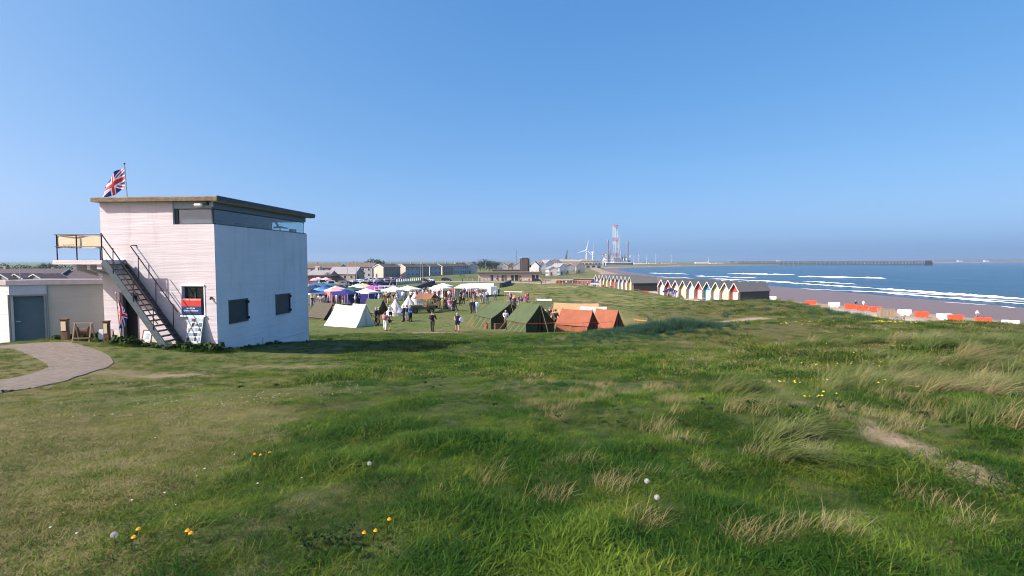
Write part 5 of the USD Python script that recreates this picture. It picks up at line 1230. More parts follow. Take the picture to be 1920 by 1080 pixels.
GC = {k: mat('canopy_' + k, c, 0.55, 0.06) for k, c in {'navy': (0.012, 0.025, 0.075), 'lightblue': (0.12, 0.29, 0.52), 'blue': (0.03, 0.10, 0.36), 'pink': (0.62, 0.22, 0.27), 'purple_blue': (0.025, 0.022, 0.16), 'green': (0.03, 0.09, 0.06), 'yellow': (0.66, 0.58, 0.22),
      'magenta': (0.34, 0.08, 0.27), 'violet': (0.06, 0.04, 0.26), 'palepink': (0.66, 0.42, 0.44), 'teal': (0.03, 0.12, 0.14), 'olive': (0.18, 0.17, 0.06), 'red': (0.55, 0.05, 0.03), 'orange': (0.70, 0.25, 0.05), 'white': (0.78, 0.78, 0.77)}.items()}
for (px, d, S, c, val, sides, sc, lab) in (
        (582, 79, 3.0, 'navy', 'white', (), None, 'navy pop-up stall with white valance at the tower corner'), (598, 83, 3.0, 'lightblue', 'blue', (1,), 'blue', 'light blue pop-up stall in the left row'),
        (607, 88, 3.0, 'blue', None, (), None, 'dark blue pop-up stall behind the light blue one'), (613, 93, 3.0, 'navy', None, (), None, 'navy pop-up stall tucked behind the dark blue one'), (622, 83, 2.8, 'palepink', 'pink', (0, 1), 'pink', 'pale pink pop-up stall with rosy side sheets'), (629.5, 89, 3.0, 'palepink', None, (1,), 'navy', 'second pale pink canopy behind the rosy stall'),
        (637, 94, 3.0, 'navy', None, (), None, 'navy pop-up stall between pink and purple canopies'), (648, 78, 3.0, 'purple_blue', None, (2,), None, 'bright purple-blue pop-up stall, the nearest of the market'), (660, 87, 3.0, 'green', None, (), None, 'dark green pop-up stall right of the purple-blue one'),
        (667, 97, 3.0, 'white', 'white', (), None, 'white canopy at the head of the yellow stalls'), (673.5, 100, 3.0, 'yellow', 'white', (), None, 'yellow striped canopy, left of a pair'), (680, 103, 3.0, 'yellow', None, (), None, 'yellow canopy, right of a pair'),
        (687, 82, 2.8, 'white', 'white', (0, 1), 'purple_blue', 'white peaked stall with deep purple side sheets'), (699, 94, 2.8, 'magenta', None, (1,), 'red', 'magenta pop-up stall with a red side'), (703.5, 99, 2.8, 'violet', None, (1,), 'red', 'violet blue pop-up stall behind the magenta one'), (711, 104, 3.0, 'navy', None, (), None, 'navy canopy right of the violet one'),
        (738, 90, 3.2, 'white', 'white', (1,), 'white', 'white peaked stall left of the bell tents'), (764, 92, 3.6, 'white', 'white', (1,), 'green', 'white pagoda stall with a green tinted side'), (825, 96, 3.2, 'white', 'white', (0,), 'white', 'white pagoda marquee with a flag beside the red car'), (831, 103, 3.0, 'white', None, (), None, 'white canopy just behind the pagoda marquee'),
        (602, 118, 4.0, 'teal', None, (), None, 'teal canopy in the back of the market'), (622, 116, 3.4, 'teal', None, (), None, 'second teal canopy in the back of the market'), (633, 124, 4.5, 'olive', None, (), None, 'olive awning near the parked van'), (590, 106, 3.0, 'navy', None, (), None, 'navy canopy behind the stalls at the tower corner'),
        (592, 122, 3.0, 'blue', 'white', (), None, 'blue canopy with white edge far back in the market'), (852, 97, 2.6, 'red', None, (0, 1), 'red', 'squat red shelter between the white marquees')):
    H_ = 1.1 if 'squat' in lab else 1.8
    gazebo(lab, at(px, d), d, rad(-28 + (px * 7) % 17 - 8), S, GC[c], GC[val] if val else None, sides, GC[sc] if sc else None, H=H_ if d < 104 or 'squat' in lab else 1.5, top=0.6)
def marquee(lab, x, y, rz, L, W, H, top, closed):
    t = thing('marquee', lab, 'marquee', (x, y, gz(x, y)), rz)
    for sx_ in np.linspace(-1, 1, 3):
        for sy_ in (-1, 1):
            obj('leg', MB().b2((sx_ * L / 2 - 0.03, sy_ * W / 2 - 0.03, 0), (sx_ * L / 2 + 0.03, sy_ * W / 2 + 0.03, H)), mat('alloy', (0.5, 0.5, 0.52)), t)
    for s in (-1, 1):
        P = [[((a - 0.5) * L * 1.02, s * W / 2 * 1.03 * b, H + top * (1 - b) ** 1.1 - 0.05 * math.sin(6 * PI * a) ** 2 * b) for b in np.linspace(0, 1, 4)] for a in np.linspace(0, 1, 13)]
        obj('roof_panel', MB().sheet(P, 0.01), PVC, t, smooth=40)
        obj('valance', MB().bar((-L / 2, s * W / 2, H - 0.12), (L / 2, s * W / 2, H - 0.12), 0.012, 0.24), PVC, t)
        obj('gable', MB().wall(Polygon([(-W / 2, H), (W / 2, H), (0, H + top)]), 0.012, (s * L / 2, 0, 0), Y, X * s), PVC, t)
    for s in closed:
        obj('side_panel', MB().bar((s * L / 2, -W / 2, H / 2), (s * L / 2, W / 2, H / 2), 0.012, H), PVC, t)
    obj('back_panel', MB().bar((-L / 2, W / 2, H / 2), (L / 2, W / 2, H / 2), 0.012, H), PVC, t)
marquee('open fronted white marquee with its gable to the camera, left of a pair', at(874, 93), 93, rad(62), 3.6, 3.4, 1.7, 0.8, ())
marquee('long white marquee with a closed right end, right of a pair', at(906, 95), 95, rad(-6), 4.0, 3.2, 1.7, 0.75, (1,))
tr = thing('box_trailer', 'white box trailer at the right end of the long white marquee', 'trailer', (at(920, 94), 94, gz(at(920, 94), 94)), rad(-50))
obj('body', MB().b2((-1.1, -0.8, 0.45), (1.1, 0.8, 1.95)), PVC, tr)
for s in (-1, 1):
    obj('wheel', MB().mesh(trimesh.creation.cylinder(0.3, 0.18, sections=16), trimesh.transformations.translation_matrix((0, s * 0.75, 0.3)) @ trimesh.transformations.rotation_matrix(PI / 2, [1, 0, 0])), DARK, tr)
obj('tow_bar', MB().bar((1.1, 0, 0.5), (1.9, 0, 0.45), 0.06), SLATE, tr)
# scaffold stall, wooden stall, pyramid tent, wind break
fs = thing('metal_frame_stall', 'bare white metal stall frame between the navy canopy and the bell tents', 'frame', (at(722, 92), 92, gz(at(722, 92), 92)), rad(-12))
for xx in (-1.7, 0.2, 1.7):
    for yy in (-0.7, 0.7):
        obj('upright', MB().tube([(xx, yy, 0), (xx, yy, 2.3)], 0.035), PVC, fs)
for zz in (0.7, 1.2, 1.7, 2.3):
    obj('rail', MB().tube([(-1.7, -0.7, zz), (1.7, -0.7, zz)], 0.03), PVC, fs); obj('rail', MB().tube([(-1.7, 0.7, zz), (1.7, 0.7, zz)], 0.03), PVC, fs)
ws = thing('timber_stall', 'pale timber frame stall by the red pyramid tent', 'frame', (at(964, 76), 76, gz(at(964, 76), 76)), rad(-15))
for xx in (-1.3, 0, 1.3):
    for yy in (-0.6, 0.6):
        obj('post', MB().tube([(xx, yy, 0), (xx, yy, 2.1)], 0.04), PALEWOOD, ws)
obj('beam', MB().bar((-1.4, -0.6, 2.12), (1.4, -0.6, 2.12), 0.08), PVC, ws); obj('beam', MB().bar((-1.4, 0.6, 2.12), (1.4, 0.6, 2.12), 0.08), PALEWOOD, ws); obj('table', MB().b2((-1.2, -0.5, 0.7), (1.2, 0.5, 0.76)), PALEWOOD, ws)
pt = thing('pyramid_tent', 'small red-brown pyramid tent on crossed poles', 'tent', (at(985, 71), 71, gz(at(985, 71), 71)), 0.5)
for k in range(4):
    a, b = k * PI / 2, (k + 1) * PI / 2
    obj('panel', MB().sheet([[(1.1 * s * math.cos(q), 1.1 * s * math.sin(q), 1.65 * (1 - s) ** 1.1) for q in (a, (a + b) / 2 if s < 0.02 else a * 0.5 + b * 0.5, b)] for s in (0.0, 0.5, 1.0)], 0.01), BROWNC, pt)
obj('pole', MB().tube([(0.9, 0.1, 0), (-0.2, 0, 2.0)], 0.025), POLE, pt); obj('pole', MB().tube([(-0.9, 0.1, 0), (0.2, 0, 2.0)], 0.025), POLE, pt)
wb = thing('wind_break', 'grey-green striped canvas wind break on the slope behind the camp', 'screen', (at(1013, 76), 76, gz(at(1013, 76), 76)), rad(-5))
for k in range(7):
    obj('panel', MB().b2((-1.0 + k * 0.29, -0.01, 0.05), (-1.0 + k * 0.29 + 0.285, 0.01, 1.35)), (mat('screen_a', (0.16, 0.17, 0.09)), mat('screen_b', (0.22, 0.22, 0.14)))[k % 2], wb)
for xx in (-1.02, 0.0, 1.05):
    obj('pole', MB().tube([(xx, 0.03, 0), (xx, 0.03, 1.5)], 0.025), POLE, wb)
# olive jeep and truck
OLIVE = mat('olive_paint', (0.055, 0.06, 0.03), 0.55, 0.1); TYRE = mat('tyre', (0.015, 0.015, 0.015), 0.9)
def wheel(par, x, y, r, w=0.2, nm='wheel'):
    q = obj(nm, MB().mesh(trimesh.creation.cylinder(r, w, sections=18), trimesh.transformations.translation_matrix((x, y, r)) @ trimesh.transformations.rotation_matrix(PI / 2, [1, 0, 0])), TYRE, par, smooth=40)
    obj('rim', MB().mesh(trimesh.creation.cylinder(r * 0.55, w + 0.02, sections=12), trimesh.transformations.translation_matrix((x, y, r)) @ trimesh.transformations.rotation_matrix(PI / 2, [1, 0, 0])), mat('rim_grey', (0.3, 0.3, 0.31), 0.4) if nm == 'wheel' else OLIVE, q)
def jeep(lab, x, y, rz):
    t = thing('jeep', lab, 'jeep', (x, y, gz(x, y)), rz)
    obj('body', MB().wall(Polygon([(-1.6, 0.45), (-1.6, 1.0), (-0.7, 1.0), (-0.55, 0.62), (-0.1, 0.62), (0.1, 1.02), (0.3, 1.06), (1.5, 0.98), (1.6, 0.85), (1.6, 0.5)]), 1.4, (0, -0.7, 0), X, -Y), OLIVE, t)
    obj('windscreen', MB().b2((0.22, -0.65, 1.06), (0.26, -0.6, 1.5)).b2((0.22, 0.6, 1.06), (0.26, 0.65, 1.5)).b2((0.22, -0.6, 1.46), (0.26, 0.6, 1.5)), OLIVE, t)
    obj('seat', MB().b2((-0.5, -0.55, 0.63), (0.0, -0.05, 0.82)).b2((-0.55, -0.55, 0.82), (-0.45, -0.05, 1.25)), BROWNC, t); obj('seat', MB().b2((-0.5, 0.05, 0.63), (0.0, 0.55, 0.82)).b2((-0.55, 0.05, 0.82), (-0.45, 0.55, 1.25)), BROWNC, t)
    for s in (-1, 1):
        obj('headlight', MB().mesh(trimesh.creation.cylinder(0.09, 0.04, sections=14), trimesh.transformations.translation_matrix((1.61, s * 0.42, 0.78)) @ trimesh.transformations.rotation_matrix(PI / 2, [0, 1, 0])), PALEC, t)
        for xx in (-1.05, 1.0):
            wheel(t, xx, s * 0.66, 0.36, 0.2, 'jeep_wheel'); obj('mudguard', MB().b2((xx - 0.4, s * 0.62 - 0.12, 0.78), (xx + 0.4, s * 0.62 + 0.12, 0.83)), OLIVE, t)
    obj('bonnet_star', MB().b2((0.6, -0.2, 1.06), (1.0, 0.2, 1.075)), PALEC, t)
jeep('olive army jeep parked under the brown canvas fly', at(791, 64.5), 64.5, rad(-160))
jeep('olive army jeep among the crowd right of the brown fly', at(822, 72), 72.0, rad(-30))
jeep('olive army jeep near the red shelter', at(838, 82), 82.0, rad(10))
# odds and ends around the camp
for k, (px, d, c) in enumerate(((612, 58, 'dark'), (920, 46.5, 'red'), (934, 46.0, 'brown'))):
    t = thing('camp_crates', ('dark stack of camp boxes at the foot of the tower corner', 'reddish camp chest under the ropes of the rear green tent', 'brown camp chest next to the reddish one')[k], 'crate', (at(px, d), d, gz(at(px, d), d)), 0.3 * k)
    m_ = (SLATE, mat('chest_red', (0.22, 0.05, 0.04)), WOOD)[k]
    obj('box', MB().b2((-0.5, -0.3, 0), (0.4, 0.3, 0.5)), m_, t); obj('lid', MB().b2((-0.52, -0.32, 0.502), (0.42, 0.32, 0.56)), m_, t); obj('handle', MB().tube([(-0.52, -0.1, 0.3), (-0.58, 0, 0.28), (-0.52, 0.1, 0.3)], 0.015), ROPE, t)
for k, (px, d) in enumerate(((1191, 43.5), (1214, 43.0))):
    t = thing('marker_post', ('left pale marker post with orange tape right of the camp', 'right pale marker post with orange tape right of the camp')[k], 'post', (at(px, d), d, gz(at(px, d), d) - 0.1), 0.0)
    obj('stake', MB().tube([(0, 0, 0), (0.02, 0, 1.2)], 0.03), PALEWOOD, t)
    if k == 0:
        dx = at(1214, 43.0) - at(1191, 43.5)
        obj('tape', MB().bar((0, -0.03, 1.05), (dx, -0.53, 1.0), 0.01, 0.07), GC['orange'], t)
rp_ = thing('rope_barrier', 'red rope line on thin stakes in front of the big green and orange tents', 'barrier', (0, 0, 0))
pts = [(at(px, d), d) for px, d in ((960, 39.9), (1040, 41.3), (1095, 41.8), (1150, 44.2))]
for (x, y) in pts:
    obj('stake', MB().tube([(x, y, gz(x, y) - 0.1), (x, y, gz(x, y) + 0.85)], 0.018), POLE, rp_)
for (a, b) in zip(pts[:-1], pts[1:]):
    obj('rope', MB().tube([(*a, gz(*a) + 0.82), ((a[0] + b[0]) / 2, (a[1] + b[1]) / 2, (gz(*a) + gz(*b)) / 2 + 0.74), (*b, gz(*b) + 0.82)], 0.014, 4), GC['red'], rp_)
# ------------------------------------------------------------------ car park, promenade and low walls
def strip(pts, w, step=4.0, lift=0.06):
    return drape(LineString(pts).buffer(w / 2, cap_style=2).buffer(0.5).buffer(-0.5), step, lift, 0.15)
ASPH = mat('asphalt', (0.075, 0.075, 0.078), 0.9, 0.2, 0.6); CONC = mat('pale_concrete', (0.36, 0.32, 0.27), 0.9, 0.15, 0.5)
obj('car_park', drape(Polygon([(at(560, 128), 128), (at(660, 132), 132), (at(742, 162), 162), (at(768, 186), 186), (at(770, 208), 208), (at(660, 208), 208), (at(560, 196), 196)]), 5.0, 0.06), ASPH, kind='structure')
obj('promenade', strip([(at(770, 190), 190), (at(880, 192), 192), (at(1010, 186), 186), (at(1060, 178), 178), (at(1105, 168), 168), (31, 150), (35, 137), (42, 116), (50, 97), (54, 75), (55, 50)], 7.0, 3.0), CONC, kind='structure')
obj('road', strip([(at(560, 226), 226), (at(760, 232), 232), (at(900, 262), 262), (at(1000, 270), 270), (at(1060, 250), 250)], 6.0), ASPH, kind='structure')
def low_wall(name, lab, pts, w, h, m, cap=None, posts=0, pm=None):
    t = thing(name, lab, 'wall', (0, 0, 0))
    for (a, b) in zip(pts[:-1], pts[1:]):
        za, zb = gz(*a), gz(*b)
        obj('wall', MB().bar((*a, za + h / 2 - 0.1), (*b, zb + h / 2 - 0.1), w, h + 0.2), m, t)
        if cap:
            obj('coping', MB().bar((*a, za + h + 0.05), (*b, zb + h + 0.05), w + 0.1, 0.1), cap, t)
    for k in range(posts):
        s = (k + 0.5) / posts; a, b = np.array(pts[0]), np.array(pts[-1]); p = a + (b - a) * s
        obj('post', MB().b2((p[0] - 0.15, p[1] - 0.15, gz(*p) + h), (p[0] + 0.15, p[1] + 0.15, gz(*p) + h + 0.8)), pm, t)
BRICK = mat('red_brick', (0.20, 0.075, 0.055), 0.9, 0.25, 3.0); DARKW = mat('dark_wall', (0.03, 0.03, 0.028), 0.9)
low_wall('boundary_wall', 'long pale low wall with white bollards at the edge of the car park', [(at(742, 160), 160), (at(760, 170), 170), (at(790, 178), 178)], 0.5, 1.0, CONC, None, 12, PVC)
low_wall('dark_wall', 'dark low wall running down the field towards the promenade crowd', [(at(779, 118), 118), (at(793, 138), 138), (at(814, 172), 172)], 0.6, 1.1, DARKW)
low_wall('dark_wall', 'dark low wall rising to the flat roofed pavilion', [(at(939, 118), 118), (at(948, 142), 142), (at(957, 176), 176)], 0.6, 1.1, DARKW)
low_wall('dark_wall', 'dark low wall in front of the parked cars', [(at(690, 134), 134), (at(716, 146), 146), (at(741, 158), 158)], 0.5, 1.1, DARKW)
low_wall('brick_wall', 'long red brick wall along the raised walk', [(at(1044, 180), 180), (at(1082, 182), 182), (at(1110, 178), 178)], 0.6, 1.3, BRICK, CONC)
low_wall('sea_wall', 'dark sea wall behind the far row of huts', [(at(1076, 196), 196), (at(1118, 188), 188)], 0.8, 1.6, DARKW, CONC)
low_wall('promenade_wall', 'pale low kerb wall along the hut promenade', [(25.0, 149), (28.5, 132), (33.6, 112), (39.8, 96)], 0.4, 0.35, CONC)

# ------------------------------------------------------------------ parked cars
CARC = {'silver': (0.42, 0.43, 0.45), 'black': (0.012, 0.012, 0.014), 'white': (0.74, 0.74, 0.74), 'blue': (0.03, 0.08, 0.22), 'red': (0.32, 0.02, 0.02), 'grey': (0.14, 0.145, 0.15)}
WINDM = mat('car_glass', (0.02, 0.025, 0.03), 0.08, 0.0, spec=0.6); LAMP = mat('lamp_lens', (0.7, 0.7, 0.68), 0.2); REDL = mat('tail_lens', (0.4, 0.01, 0.01), 0.3)
def car_shape(tall=0.0):
    prof = [(-2.0, 0.35), (-2.05, 0.75), (-1.9, 0.95 + tall * 0.3), (-1.5, 1.42 + tall), (0.2, 1.47 + tall), (0.95, 0.98 + tall * 0.3), (1.85, 0.80), (2.05, 0.6), (2.0, 0.35)]
    return prof
def car(x, y, rz, c, lab, van=False):
    t = thing('parked_car' if not van else 'parked_van', lab, 'van' if van else 'car', (x, y, gz(x, y) + 0.06), rz, f'{c} cars in the car park')
    tall = 0.5 if van else 0.0
    paint = mat('car_' + c, CARC[c], 0.25, 0.02, spec=0.6)
    body = Polygon(car_shape(tall)).difference(Point(-1.25, 0.3).buffer(0.4)).difference(Point(1.25, 0.3).buffer(0.4))
    obj('body', MB().wall(body, 1.7, (0, -0.85, 0), X, -Y), paint, t)
    for s in (-1, 1):
        g = Polygon([(-1.35, 0.98 + tall * .3), (-1.2, 1.36 + tall), (0.1, 1.38 + tall), (0.65, 0.98 + tall * .3)])
        obj('side_window', MB().wall(g, 0.01, (0, s * 0.856, 0), X, Y * s), WINDM, t)
        for xx in (-1.25, 1.25):
            wheel(t, xx, s * 0.76, 0.31)
        obj('headlight', MB().b2((1.95, s * 0.6 - 0.15, 0.62), (2.065, s * 0.6 + 0.15, 0.74)), LAMP, t); obj('tail_light', MB().b2((-2.07, s * 0.65 - 0.12, 0.7), (-1.98, s * 0.65 + 0.12, 0.9)), REDL, t)
    obj('windscreen', MB().add([(0.30, -0.7, 1.41 + tall), (0.30, 0.7, 1.41 + tall), (0.96, 0.74, 1.0 + tall * .3), (0.96, -0.74, 1.0 + tall * .3)], [[3, 2, 1, 0]]), WINDM, t)
    obj('rear_window', MB().add([(-1.62, -0.7, 1.36 + tall), (-1.62, 0.7, 1.36 + tall), (-1.93, 0.72, 1.0 + tall * .3), (-1.93, -0.72, 1.0 + tall * .3)], [[0, 1, 2, 3]]), WINDM, t)
    return t
first_car, ncar = {}, {}
ORD = ('', 'leftmost', 'second', 'third', 'fourth', 'fifth', 'sixth', 'seventh', 'eighth', 'ninth', 'tenth', 'eleventh', 'twelfth', 'thirteenth', 'fourteenth', 'fifteenth', 'sixteenth')
rc = random.Random(21)
def park(px, d, c, rz, where, van=False):
    k = (c, van, where)
    lab = f'{c} {"van" if van else "car"} parked {where}'
    x, y = at(px, d), d
    ncar[k] = ncar.get(k, 0) + 1
    lab = f'{ORD[ncar[k]]} {lab}' if not van else lab
    if (c, van) not in first_car:
        first_car[(c, van)] = car(x, y, rz, c, lab, van)
    else:
        copy_of(first_car[(c, van)], (x, y, gz(x, y) + 0.06), rz, lab)
cols = ['silver', 'black', 'white', 'blue', 'grey', 'black', 'silver', 'red', 'blue', 'white']
for (d0, px0, px1, step, where) in ((142, 640, 716, 6.6, 'in the nearest row behind the market'), (151, 652, 730, 7.2, 'in the second row behind the market'), (162, 664, 742, 7.4, 'in the middle row of the car park'), (174, 678, 752, 7.0, 'in the row before the last of the car park'), (190, 690, 764, 7.0, 'in the row nearest the houses')):
    px = px0
    while px < px1:
        if rc.random() < 0.88:
            park(px + rc.uniform(-0.7, 0.7), d0 + (px - px0) * 0.10 + rc.uniform(-.6, .6), rc.choice(cols), rad(62 + rc.uniform(-5, 5)) + (PI if rc.random() < 0.5 else 0), where)
        px += step
for px, d, c, w in ((742, 199, 'blue', 'on the grass verge left of the bollards'), (757, 200, 'blue', 'on the grass verge left of the bollards'), (795, 186, 'black', 'along the promenade by the dark wall'), (838, 196, 'black', 'on the promenade left of the pavilion'), (804, 190, 'white', 'along the promenade by the dark wall'), (1008, 196, 'black', 'beside the right end of the pavilion')):
    park(px, d, c, rad(-8), w)
park(625, 137, 'white', rad(15), 'beside the olive awning', True); park(609, 150, 'white', rad(10), 'near the pink parasols', True)

# ------------------------------------------------------------------ houses
ROOF1 = mat('slate_roof', (0.085, 0.075, 0.075), 0.8, 0.2, 1.5); ROOF2 = mat('brown_tiles', (0.13, 0.095, 0.075), 0.85, 0.2, 1.5); ROOFG = mat('grey_tiles', (0.24, 0.235, 0.235), 0.8, 0.15, 1.5)
RENDER = mat('cream_render', (0.52, 0.45, 0.375), 0.85, 0.08, 0.8); RWHITE = mat('white_render', (0.58, 0.58, 0.57), 0.8, 0.06, 0.8); RGREY = mat('grey_render', (0.30, 0.31, 0.32), 0.85, 0.1, 0.8); BUFFB = mat('buff_brick', (0.34, 0.25, 0.17), 0.9, 0.15, 2.0)
PANE = mat('far_pane', (0.025, 0.032, 0.04), 0.15, 0.0, spec=0.5)
def house(lab, x, y, rz, W, L, eave, ridge, wall, roof, gablem=None, cols=3, rows=2, z=None, name='town_house', chimney=True, group=None, barge=True, door=True, cat='house'):
    """Gabled house: local x along the ridge (length L), gable of width W at +x and -x."""
    z = gz(x, y) - 0.15 if z is None else z
    t = thing(name, lab, cat, (x, y, z), rz, group)
    for s in (-1, 1):
        obj('wall', MB().b2((-L / 2, min(s * W / 2, s * (W / 2 - 0.25)), 0), (L / 2, max(s * W / 2, s * (W / 2 - 0.25)), eave)), wall, t)
        obj('gable', MB().wall(Polygon([(-W / 2 + 0.26, 0), (W / 2 - 0.26, 0), (W / 2 - 0.26, eave), (0, ridge - 0.05), (-W / 2 + 0.26, eave)]), 0.25, (s * (L / 2 - 0.002), 0, 0), Y, X * s), gablem or wall, t)
        rm = MB(); a = math.atan2(ridge - eave, W / 2)
        o = 0.35
        rm.wall(Polygon([(0, ridge), (s * (W / 2 + o), eave - o * math.tan(a)), (s * (W / 2 + o), eave - o * math.tan(a) + 0.16), (0, ridge + 0.16)]), L + 0.5, (L / 2 + 0.25, 0, 0), Y, X)
        ro = obj('roof', rm, roof, t)
        if chimney and s == 1:
            obj('chimney', MB().b2((-L * 0.25 - 0.35, -0.3, ridge - 0.5), (-L * 0.25 + 0.35, 0.3, ridge + 0.9)), BUFFB, ro)
        if barge:
            for q in (-1, 1):
                obj('barge_board', MB().bar((q * (L / 2 + 0.28), 0, ridge + 0.02), (q * (L / 2 + 0.28), s * (W / 2 + o), eave - o * math.tan(a) + 0.02), 0.05, 0.26), RWHITE, ro)
    for r_ in range(rows):
        zz = 1.0 + r_ * (eave - 0.2) / rows
        for c_ in range(cols):
            xx = (c_ + 0.5) / cols * L - L / 2
            for s in (-1, 1):
                w = obj('window', MB().b2((xx - 0.65, s * W / 2 - 0.05, zz - 0.06), (xx + 0.65, s * W / 2 + 0.05, zz + 1.26)), RWHITE, t)
                obj('pane', MB().b2((xx - 0.56, s * (W / 2 + 0.055) - 0.01, zz + 0.02), (xx + 0.56, s * (W / 2 + 0.055) + 0.01, zz + 1.18)), PANE, w)
    if door:
        obj('door', MB().b2((L / 2 - 0.05, -W * 0.2 - 0.5, 0.1), (L / 2 + 0.05, -W * 0.2 + 0.5, 2.2)), mat('house_door', (0.12, 0.05, 0.04)), t)
    return t
row = [(717, 254, 'broad cream gabled house at the head of the row', 6.6, 12.5), (756, 268, 'first house right of the broad cream gable', 6.2, 11.0), (776, 282, 'second house right of the broad cream gable', 6.2, 11.0), (799, 298, 'third house right of the broad cream gable', 7.0, 11.0),
       (822, 316, 'fourth house right of the broad cream gable', 7.2, 11.5), (841, 334, 'fifth house right of the broad cream gable', 7.2, 11.5)]
for k, (px, d, lab, W, L) in enumerate(row):
    hw = house(lab, at(px + 9, d + 4), d + 4, rad(-118), W, L, 5.4, 7.0, RGREY if k % 2 else mat('brown_render', (0.22, 0.17, 0.14), 0.85), ROOF1, RENDER, 3, 2, group=None)
house('white rendered house at the far end of the row', at(862, 348), 348, rad(-118), 7.5, 11, 5.6, 7.6, RGREY, ROOF1, RWHITE, 4, 2)
house('dark roofed house closing the row before the trees', at(880, 356), 356, rad(-60), 8, 9, 5.2, 7.2, RGREY, ROOF1, RGREY, 3, 2)
house('long grey terrace behind the car park at the left', at(610, 238), 238, rad(-6), 9, 17, 5.2, 7.0, RGREY, ROOF2, RGREY, 6, 2, name='terraced_house')
tw = thing('stair_tower', 'pale stair tower projecting from the long grey terrace', 'tower', (at(597, 230), 230, gz(at(597, 230), 230)), rad(-6))
obj('shaft', MB().b2((-1.0, -1, 0), (1.0, 1.5, 5.6)), RENDER, tw); obj('roof', MB().b2((-1.15, -1.15, 5.602), (1.15, 1.6, 5.8)), RWHITE, tw); obj('window_strip', MB().b2((0.3, -1.03, 0.6), (0.8, -0.98, 5.2)), PANE, tw)
house('brown roofed block with a white gable behind the grey roofed hall', at(676, 262), 262, rad(-8), 8, 16, 5.6, 7.6, RGREY, ROOF2, RWHITE, 5, 2)
house('dark house between the terrace and the white gable', at(634, 262), 262, rad(-80), 7, 7, 5.0, 7.0, mat('dark_slate_wall', (0.05, 0.055, 0.06)), ROOF1, None, 2, 2)
house('grey roofed brick hall in front of the brown block', at(650, 214), 214, rad(-12), 8, 12, 2.9, 5.6, BUFFB, ROOFG, None, 4, 1, name='brick_hall', chimney=False, cat='hall')
house('lower wing of the brick hall with a blue shutter', at(606, 208), 208, rad(-8), 6, 9, 2.6, 4.2, BUFFB, ROOFG, None, 2, 1, name='brick_hall', chimney=False, cat='hall')
sh_ = thing('blue_shutter', 'bright blue roller shutter on the lower wing of the hall', 'shutter', (at(599, 204), 204, gz(at(599, 204), 204)), rad(-8))
obj('leaf', MB().b2((-1.0, -0.9, 0.1), (1.0, -0.8, 1.9)), GC['lightblue'], sh_); obj('frame', MB().b2((-1.15, -0.88, 0.0), (-1.002, -0.78, 2.0)).b2((1.002, -0.88, 0), (1.15, -0.78, 2.0)), RWHITE, sh_)
fl = thing('brick_building', 'low dark red brick building with a flat black roof edge beside the tower', 'building', (at(590, 172), 172, gz(at(590, 172), 172)), rad(-4))
obj('wall', MB().b2((-8, 0, 0), (6, 5, 2.3)), BRICK, fl); obj('roof', MB().b2((-8.2, -0.2, 2.302), (6.2, 5.2, 2.6)), DARKW, fl)
for k in range(4):
    obj('window', MB().b2((-5 + 2.8 * k, -0.04, 0.8), (-3.8 + 2.8 * k, 0.05, 1.8)), PANE, fl)
for k, (px, d) in enumerate(((597, 150), (611, 147), (590, 140))):
    t = thing('parasol', ('left pink parasol before the red brick building', 'right pink parasol before the red brick building', 'pale pink parasol closest to the tower corner')[k], 'parasol', (at(px, d), d, gz(at(px, d), d)))
    a = np.arange(9) * PI / 4
    obj('canopy', MB().sheet(np.array([[(1.5 * s * math.cos(b), 1.5 * s * math.sin(b), 2.75 - 0.7 * s ** 1.3) for b in a] for s in (0.0, 0.5, 1.0)])), GC['palepink'], t); obj('pole', MB().tube([(0, 0, 0), (0, 0, 2.8)], 0.03), PALEC, t)
# bungalow roofs behind the low building, far left
for k, (px, d) in enumerate(((-4, 128), (28, 130), (54, 132), (88, 134))):
    house(('bungalow gable cut by the left edge of the picture', 'second bungalow gable over the low building', 'third bungalow gable over the low building', 'last bungalow gable over the low building')[k], at(px, d + 3), d + 3, rad(-94), 4.0, 7, 2.2, 3.3, RGREY, mat('heather_tiles', (0.085, 0.07, 0.075), 0.9, 0.2, 2.0), mat('gable_grey', (0.22, 0.22, 0.22)), 1, 1, name='bungalow', z=EYE - 33.0 * d / 950 - 2.2, chimney=False)
HT = mat('heather_tiles', (0.085, 0.07, 0.075))
house('long heather tiled roof behind the bungalow gables', at(50, 148), 148, rad(1), 9, 24, 3.2, 5.6, RGREY, HT, HT, 6, 1, name='terraced_house', z=4.0)
house('heather tiled roof with bright rooflights behind the low building', at(124, 156), 156, rad(3), 9, 15, 3.2, 5.2, RGREY, HT, HT, 4, 1, name='terraced_house', z=3.9)
house('dark gabled roof just left of the tower wall', at(172, 150), 150, rad(8), 8, 9, 3.0, 5.4, RGREY, HT, HT, 2, 1, name='terraced_house', z=3.9)
for k, px in enumerate((108, 118, 132)):
    d = 153.0; t = thing('rooflight', ('left bright rooflight on the heather tiled roof', 'middle rooflight on the heather tiled roof', 'right and brightest rooflight on the heather tiled roof')[k], 'rooflight', (at(px, d), d, 8.05), 0.05)
    obj('pane', MB().mesh(trimesh.creation.box((0.55, 0.5, 0.06)), trimesh.transformations.rotation_matrix(rad(26), [1, 0, 0])), RWHITE, t); obj('frame', MB().mesh(trimesh.creation.box((0.7, 0.65, 0.04)), trimesh.transformations.rotation_matrix(rad(26), [1, 0, 0])), RGREY, t)

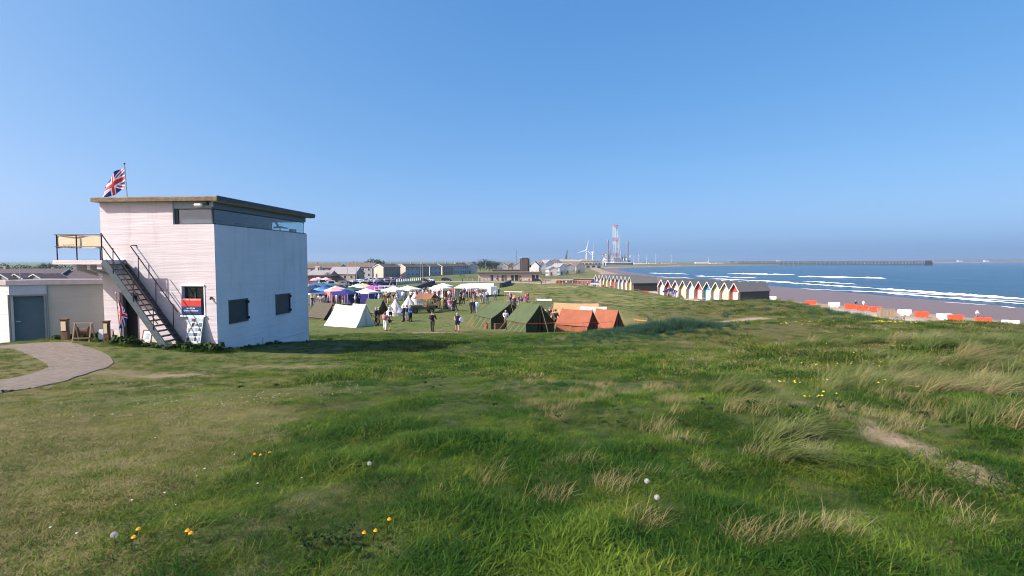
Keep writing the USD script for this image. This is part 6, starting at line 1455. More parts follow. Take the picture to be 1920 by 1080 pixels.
# ------------------------------------------------------------------ trees
def tree(lab, x, y, h, R, m, seed, z=None, group=None, name='tree', n=1500):
    r = np.random.default_rng(seed)
    z = gz(x, y) if z is None else z
    t = thing(name, lab, 'tree', (x, y, z), 0, group)
    mb = MB().tube([(0, 0, -0.2), (0.1, 0, h * 0.35), (0.0, 0.1, h * 0.75)], [0.05 * h * 0.7, 0.03 * h, 0.012 * h], 6)
    for k in range(5):
        a = r.uniform(0, 2 * PI); mb.tube([(0.05, 0, h * (0.25 + 0.08 * k)), (R * 0.6 * math.cos(a), R * 0.6 * math.sin(a), h * (0.5 + 0.08 * k))], [0.018 * h, 0.006 * h], 5)
    obj('trunk', mb, WOOD, t)
    nc = 16; cc = np.stack([r.normal(0, R * 0.42, nc), r.normal(0, R * 0.42, nc), r.uniform(0.38 * h, 0.86 * h, nc)], 1); cr = r.uniform(0.28, 0.5, nc) * R
    k = r.integers(0, nc, n); d = r.normal(0, 1, (n, 3)); d /= np.linalg.norm(d, axis=1, keepdims=True)
    c = cc[k] + d * (cr[k] * r.uniform(0.55, 1.05, n))[:, None]; s = h * r.uniform(0.018, 0.045, n)
    a = r.normal(0, 1, (n, 3)); a /= np.linalg.norm(a, axis=1, keepdims=True); b = np.cross(a, r.normal(0, 1, (n, 3))); b /= np.linalg.norm(b, axis=1, keepdims=True)
    v = np.stack([c - a * s[:, None], c + b * s[:, None] * 0.7, c + a * s[:, None], c - b * s[:, None] * 0.7], 1).reshape(-1, 3); v[:, 2] = np.maximum(v[:, 2], 0.05)
    obj('crown', MB().add(v, (np.arange(n)[:, None] * 4 + np.arange(4))), m, t)
T_DARK = leaf_look('tree_dark', (0.012, 0.026, 0.010), (0.045, 0.070, 0.025), 0.2); T_MID = leaf_look('tree_mid', (0.03, 0.05, 0.015), (0.085, 0.11, 0.035), 0.2)
ph = ('dark rounded tree on the skyline behind the low building', 'pale green tree behind the low building')
for k, (px, d, h, R, m) in enumerate(((-12, 215, 6.6, 5, 0), (8, 220, 6.5, 5, 0), (20, 230, 6.2, 5, 0), (36, 225, 5.6, 4, 0), (52, 226, 5.8, 5, 0), (66, 222, 5.8, 5, 0), (76, 232, 6.4, 5, 0), (86, 224, 7.2, 5, 0), (100, 236, 6.0, 5, 0), (114, 230, 5.6, 5, 0), (128, 240, 5.8, 5, 0), (146, 168, 5.2, 4.5, 1), (157, 172, 5.4, 4.5, 1), (166, 176, 4.9, 4, 1), (178, 232, 5.4, 5, 0), (190, 238, 6.0, 5, 0))):
    tree(f'{ORD[k + 1]} {ph[m]}', at(px, d), d, h, R, (T_DARK, T_MID)[m], 300 + k, group='trees on the skyline behind the low building, ' + ('dark', 'pale')[m], n=900)
for k, (px, d, h, R) in enumerate(((692, 300, 9.2, 4), (700, 305, 9.8, 4.5), (707, 300, 10.4, 4), (713, 310, 9.0, 4))):
    tree(f'{ORD[k + 1]} green tree behind the brown roofed block', at(px, d), d, h, R, T_MID, 330 + k, group='trees behind the brown roofed block', n=700)
for k, (px, d, h, R) in enumerate(((893, 420, 9.0, 6), (901, 415, 9.6, 6), (909, 425, 9.2, 6), (917, 430, 9.6, 6), (924, 420, 8.8, 6), (931, 430, 8.2, 5), (936, 440, 7.5, 5))):
    tree(f'{ORD[k + 1]} dark green tree of the clump right of the house row', at(px, d), d, h, R, T_DARK, 340 + k, group='clump of trees right of the house row', n=700)
for k, (px, d, h, R) in enumerate(((746, 262, 3.2, 3), (762, 274, 3.2, 3), (790, 286, 3.4, 3), (812, 304, 3.4, 3), (832, 320, 3.4, 3), (852, 336, 3.4, 3), (614, 196, 3.4, 2), (727, 246, 1.9, 3), (870, 250, 2.2, 5), (888, 240, 2.0, 5))):
    tree((f'{ORD[k + 1]} dark bush between two houses of the row' if k < 6 else ('small tree before the lower wing of the hall', 'low hedge tree at the foot of the broad cream gable', 'low scrub on the bank left of the pavilion', 'second patch of low scrub on the bank left of the pavilion')[k - 6]), at(px, d), d, h, R, T_DARK, 360 + k, group='bushes between the houses' if k < 6 else None, name='bush', n=500)
def lamp_post(px, d, h, lab):
    t = thing('lamp_post', lab, 'lamp post', (at(px, d), d, gz(at(px, d), d)))
    obj('pole', MB().tube([(0, 0, 0), (0, 0, h)], [0.11, 0.06], 6), mat('lamp_grey', (0.32, 0.34, 0.35), 0.5), t); obj('lamp_head', MB().bar((0, 0, h), (0.9, 0, h + 0.1), 0.16, 0.1), mat('lamp_grey', (0.32, 0.34, 0.35)), t)
for px, d, h, lab in ((38, 120, 6.3, 'street lamp rising over the bungalow gables'), (694, 190, 9.5, 'tall street lamp left of the broad cream gable'), (788, 205, 9.0, 'street lamp beyond the white bollards'), (668, 170, 7.5, 'street lamp in front of the brick hall'), (793, 182, 7.2, 'second street lamp beyond the white bollards'), (911, 230, 9.5, 'street lamp behind the pavilion roof'), (652, 165, 7.0, 'street lamp over the nearest car row')):
    lamp_post(px, d, h, lab)

# ------------------------------------------------------------------ pavilion and wooden tower
pv = thing('pavilion', 'long flat roofed cream pavilion on the promenade', 'building', (at(955, 206), 206, gz(at(955, 206), 206) - 0.1), rad(3))
obj('wall', MB().b2((-12.6, 0, 0), (12.6, 6, 3.2)), mat('pavilion_cream', (0.50, 0.42, 0.37), 0.85, 0.08), pv); obj('roof', MB().b2((-13.4, -0.8, 3.202), (13.2, 6.5, 3.6)), mat('pavilion_roof', (0.22, 0.20, 0.13), 0.9), pv)
obj('fascia', MB().b2((-13.42, -0.86, 3.3), (13.22, -0.802, 3.55)), mat('pavilion_fascia', (0.10, 0.09, 0.07)), pv)
for k, (xa, w_, hgt, c) in enumerate(((-7.6, 1.0, 2.3, 'd'), (-5.0, .6, 2.2, 'b'), (-3.2, .9, 2.3, 'd'), (-2.0, .9, 2.3, 'b'), (0.6, 1.2, 2.3, 'd'), (2.3, 1.4, 2.4, 'd'), (4.0, .8, 2.2, 'b'), (9.2, 1.2, 2.4, 'd'), (10.9, 1.0, 2.4, 'd'))):
    obj('door', MB().b2((xa, -0.05, 0.1), (xa + w_, 0.05, hgt)), PANE if c == 'd' else BROWNC, pv)
rb = thing('brick_block', 'dark rough roofed block behind the pavilion roof', 'building', (at(958, 245), 245, gz(at(958, 245), 245)), rad(2))
obj('wall', MB().b2((-9, 0, 0), (6, 5, 3.8)), mat('rough_block', (0.13, 0.115, 0.09), 0.9, 0.3, 1.5), rb); obj('roof', MB().b2((-9.2, -0.2, 3.802), (6.2, 5.2, 4.1)), ROOF2, rb); obj('chimney', MB().b2((-1.0, 1, 4.102), (0.4, 2, 5.0)), BUFFB, rb)
wt = thing('timber_tower', 'brown timber clad tower with a glazed corner behind the pavilion', 'tower', (at(985.5, 218), 218, gz(at(985.5, 218), 218)), rad(12))
obj('core', MB().b2((-1.75, 0.05, 0), (1.7, 3.4, 9.2)), DARKW, wt)
for k in range(12):
    obj('cladding_board', MB().b2((-1.8 + k * 0.235, -0.03, 0), (-1.8 + k * 0.235 + 0.215, 0.045, 9.4 - (0 if k < 9 else 0))), mat('clad_a', (0.13, 0.10, 0.08)) if k % 3 else mat('clad_b', (0.19, 0.15, 0.12)), wt)
obj('roof', MB().b2((-1.85, -0.1, 9.402), (1.8, 3.5, 9.6)), RGREY, wt); obj('glazed_corner', MB().b2((1.05, -0.02, 5.6), (1.72, 0.04, 9.2)), PANE, wt); obj('balcony', MB().b2((1.702, 0.3, 5.4), (2.5, 2.5, 5.6)).b2((2.45, 0.3, 5.6), (2.5, 2.5, 6.5)), DARKW, wt)

# ------------------------------------------------------------------ beach huts
HUTC = {'white': (0.52, 0.54, 0.54), 'red': (0.42, 0.06, 0.045), 'cream': (0.62, 0.57, 0.36), 'yellow': (0.62, 0.58, 0.26), 'pale blue': (0.36, 0.55, 0.66), 'blue': (0.03, 0.22, 0.40), 'green': (0.36, 0.52, 0.28), 'dark red': (0.25, 0.05, 0.045)}
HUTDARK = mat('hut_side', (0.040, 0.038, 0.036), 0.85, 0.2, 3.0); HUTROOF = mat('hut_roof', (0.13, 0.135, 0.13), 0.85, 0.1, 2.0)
def hut(x, y, rz, c, door, lab, group, L=8.6):
    """Local -x is the painted front; the ridge runs along x."""
    x, y = x + (L - 4.6) / 2 * math.cos(rz), y + (L - 4.6) / 2 * math.sin(rz)
    t = thing('beach_hut', lab, 'beach hut', (x, y, 3.72), rz, group)
    W, e, r = 2.05, 2.45, 3.95
    fm_ = mat('hut_' + c.replace(' ', '_'), HUTC[c], 0.6, 0.05); dm_ = mat('hut_' + door.replace(' ', '_'), HUTC[door], 0.6, 0.05)
    obj('front', MB().wall(Polygon([(-W / 2, 0.15), (W / 2, 0.15), (W / 2, e), (0, r - 0.08), (-W / 2, e)]), 0.08, (-L / 2, 0, 0), Y, -X), fm_, t)
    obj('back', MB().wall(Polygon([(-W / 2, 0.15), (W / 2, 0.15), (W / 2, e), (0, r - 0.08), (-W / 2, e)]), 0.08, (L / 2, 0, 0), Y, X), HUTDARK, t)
    for s in (-1, 1):
        for k in range(8):
            z0_ = 0.15 + k * 0.288
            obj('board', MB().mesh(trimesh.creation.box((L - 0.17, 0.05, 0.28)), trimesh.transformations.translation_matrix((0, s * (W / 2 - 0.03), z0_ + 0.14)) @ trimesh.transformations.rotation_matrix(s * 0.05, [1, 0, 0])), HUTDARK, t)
        a = math.atan2(r - e, W / 2)
        rf = obj('roof', MB().wall(Polygon([(0, r), (s * (W / 2 + 0.14), e - 0.14 * math.tan(a)), (s * (W / 2 + 0.14), e - 0.14 * math.tan(a) + 0.09), (0, r + 0.09)]), L + 0.75, (L / 2 + 0.15, 0, 0), Y, X), HUTROOF, t)
        obj('barge_board', MB().bar((-L / 2 - 0.62, 0, r + 0.02), (-L / 2 - 0.62, s * (W / 2 + 0.14), e - 0.14 * math.tan(a) + 0.0), 0.05, 0.13), RWHITE, rf)
        obj('porch_side', MB().b2((-L / 2 - 0.55, s * (W / 2 - 0.04) - 0.03, 0.15), (-L / 2 - 0.002, s * (W / 2 - 0.04) + 0.03, e - 0.05)), mat('porch_timber', (0.30, 0.24, 0.17), 0.8), t)
    d = obj('door', MB().b2((-L / 2 - 0.05, -0.5, 0.2), (-L / 2 - 0.005, 0.5, 2.1)), dm_, t)
    obj('door_frame', MB().b2((-L / 2 - 0.06, -0.58, 0.2), (-L / 2 - 0.004, -0.505, 2.17)).b2((-L / 2 - 0.06, 0.505, 0.2), (-L / 2 - 0.004, 0.58, 2.17)).b2((-L / 2 - 0.06, -0.5, 2.105), (-L / 2 - 0.004, 0.5, 2.17)), RWHITE, d)
    obj('deck', MB().b2((-L / 2 - 0.75, -W / 2, 0.0), (L / 2, W / 2, 0.148)), mat('porch_timber', (0.30, 0.24, 0.17)), t)
near = [('red', 'white'), ('cream', 'cream'), ('green', 'white'), ('blue', 'white'), ('red', 'white'), ('pale blue', 'white'), ('yellow', 'cream'), ('cream', 'white'), ('dark red', 'dark red'), ('white', 'white')]
nth = ('first', 'second', 'third', 'fourth', 'fifth', 'sixth', 'seventh', 'eighth', 'ninth', 'tenth')
P0, P1 = np.array([45.6, 99.5]), np.array([36.6, 117.0])
dirn = (P1 - P0) / np.linalg.norm(P1 - P0); rzh = math.atan2(dirn[1], dirn[0]) - PI / 2
for k, (c, dcol) in enumerate(near):
    p = P0 + (P1 - P0) * k / 9
    hut(*p, rzh, c, dcol, f'{c} beach hut with {dcol} door, {nth[k]} from near end of the nearer row', 'beach huts in the nearer row')
far_c = ['yellow', 'cream', 'pale blue', 'blue', 'red', 'cream', 'green', 'white', 'yellow', 'cream']
P0, P1 = np.array([34.4, 137.0]), np.array([28.9, 158.5])
dirn = (P1 - P0) / np.linalg.norm(P1 - P0); rzf = math.atan2(dirn[1], dirn[0]) - PI / 2
for k, c in enumerate(far_c):
    p = P0 + (P1 - P0) * k / 9
    hut(*p, rzf, c, 'white' if k % 2 else c, f'{c} beach hut, {nth[k]} from the near end of the farther row', 'beach huts in the farther row', 7.2)
def rail_fence(lab, pts, gap, h=1.05):
    t = thing('rail_fence', lab, 'fence', (0, 0, 0))
    for (a, b) in zip(pts[:-1], pts[1:]):
        a, b = np.array(a), np.array(b); n = max(1, int(np.linalg.norm(b - a) / gap))
        for k in range(n):
            p = a + (b - a) * k / n; q = a + (b - a) * (k + 1) / n
            obj('post', MB().tube([(*p, gz(*p) - 0.1), (*p, gz(*p) + h)], 0.035, 5), mat('fence_steel', (0.22, 0.22, 0.22), 0.5), t)
            for z in (h - 0.05, h * 0.55):
                obj('rail', MB().tube([(*p, gz(*p) + z), (*q, gz(*q) + z)], 0.022, 4), mat('fence_steel', (0.22, 0.22, 0.22)), t)
rail_fence('grey tubular fence along the front of the nearer huts', [(40.3, 94.5), (36.8, 101), (32.2, 110), (29.8, 116.5)], 1.7)
rail_fence('grey tubular fence along the front of the farther huts', [(32.0, 128), (29.2, 138), (25.6, 150)], 2.2)
rail_fence('grey tubular fence between the two rows of huts', [(29.8, 117), (31.8, 125), (32.0, 128)], 2.0)
gazebo('deep blue gazebo in front of the nearer huts', at(1257, 109.5), 109.5, rad(-20), 3.0, GC['navy'], None, (), None)
gazebo('blue gazebo at the left end of the farther huts', at(1117, 148), 148, rad(-10), 3.0, GC['blue'], GC['white'], (), None)
for k, (px, d) in enumerate(((1268, 107), (1306, 100.5), (1318, 98.5))):
    t = thing('folding_table', ('small table under the deep blue gazebo', 'left folding table by the fence of the nearer huts', 'right folding table by the fence of the nearer huts')[k], 'table', (at(px, d), d, gz(at(px, d), d)))
    obj('table_top', MB().b2((-0.6, -0.35, 0.7), (0.6, 0.35, 0.74)), PALEC, t)
    for sx_ in (-1, 1):
        obj('leg', MB().tube([(sx_ * 0.5, -0.3, 0), (sx_ * 0.35, 0.3, 0.7)], 0.02), RAILM, t); obj('leg', MB().tube([(sx_ * 0.5, 0.3, 0), (sx_ * 0.35, -0.3, 0.7)], 0.02), RAILM, t)
# water filled barriers
BARR = {'red': mat('barrier_red', (0.66, 0.105, 0.045), 0.45, 0.08), 'white': mat('barrier_white', (0.76, 0.76, 0.74), 0.45, 0.06)}
def barrier(px, d, c, lab, rz=-0.25, L=1.75):
    x, y = at(px, d), d
    t = thing('plastic_barrier', lab, 'barrier', (x, y, gz(x, y) - 0.01), rz, f'{c} plastic barriers along the beach edge' if px > 1230 else None)
    prof = Polygon([(-L / 2 + 0.20, 0.12), (L / 2 - 0.20, 0.12), (L / 2 - 0.02, 0.34), (L / 2, 0.86), (-L / 2, 0.86), (-L / 2 + 0.02, 0.34)])
    for q in (-0.3, 0.3):
        prof = prof.difference(rect(q * L - 0.12, 0.12, q * L + 0.12, 0.22))
    body = obj('body', MB().wall(prof, 0.36, (0, -0.18, 0), X, -Y), BARR[c], t)
    obj('top_ridge', MB().b2((-L / 2 + 0.04, -0.12, 0.862), (L / 2 - 0.04, 0.12, 0.90)), BARR[c], t)
    for s in (-1, 1):
        obj('foot', MB().b2((s * L * 0.22 - 0.2, -0.27, 0), (s * L * 0.22 + 0.2, 0.27, 0.118)), BARR[c], t)
        obj('recess', MB().b2((s * L * 0.22 - 0.17, -0.186, 0.42), (s * L * 0.22 + 0.17, -0.181, 0.72)), mat('barrier_recess_' + c, tuple(np.array((0.56, 0.085, 0.04) if c == 'red' else (0.66, 0.66, 0.63))), 0.5), t)
    obj('filler_cap', MB().mesh(trimesh.creation.cylinder(0.06, 0.04, sections=12), trimesh.transformations.translation_matrix((0, 0, 0.92))), DARK, t)
bl = [(1522, 94.5, 'red'), (1566, 90.5, 'white'), (1596, 87, 'red'), (1619, 84.5, 'red'), (1644, 82, 'red'), (1699, 77, 'white'), (1731, 74.2, 'red'), (1774, 71, 'white'), (1795, 69.6, 'red'), (1848, 66.3, 'red'), (1899, 63.2, 'white')]
for k, (px, d, c) in enumerate(bl):
    barrier(px, d, c, f'{c} plastic barrier on the beach edge, {nth[k] if k < 10 else "last"} from the huts')
barrier(1448, 106, 'white', 'white plastic barrier next to the dark side of the nearest hut')
barrier(1204, 124, 'red', 'orange red barrier blocks stacked in front of the farther huts', 0.05, 3.2)
barrier(1203, 125, 'red', 'second orange red barrier behind its twin before the farther huts', 0.02, 3.2)
cx, cy = at(1664, 74.0), 74.0
bs = thing('slatted_bin_store', 'weathered slatted timber bin store on the sand at the end of the dunes', 'bin store', (cx, cy, gz(cx, cy) - 0.05), rad(-20))
for s, (o, ln, ax) in enumerate((((-0.95, -0.55), 1.9, 0), ((0.95, -0.55), 1.1, 1), ((-0.95, 0.55), 1.9, 0), ((-0.95, -0.55), 1.1, 1))):
    for k in range(9 if ax == 0 else 7):
        n = 9 if ax == 0 else 7; q = (k + 0.5) / n * ln; p = (o[0] + q, o[1]) if ax == 0 else (o[0], o[1] + q)
        w = ln / n * 0.42
        obj('slat', MB().b2((p[0] - (w if ax == 0 else 0.015), p[1] - (0.015 if ax == 0 else w), 0), (p[0] + (w if ax == 0 else 0.015), p[1] + (0.015 if ax == 0 else w), 1.25)), (PALEWOOD, mat('grey_slat', (0.24, 0.21, 0.16), 0.85))[k % 2], bs)
obj('top_rail', MB().b2((-1.0, -0.6, 1.252), (1.0, 0.6, 1.31)), mat('grey_slat', (0.24, 0.21, 0.16)), bs)
for px, d, lab in ((1697, 69, 'short grey timber stump right of the slatted bin store'), (1780, 62, 'grey timber post on the sand before the barriers')):
    t = thing('timber_post', lab, 'post', (at(px, d), d, gz(at(px, d), d) - 0.1)); obj('post', MB().b2((-0.14, -0.14, 0), (0.14, 0.14, 0.75)), mat('grey_slat', (0.24, 0.21, 0.16)), t); obj('cap', MB().b2((-0.16, -0.16, 0.752), (0.16, 0.16, 0.8)), PALEWOOD, t)
# ------------------------------------------------------------------ town, port and far shore
tl_ = [(1003, 330, 'dark gabled house right of the timber tower', 6.5, 8, 5.5, 8.6, RGREY, ROOF1, RWHITE), (1014, 345, 'second dark gabled house right of the timber tower', 6.5, 8, 5.2, 8.4, RGREY, ROOF1, RWHITE), (1024, 440, 'grey gabled house deeper in the town', 9, 10, 7, 10.0, RGREY, ROOFG, RWHITE),
       (1034, 300, 'low white rendered house in front of the town', 5.5, 8, 4.2, 5.6, RWHITE, ROOFG, RWHITE), (1048, 320, 'white house with a blue-grey front in the town', 6, 9, 5.0, 7.2, mat('blue_front', (0.32, 0.40, 0.46)), ROOFG, RWHITE), (1066, 360, 'grey house below the arched shed', 8, 10, 5.2, 7.0, RGREY, ROOF1, RGREY), (1082, 380, 'cream house below the arched shed', 8, 9, 5.5, 8.0, RENDER, ROOF2, RENDER),
       (1006, 430, 'far white gabled house in the town', 8, 9, 6.5, 9.6, RWHITE, ROOFG, RWHITE), (1042, 460, 'far grey gable behind the white house', 9, 9, 7.0, 10.6, RGREY, ROOF1, RWHITE), (972, 420, 'far dark roof left of the timber tower', 8, 12, 5.4, 8.0, RGREY, ROOF2, RGREY), (955, 460, 'second far dark roof left of the timber tower', 9, 12, 5.0, 7.6, RGREY, ROOF2, RGREY), (944, 430, 'third far dark roof left of the timber tower', 9, 10, 4.6, 7.0, RGREY, ROOF1, RGREY)]
for k, (px, d, lab, W, L, e, r, w, ro, g) in enumerate(tl_):
    house(lab, at(px, d), d, rad(-100 + (k * 23) % 50), W, L, e, r, w, ro, g, 3, 2)
for k, (px, d, h, R) in enumerate(((1010, 262, 3.6, 5), (1020, 258, 3.0, 5), (1036, 256, 2.6, 5), (1096, 260, 2.4, 5), (1062, 285, 3.4, 4), (1080, 300, 3.6, 4), (1052, 300, 3.0, 4))):
    tree(f'{ORD[k + 1]} dark bush at the foot of the town houses', at(px, d), d, h, R, T_DARK, 400 + k, group='bushes at the foot of the town', name='bush', n=500)
# port sheds
def shed(lab, px0, px1, d, h, wall, roof, arch=0.0, depth=25.0):
    x0, x1 = at(px0, d), at(px1, d); z = gz((x0 + x1) / 2, d) - 0.5
    t = thing('port_shed', lab, 'shed', ((x0 + x1) / 2, d, z)); w = (x1 - x0) / 2
    obj('wall', MB().b2((-w, 0, 0), (w, depth, h)), wall, t)
    a = np.linspace(0, PI, 17)
    obj('roof', MB().wall(Polygon([(w * math.cos(b), h + 0.02 + arch * math.sin(b)) for b in a]), depth + 1, (0, -0.5, 0), X, -Y), roof, t)
    for k in range(3):
        obj('bay_door', MB().b2((-w * 0.8 + k * w * 0.6, -0.15, 0.2), (-w * 0.8 + k * w * 0.6 + w * 0.35, 0.05, h * 0.7)), PANE, t)
SHB = mat('shed_beige', (0.42, 0.35, 0.24), 0.7, 0.08, 0.2); SHG = mat('shed_green_grey', (0.26, 0.30, 0.29), 0.7, 0.08, 0.2)
shed('long beige arched port shed with open bays', 1042, 1090, 640, 9.0, SHB, mat('shed_roof_pale', (0.55, 0.52, 0.46)), 2.6)
shed('beige low domed port shed right of the arched one', 1088, 1112, 760, 9.5, SHB, SHB, 3.0)
shed('grey green port shed right of the domed one', 1108, 1128, 820, 9.0, SHG, SHG, 1.6)
shed('small white quay building left of the rig', 1120, 1136, 980, 10.0, PVC, RGREY, 0.8)
shed('dark low quay building under the domed shed', 1096, 1130, 700, 4.6, RGREY, ROOF1, 0.4)
# wind turbines
def turbine(lab, px, d, hub, R, spin, yaw, seen=(0, 1, 2)):
    x = at(px, d); z = 0.5
    t = thing('wind_turbine', lab, 'turbine', (x, d, z), yaw)
    obj('mast', MB().tube([(0, 0, 0), (0, 0, hub - z)], [R * 0.06, R * 0.035], 12), PVC, t, smooth=40)
    obj('nacelle', MB().b2((-R * .05, -R * .06, hub - z - R * .045), (R * .05, R * .13, hub - z + R * .055)), PVC, t)
    obj('hub', MB().mesh(trimesh.creation.icosphere(2, R * 0.06), trimesh.transformations.translation_matrix((0, -R * 0.09, hub - z))), PVC, t, smooth=True)
    for k in seen:
        a = spin + k * 2 * PI / 3; d_ = np.array([math.sin(a), 0, math.cos(a)]); q = np.array([math.cos(a), 0, -math.sin(a)])
        P = []
        for s, w in ((0.03, 0.03), (0.15, 0.055), (0.4, 0.04), (0.75, 0.024), (1.0, 0.006)):
            c = np.array([0, -R * 0.10, hub - z]) + d_ * R * s
            P.append([c - q * R * w, c + np.array([0, -R * 0.012, 0]), c + q * R * w, c + np.array([0, R * 0.012, 0]), c - q * R * w])
        obj('blade', MB().sheet(np.array(P)), PVC, t, smooth=60)
turbine('nearer white wind turbine with three blades, left of the rig', 1099, 1150, 36.5, 23, rad(12), 0.1)
turbine('second white turbine turned edge on, right of the nearer one', 1110.5, 1300, 34, 24, rad(-8), 1.35)
for k, (px, h) in enumerate(((1187, 16), (1197, 22), (1212, 18), (1229, 23), (1259, 20), (1328, 13))):
    d = 1900.0; x = at(px, d)
    t = thing('mast', f'{ORD[k + 1]} thin pale mast on the far spit', 'mast', (x, d, 1.0), group='masts on the far spit'); obj('pole', MB().tube([(0, 0, 0), (0, 0, EYE + h * 1.2)], [0.42, 0.3], 6), PVC, t)
    obj('base', MB().b2((-2, -2, 0), (2, 2, 3)), PVC, t)
# harbour cranes
def crane(lab, px, d, base, reach, top, c):
    x = at(px, d); t = thing('harbour_crane', lab, 'crane', (x, d, gz(x, d)))
    obj('cab', MB().b2((-3, -3, 4), (3, 3, base)), c, t)
    for sx_ in (-1, 1):
        for sy_ in (-1, 1):
            obj('leg', MB().bar((sx_ * 3.5, sy_ * 3.5, 0), (sx_ * 2, sy_ * 2, 4), 0.8), c, t)
    obj('jib', MB().bar((0, 0, base), (reach, 0, top), 1.1), c, t); obj('jib', MB().bar((1.5, 0, base), (reach, 0, top), 0.5), c, t); obj('mast', MB().bar((0, 0, base), (-1.5, 0, base + 8), 0.8), c, t); obj('stay', MB().bar((-1.5, 0, base + 8), (reach, 0, top), 0.25), c, t)
crane('dark harbour crane with a raised jib left of the turbines', 1061, 900, 11, 2.5, 28, SLATE); crane('pale harbour crane leaning right next to the dark one', 1065, 930, 9, 6, 24, RGREY)
mx = at(968, 600); ma = thing('radio_mast', 'thin radio mast on the skyline left of the timber tower', 'mast', (mx, 600, gz(mx, 600))); obj('pole', MB().tube([(0, 0, 0), (0, 0, 22)], 0.22, 5), SLATE, ma); obj('dish', MB().b2((-0.8, -0.4, 14), (0.8, 0.4, 15.5)), RGREY, ma)
# jack-up rig
D_ = 1250.0
def rx(px): return at(px, D_) - at(1157, D_)
def rzz(py): return EYE - (py - 489.0) * D_ / 950.0
rig = thing('jack_up_rig', 'white jack up rig with tall dark legs and a red and white lattice crane', 'ship', (at(1157, D_), D_, 0))
RIGW = mat('rig_white', (0.76, 0.76, 0.74), 0.6, 0.08, 0.3); RIGG = mat('rig_grey', (0.15, 0.17, 0.19), 0.6, 0.1, 0.3); RIGB = mat('rig_blue', (0.04, 0.07, 0.13), 0.6); RIGR = mat('rig_red', (0.50, 0.17, 0.15), 0.6)
obj('hull', MB().prism([(rx(1129), -14), (rx(1180), -14), (rx(1187), 0), (rx(1180), 14), (rx(1129), 14)], 0.5, 7.0), RIGB, rig)
obj('deck', MB().b2((rx(1130), -13.5, 7.002), (rx(1181), 13.5, 8.2)), RIGW, rig)
for k, (a, b, z0_, z1_) in enumerate(((1131, 1150, 8.2, 15), (1132, 1148, 15.002, 21), (1134, 1146, 21.002, 25.5), (1130, 1136, 25.502, 28), (1151, 1161, 8.2, 19), (1162, 1181, 8.2, 13))):
    h_ = obj('deckhouse', MB().b2((rx(a), -9, z0_), (rx(b), 9, z1_)), RIGW if k < 4 else RIGG, rig)
    if k < 3:
        for j in range(3):
            obj('window_row', MB().b2((rx(a) + 0.8, -9.1, z0_ + 1.2 + j * 2.0), (rx(b) - 0.8, -8.95, z0_ + 2.0 + j * 2.0)), PANE, h_)
obj('helideck', MB().prism([(rx(1127) + 7 * math.cos(a), -4 + 9 * math.sin(a)) for a in np.arange(8) * PI / 4], 28.002, 28.8), RIGG, rig)
for px, ptop in ((1138, 453), (1174.5, 455), (1157, 452), (1144, 470)):
    yy = 10 if px in (1157, 1144) else -10
    lg = obj('leg', MB().tube([(rx(px), yy, -4), (rx(px), yy, rzz(ptop))], 2.0, 10), RIGG, rig, smooth=40)
    obj('leg_cap', MB().tube([(rx(px), yy, rzz(ptop) + 0.02), (rx(px), yy, rzz(ptop - 3.2))], 2.05, 10), RIGR, lg, smooth=40)
# lattice crane boom, red and white
seg = 9
for k in range(2 * seg):
    b0, b1 = (np.array([rx(1150.5), -6, 12.0]), np.array([rx(1149.3), -6, rzz(424)])) if k < seg else (np.array([rx(1158), 2, 12.0]), np.array([rx(1155.3), 2, rzz(424)]))
    k = k % seg
    mb = MB(); s0_, s1_ = k / seg, (k + 1) / seg
    for ox, oy in ((-2.6, -2.6), (2.6, -2.6), (2.6, 2.6), (-2.6, 2.6)):
        p = b0 + (b1 - b0) * s0_ + np.array([ox, oy, 0]); q = b0 + (b1 - b0) * s1_ + np.array([ox, oy, 0]); mb.bar(p, q, 0.42)
        p2 = b0 + (b1 - b0) * s1_ + np.array([-ox, oy, 0]); mb.bar(p, p2, 0.22)
    mb.bar(b0 + (b1 - b0) * s1_ + np.array([-2.6, -2.6, 0]), b0 + (b1 - b0) * s1_ + np.array([2.6, -2.6, 0]), 0.3)
    obj('boom_section', mb, RIGR if k % 4 == 1 else RIGW, rig)
obj('boom_head', MB().b2((rx(1152.3) - 6.5, -8, rzz(424)), (rx(1152.3) + 6.5, 4, rzz(422))), RIGR, rig)
obj('boom_section', MB().bar((rx(1160), -4, 15), (rx(1156), -4, rzz(424)), 0.7).bar((rx(1163), -4, 15), (rx(1158.5), -4, rzz(430)), 0.5), RIGW, rig); obj('stay', MB().bar((rx(1168), 0, 13), (rx(1153), -4, rzz(424)), 0.35), RIGG, rig)
for k in range(10):
    obj('deck_module', MB().b2((rx(1162 + 1.7 * k), -8 + 2 * (k % 3), 8.2), (rx(1163.2 + 1.7 * k), -3 + 2 * (k % 3), 16 + 15 * ((k * 37) % 10) / 10)), (RIGW, RIGG, RIGB)[k % 3], rig)
obj('crane_arm', MB().bar((rx(1166), 5, 12), (rx(1164), 5, 34), 0.9).bar((rx(1178), 5, 12), (rx(1183), 5, 26), 0.9), RIGW, rig)
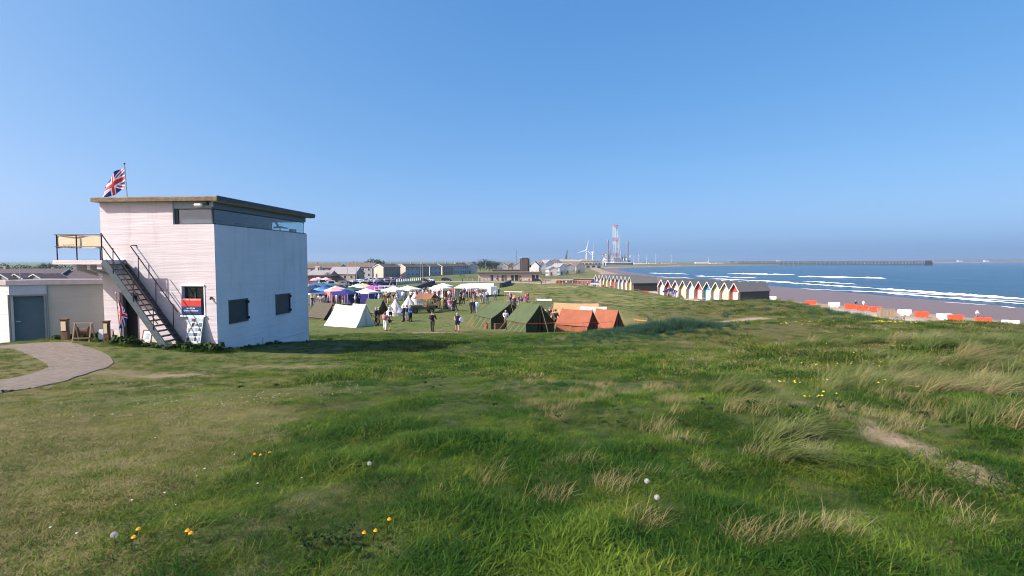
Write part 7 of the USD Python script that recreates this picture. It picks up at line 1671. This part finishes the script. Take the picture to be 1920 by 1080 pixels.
# white sheds and boats on the spit
for k, (px, w, h, d) in enumerate(((1194, 8, 5, 1500), (1206, 6, 4, 1500), (1222, 9, 3.5, 1520), (1248, 12, 3.5, 1540), (1262, 10, 3, 1540), (1312, 14, 7, 1700), (1321, 12, 8, 1720), (1336, 8, 4, 1700), (1350, 14, 4, 1720), (1372, 9, 9, 1900))):
    x = at(px, d); t = thing('quay_building', ('white' if k != 9 else 'dark') + f' small building on the far spit, {nth[k]} from the rig', 'building', (x, d, max(gz(x, d), 0.4) - 0.3))
    obj('wall', MB().b2((-w, 0, 0), (w, 10, h)), RWHITE if k != 9 else RIGG, t); obj('roof', MB().wall(Polygon([(-w - .5, h), (w + .5, h), (w * .6, h + 1.6), (-w * .6, h + 1.6)]), 10.5, (0, -0.2, 0), X, -Y), ROOFG, t)
# low dune bank of the spit
sb = [(at(px, d), d) for px, d in ((1128, 1180), (1180, 1330), (1240, 1440), (1310, 1560), (1390, 1720))]
ln = LineString(sb).segmentize(25); c = np.array(ln.coords); nn_ = np.gradient(c, axis=0); nn_ = np.stack([-nn_[:, 1], nn_[:, 0]], 1); nn_ /= np.linalg.norm(nn_, axis=1, keepdims=True)
hh = 2.2 + 2.6 * meshkit.fbm(np.column_stack([c / 60, np.zeros(len(c))]), 3, 8)
Pm = [np.column_stack([c + nn_ * o, np.where(k in (0, 4), -0.5, hh * a)]) for k, (o, a) in enumerate(((-60, 0), (-15, 0.8), (10, 1.0), (45, 0.8), (90, 0)))]
obj('spit_dunes', MB().sheet(np.array(Pm)).arrays(), mat('spit_grass', (0.115, 0.105, 0.06), 0.9, 0.25, 0.05), smooth=True, kind='structure')
# timber pier
pr = thing('pier', 'long timber trestle pier across the mouth of the bay', 'pier', (0, 0, 0))
pa, pb = np.array([at(1385, 1500), 1500.0]), np.array([at(1746, 1330), 1330.0])
npile = 74
obj('deck', MB().bar((*pa, 9.2), (*pb, 9.6), 7, 0.9), mat('pier_deck', (0.06, 0.055, 0.055), 0.9), pr); obj('rail', MB().bar((*pa, 10.9), (*pb, 11.3), 0.5, 0.35), mat('pier_deck', (0.06, 0.055, 0.055)), pr); obj('walkway', MB().bar((*pa, 3.0), (*pb, 3.0), 5, 1.1), mat('pier_low', (0.05, 0.05, 0.055), 0.9), pr)
PIL = mat('pier_pile', (0.045, 0.04, 0.04), 0.9)
for k in range(npile):
    p = pa + (pb - pa) * k / (npile - 1)
    obj('trestle', MB().bar((p[0], p[1] - 3, -2), (p[0], p[1] - 2.5, 9), 0.9).bar((p[0], p[1] + 3, -2), (p[0], p[1] + 2.5, 9), 0.9).bar((p[0], p[1] - 3, 4), (p[0], p[1] + 3, 6), 0.5), PIL, pr)
for k in range(8):
    p = pb + (pa - pb) * k * 0.004
    obj('dolphin_pile', MB().bar((p[0], p[1], -2), (p[0], p[1], 13), 1.2), PIL, pr)
# headland
hx = np.linspace(0, 1, 70)
pxs = 1330 + hx * 760; dd = 4600 - 900 * hx
top = 6 + 26 * hx ** 1.3 + 9 * (meshkit.fbm(np.column_stack([hx * 14, np.zeros(70), np.zeros(70)]), 4, 3) - 0.4) * (0.3 + hx)
base = np.column_stack([at(pxs, dd), dd]); rows = []
for o, a in ((0, -1.0), (25, 0.35), (90, 0.85), (300, 1.0), (700, 0.9), (1200, -0.1)):
    rows.append(np.column_stack([base[:, 0] + o * 0.3, base[:, 1] + o, np.where(a < 0, -3, top * a)]))
obj('headland', MB().sheet(np.array(rows)).arrays(), mat('headland_turf', (0.085, 0.085, 0.055), 0.95, 0.3, 0.01, col2=(0.17, 0.14, 0.10)), smooth=True, kind='structure')
for k, px in enumerate((1460, 1800, 1850)):
    d = 4350 - (px - 1330) / 760 * 900; t = thing('coast_building', ('pale building on the headland behind the pier', 'white building on the headland right of the pier end', 'second white building on the headland right of the pier end')[k], 'building', (at(px, d), d, 4.0)); obj('wall', MB().b2((-14, 0, 0), (14, 20, 13)), RWHITE, t); obj('roof', MB().b2((-15, -1, 13.01), (15, 21, 15)), ROOFG, t)
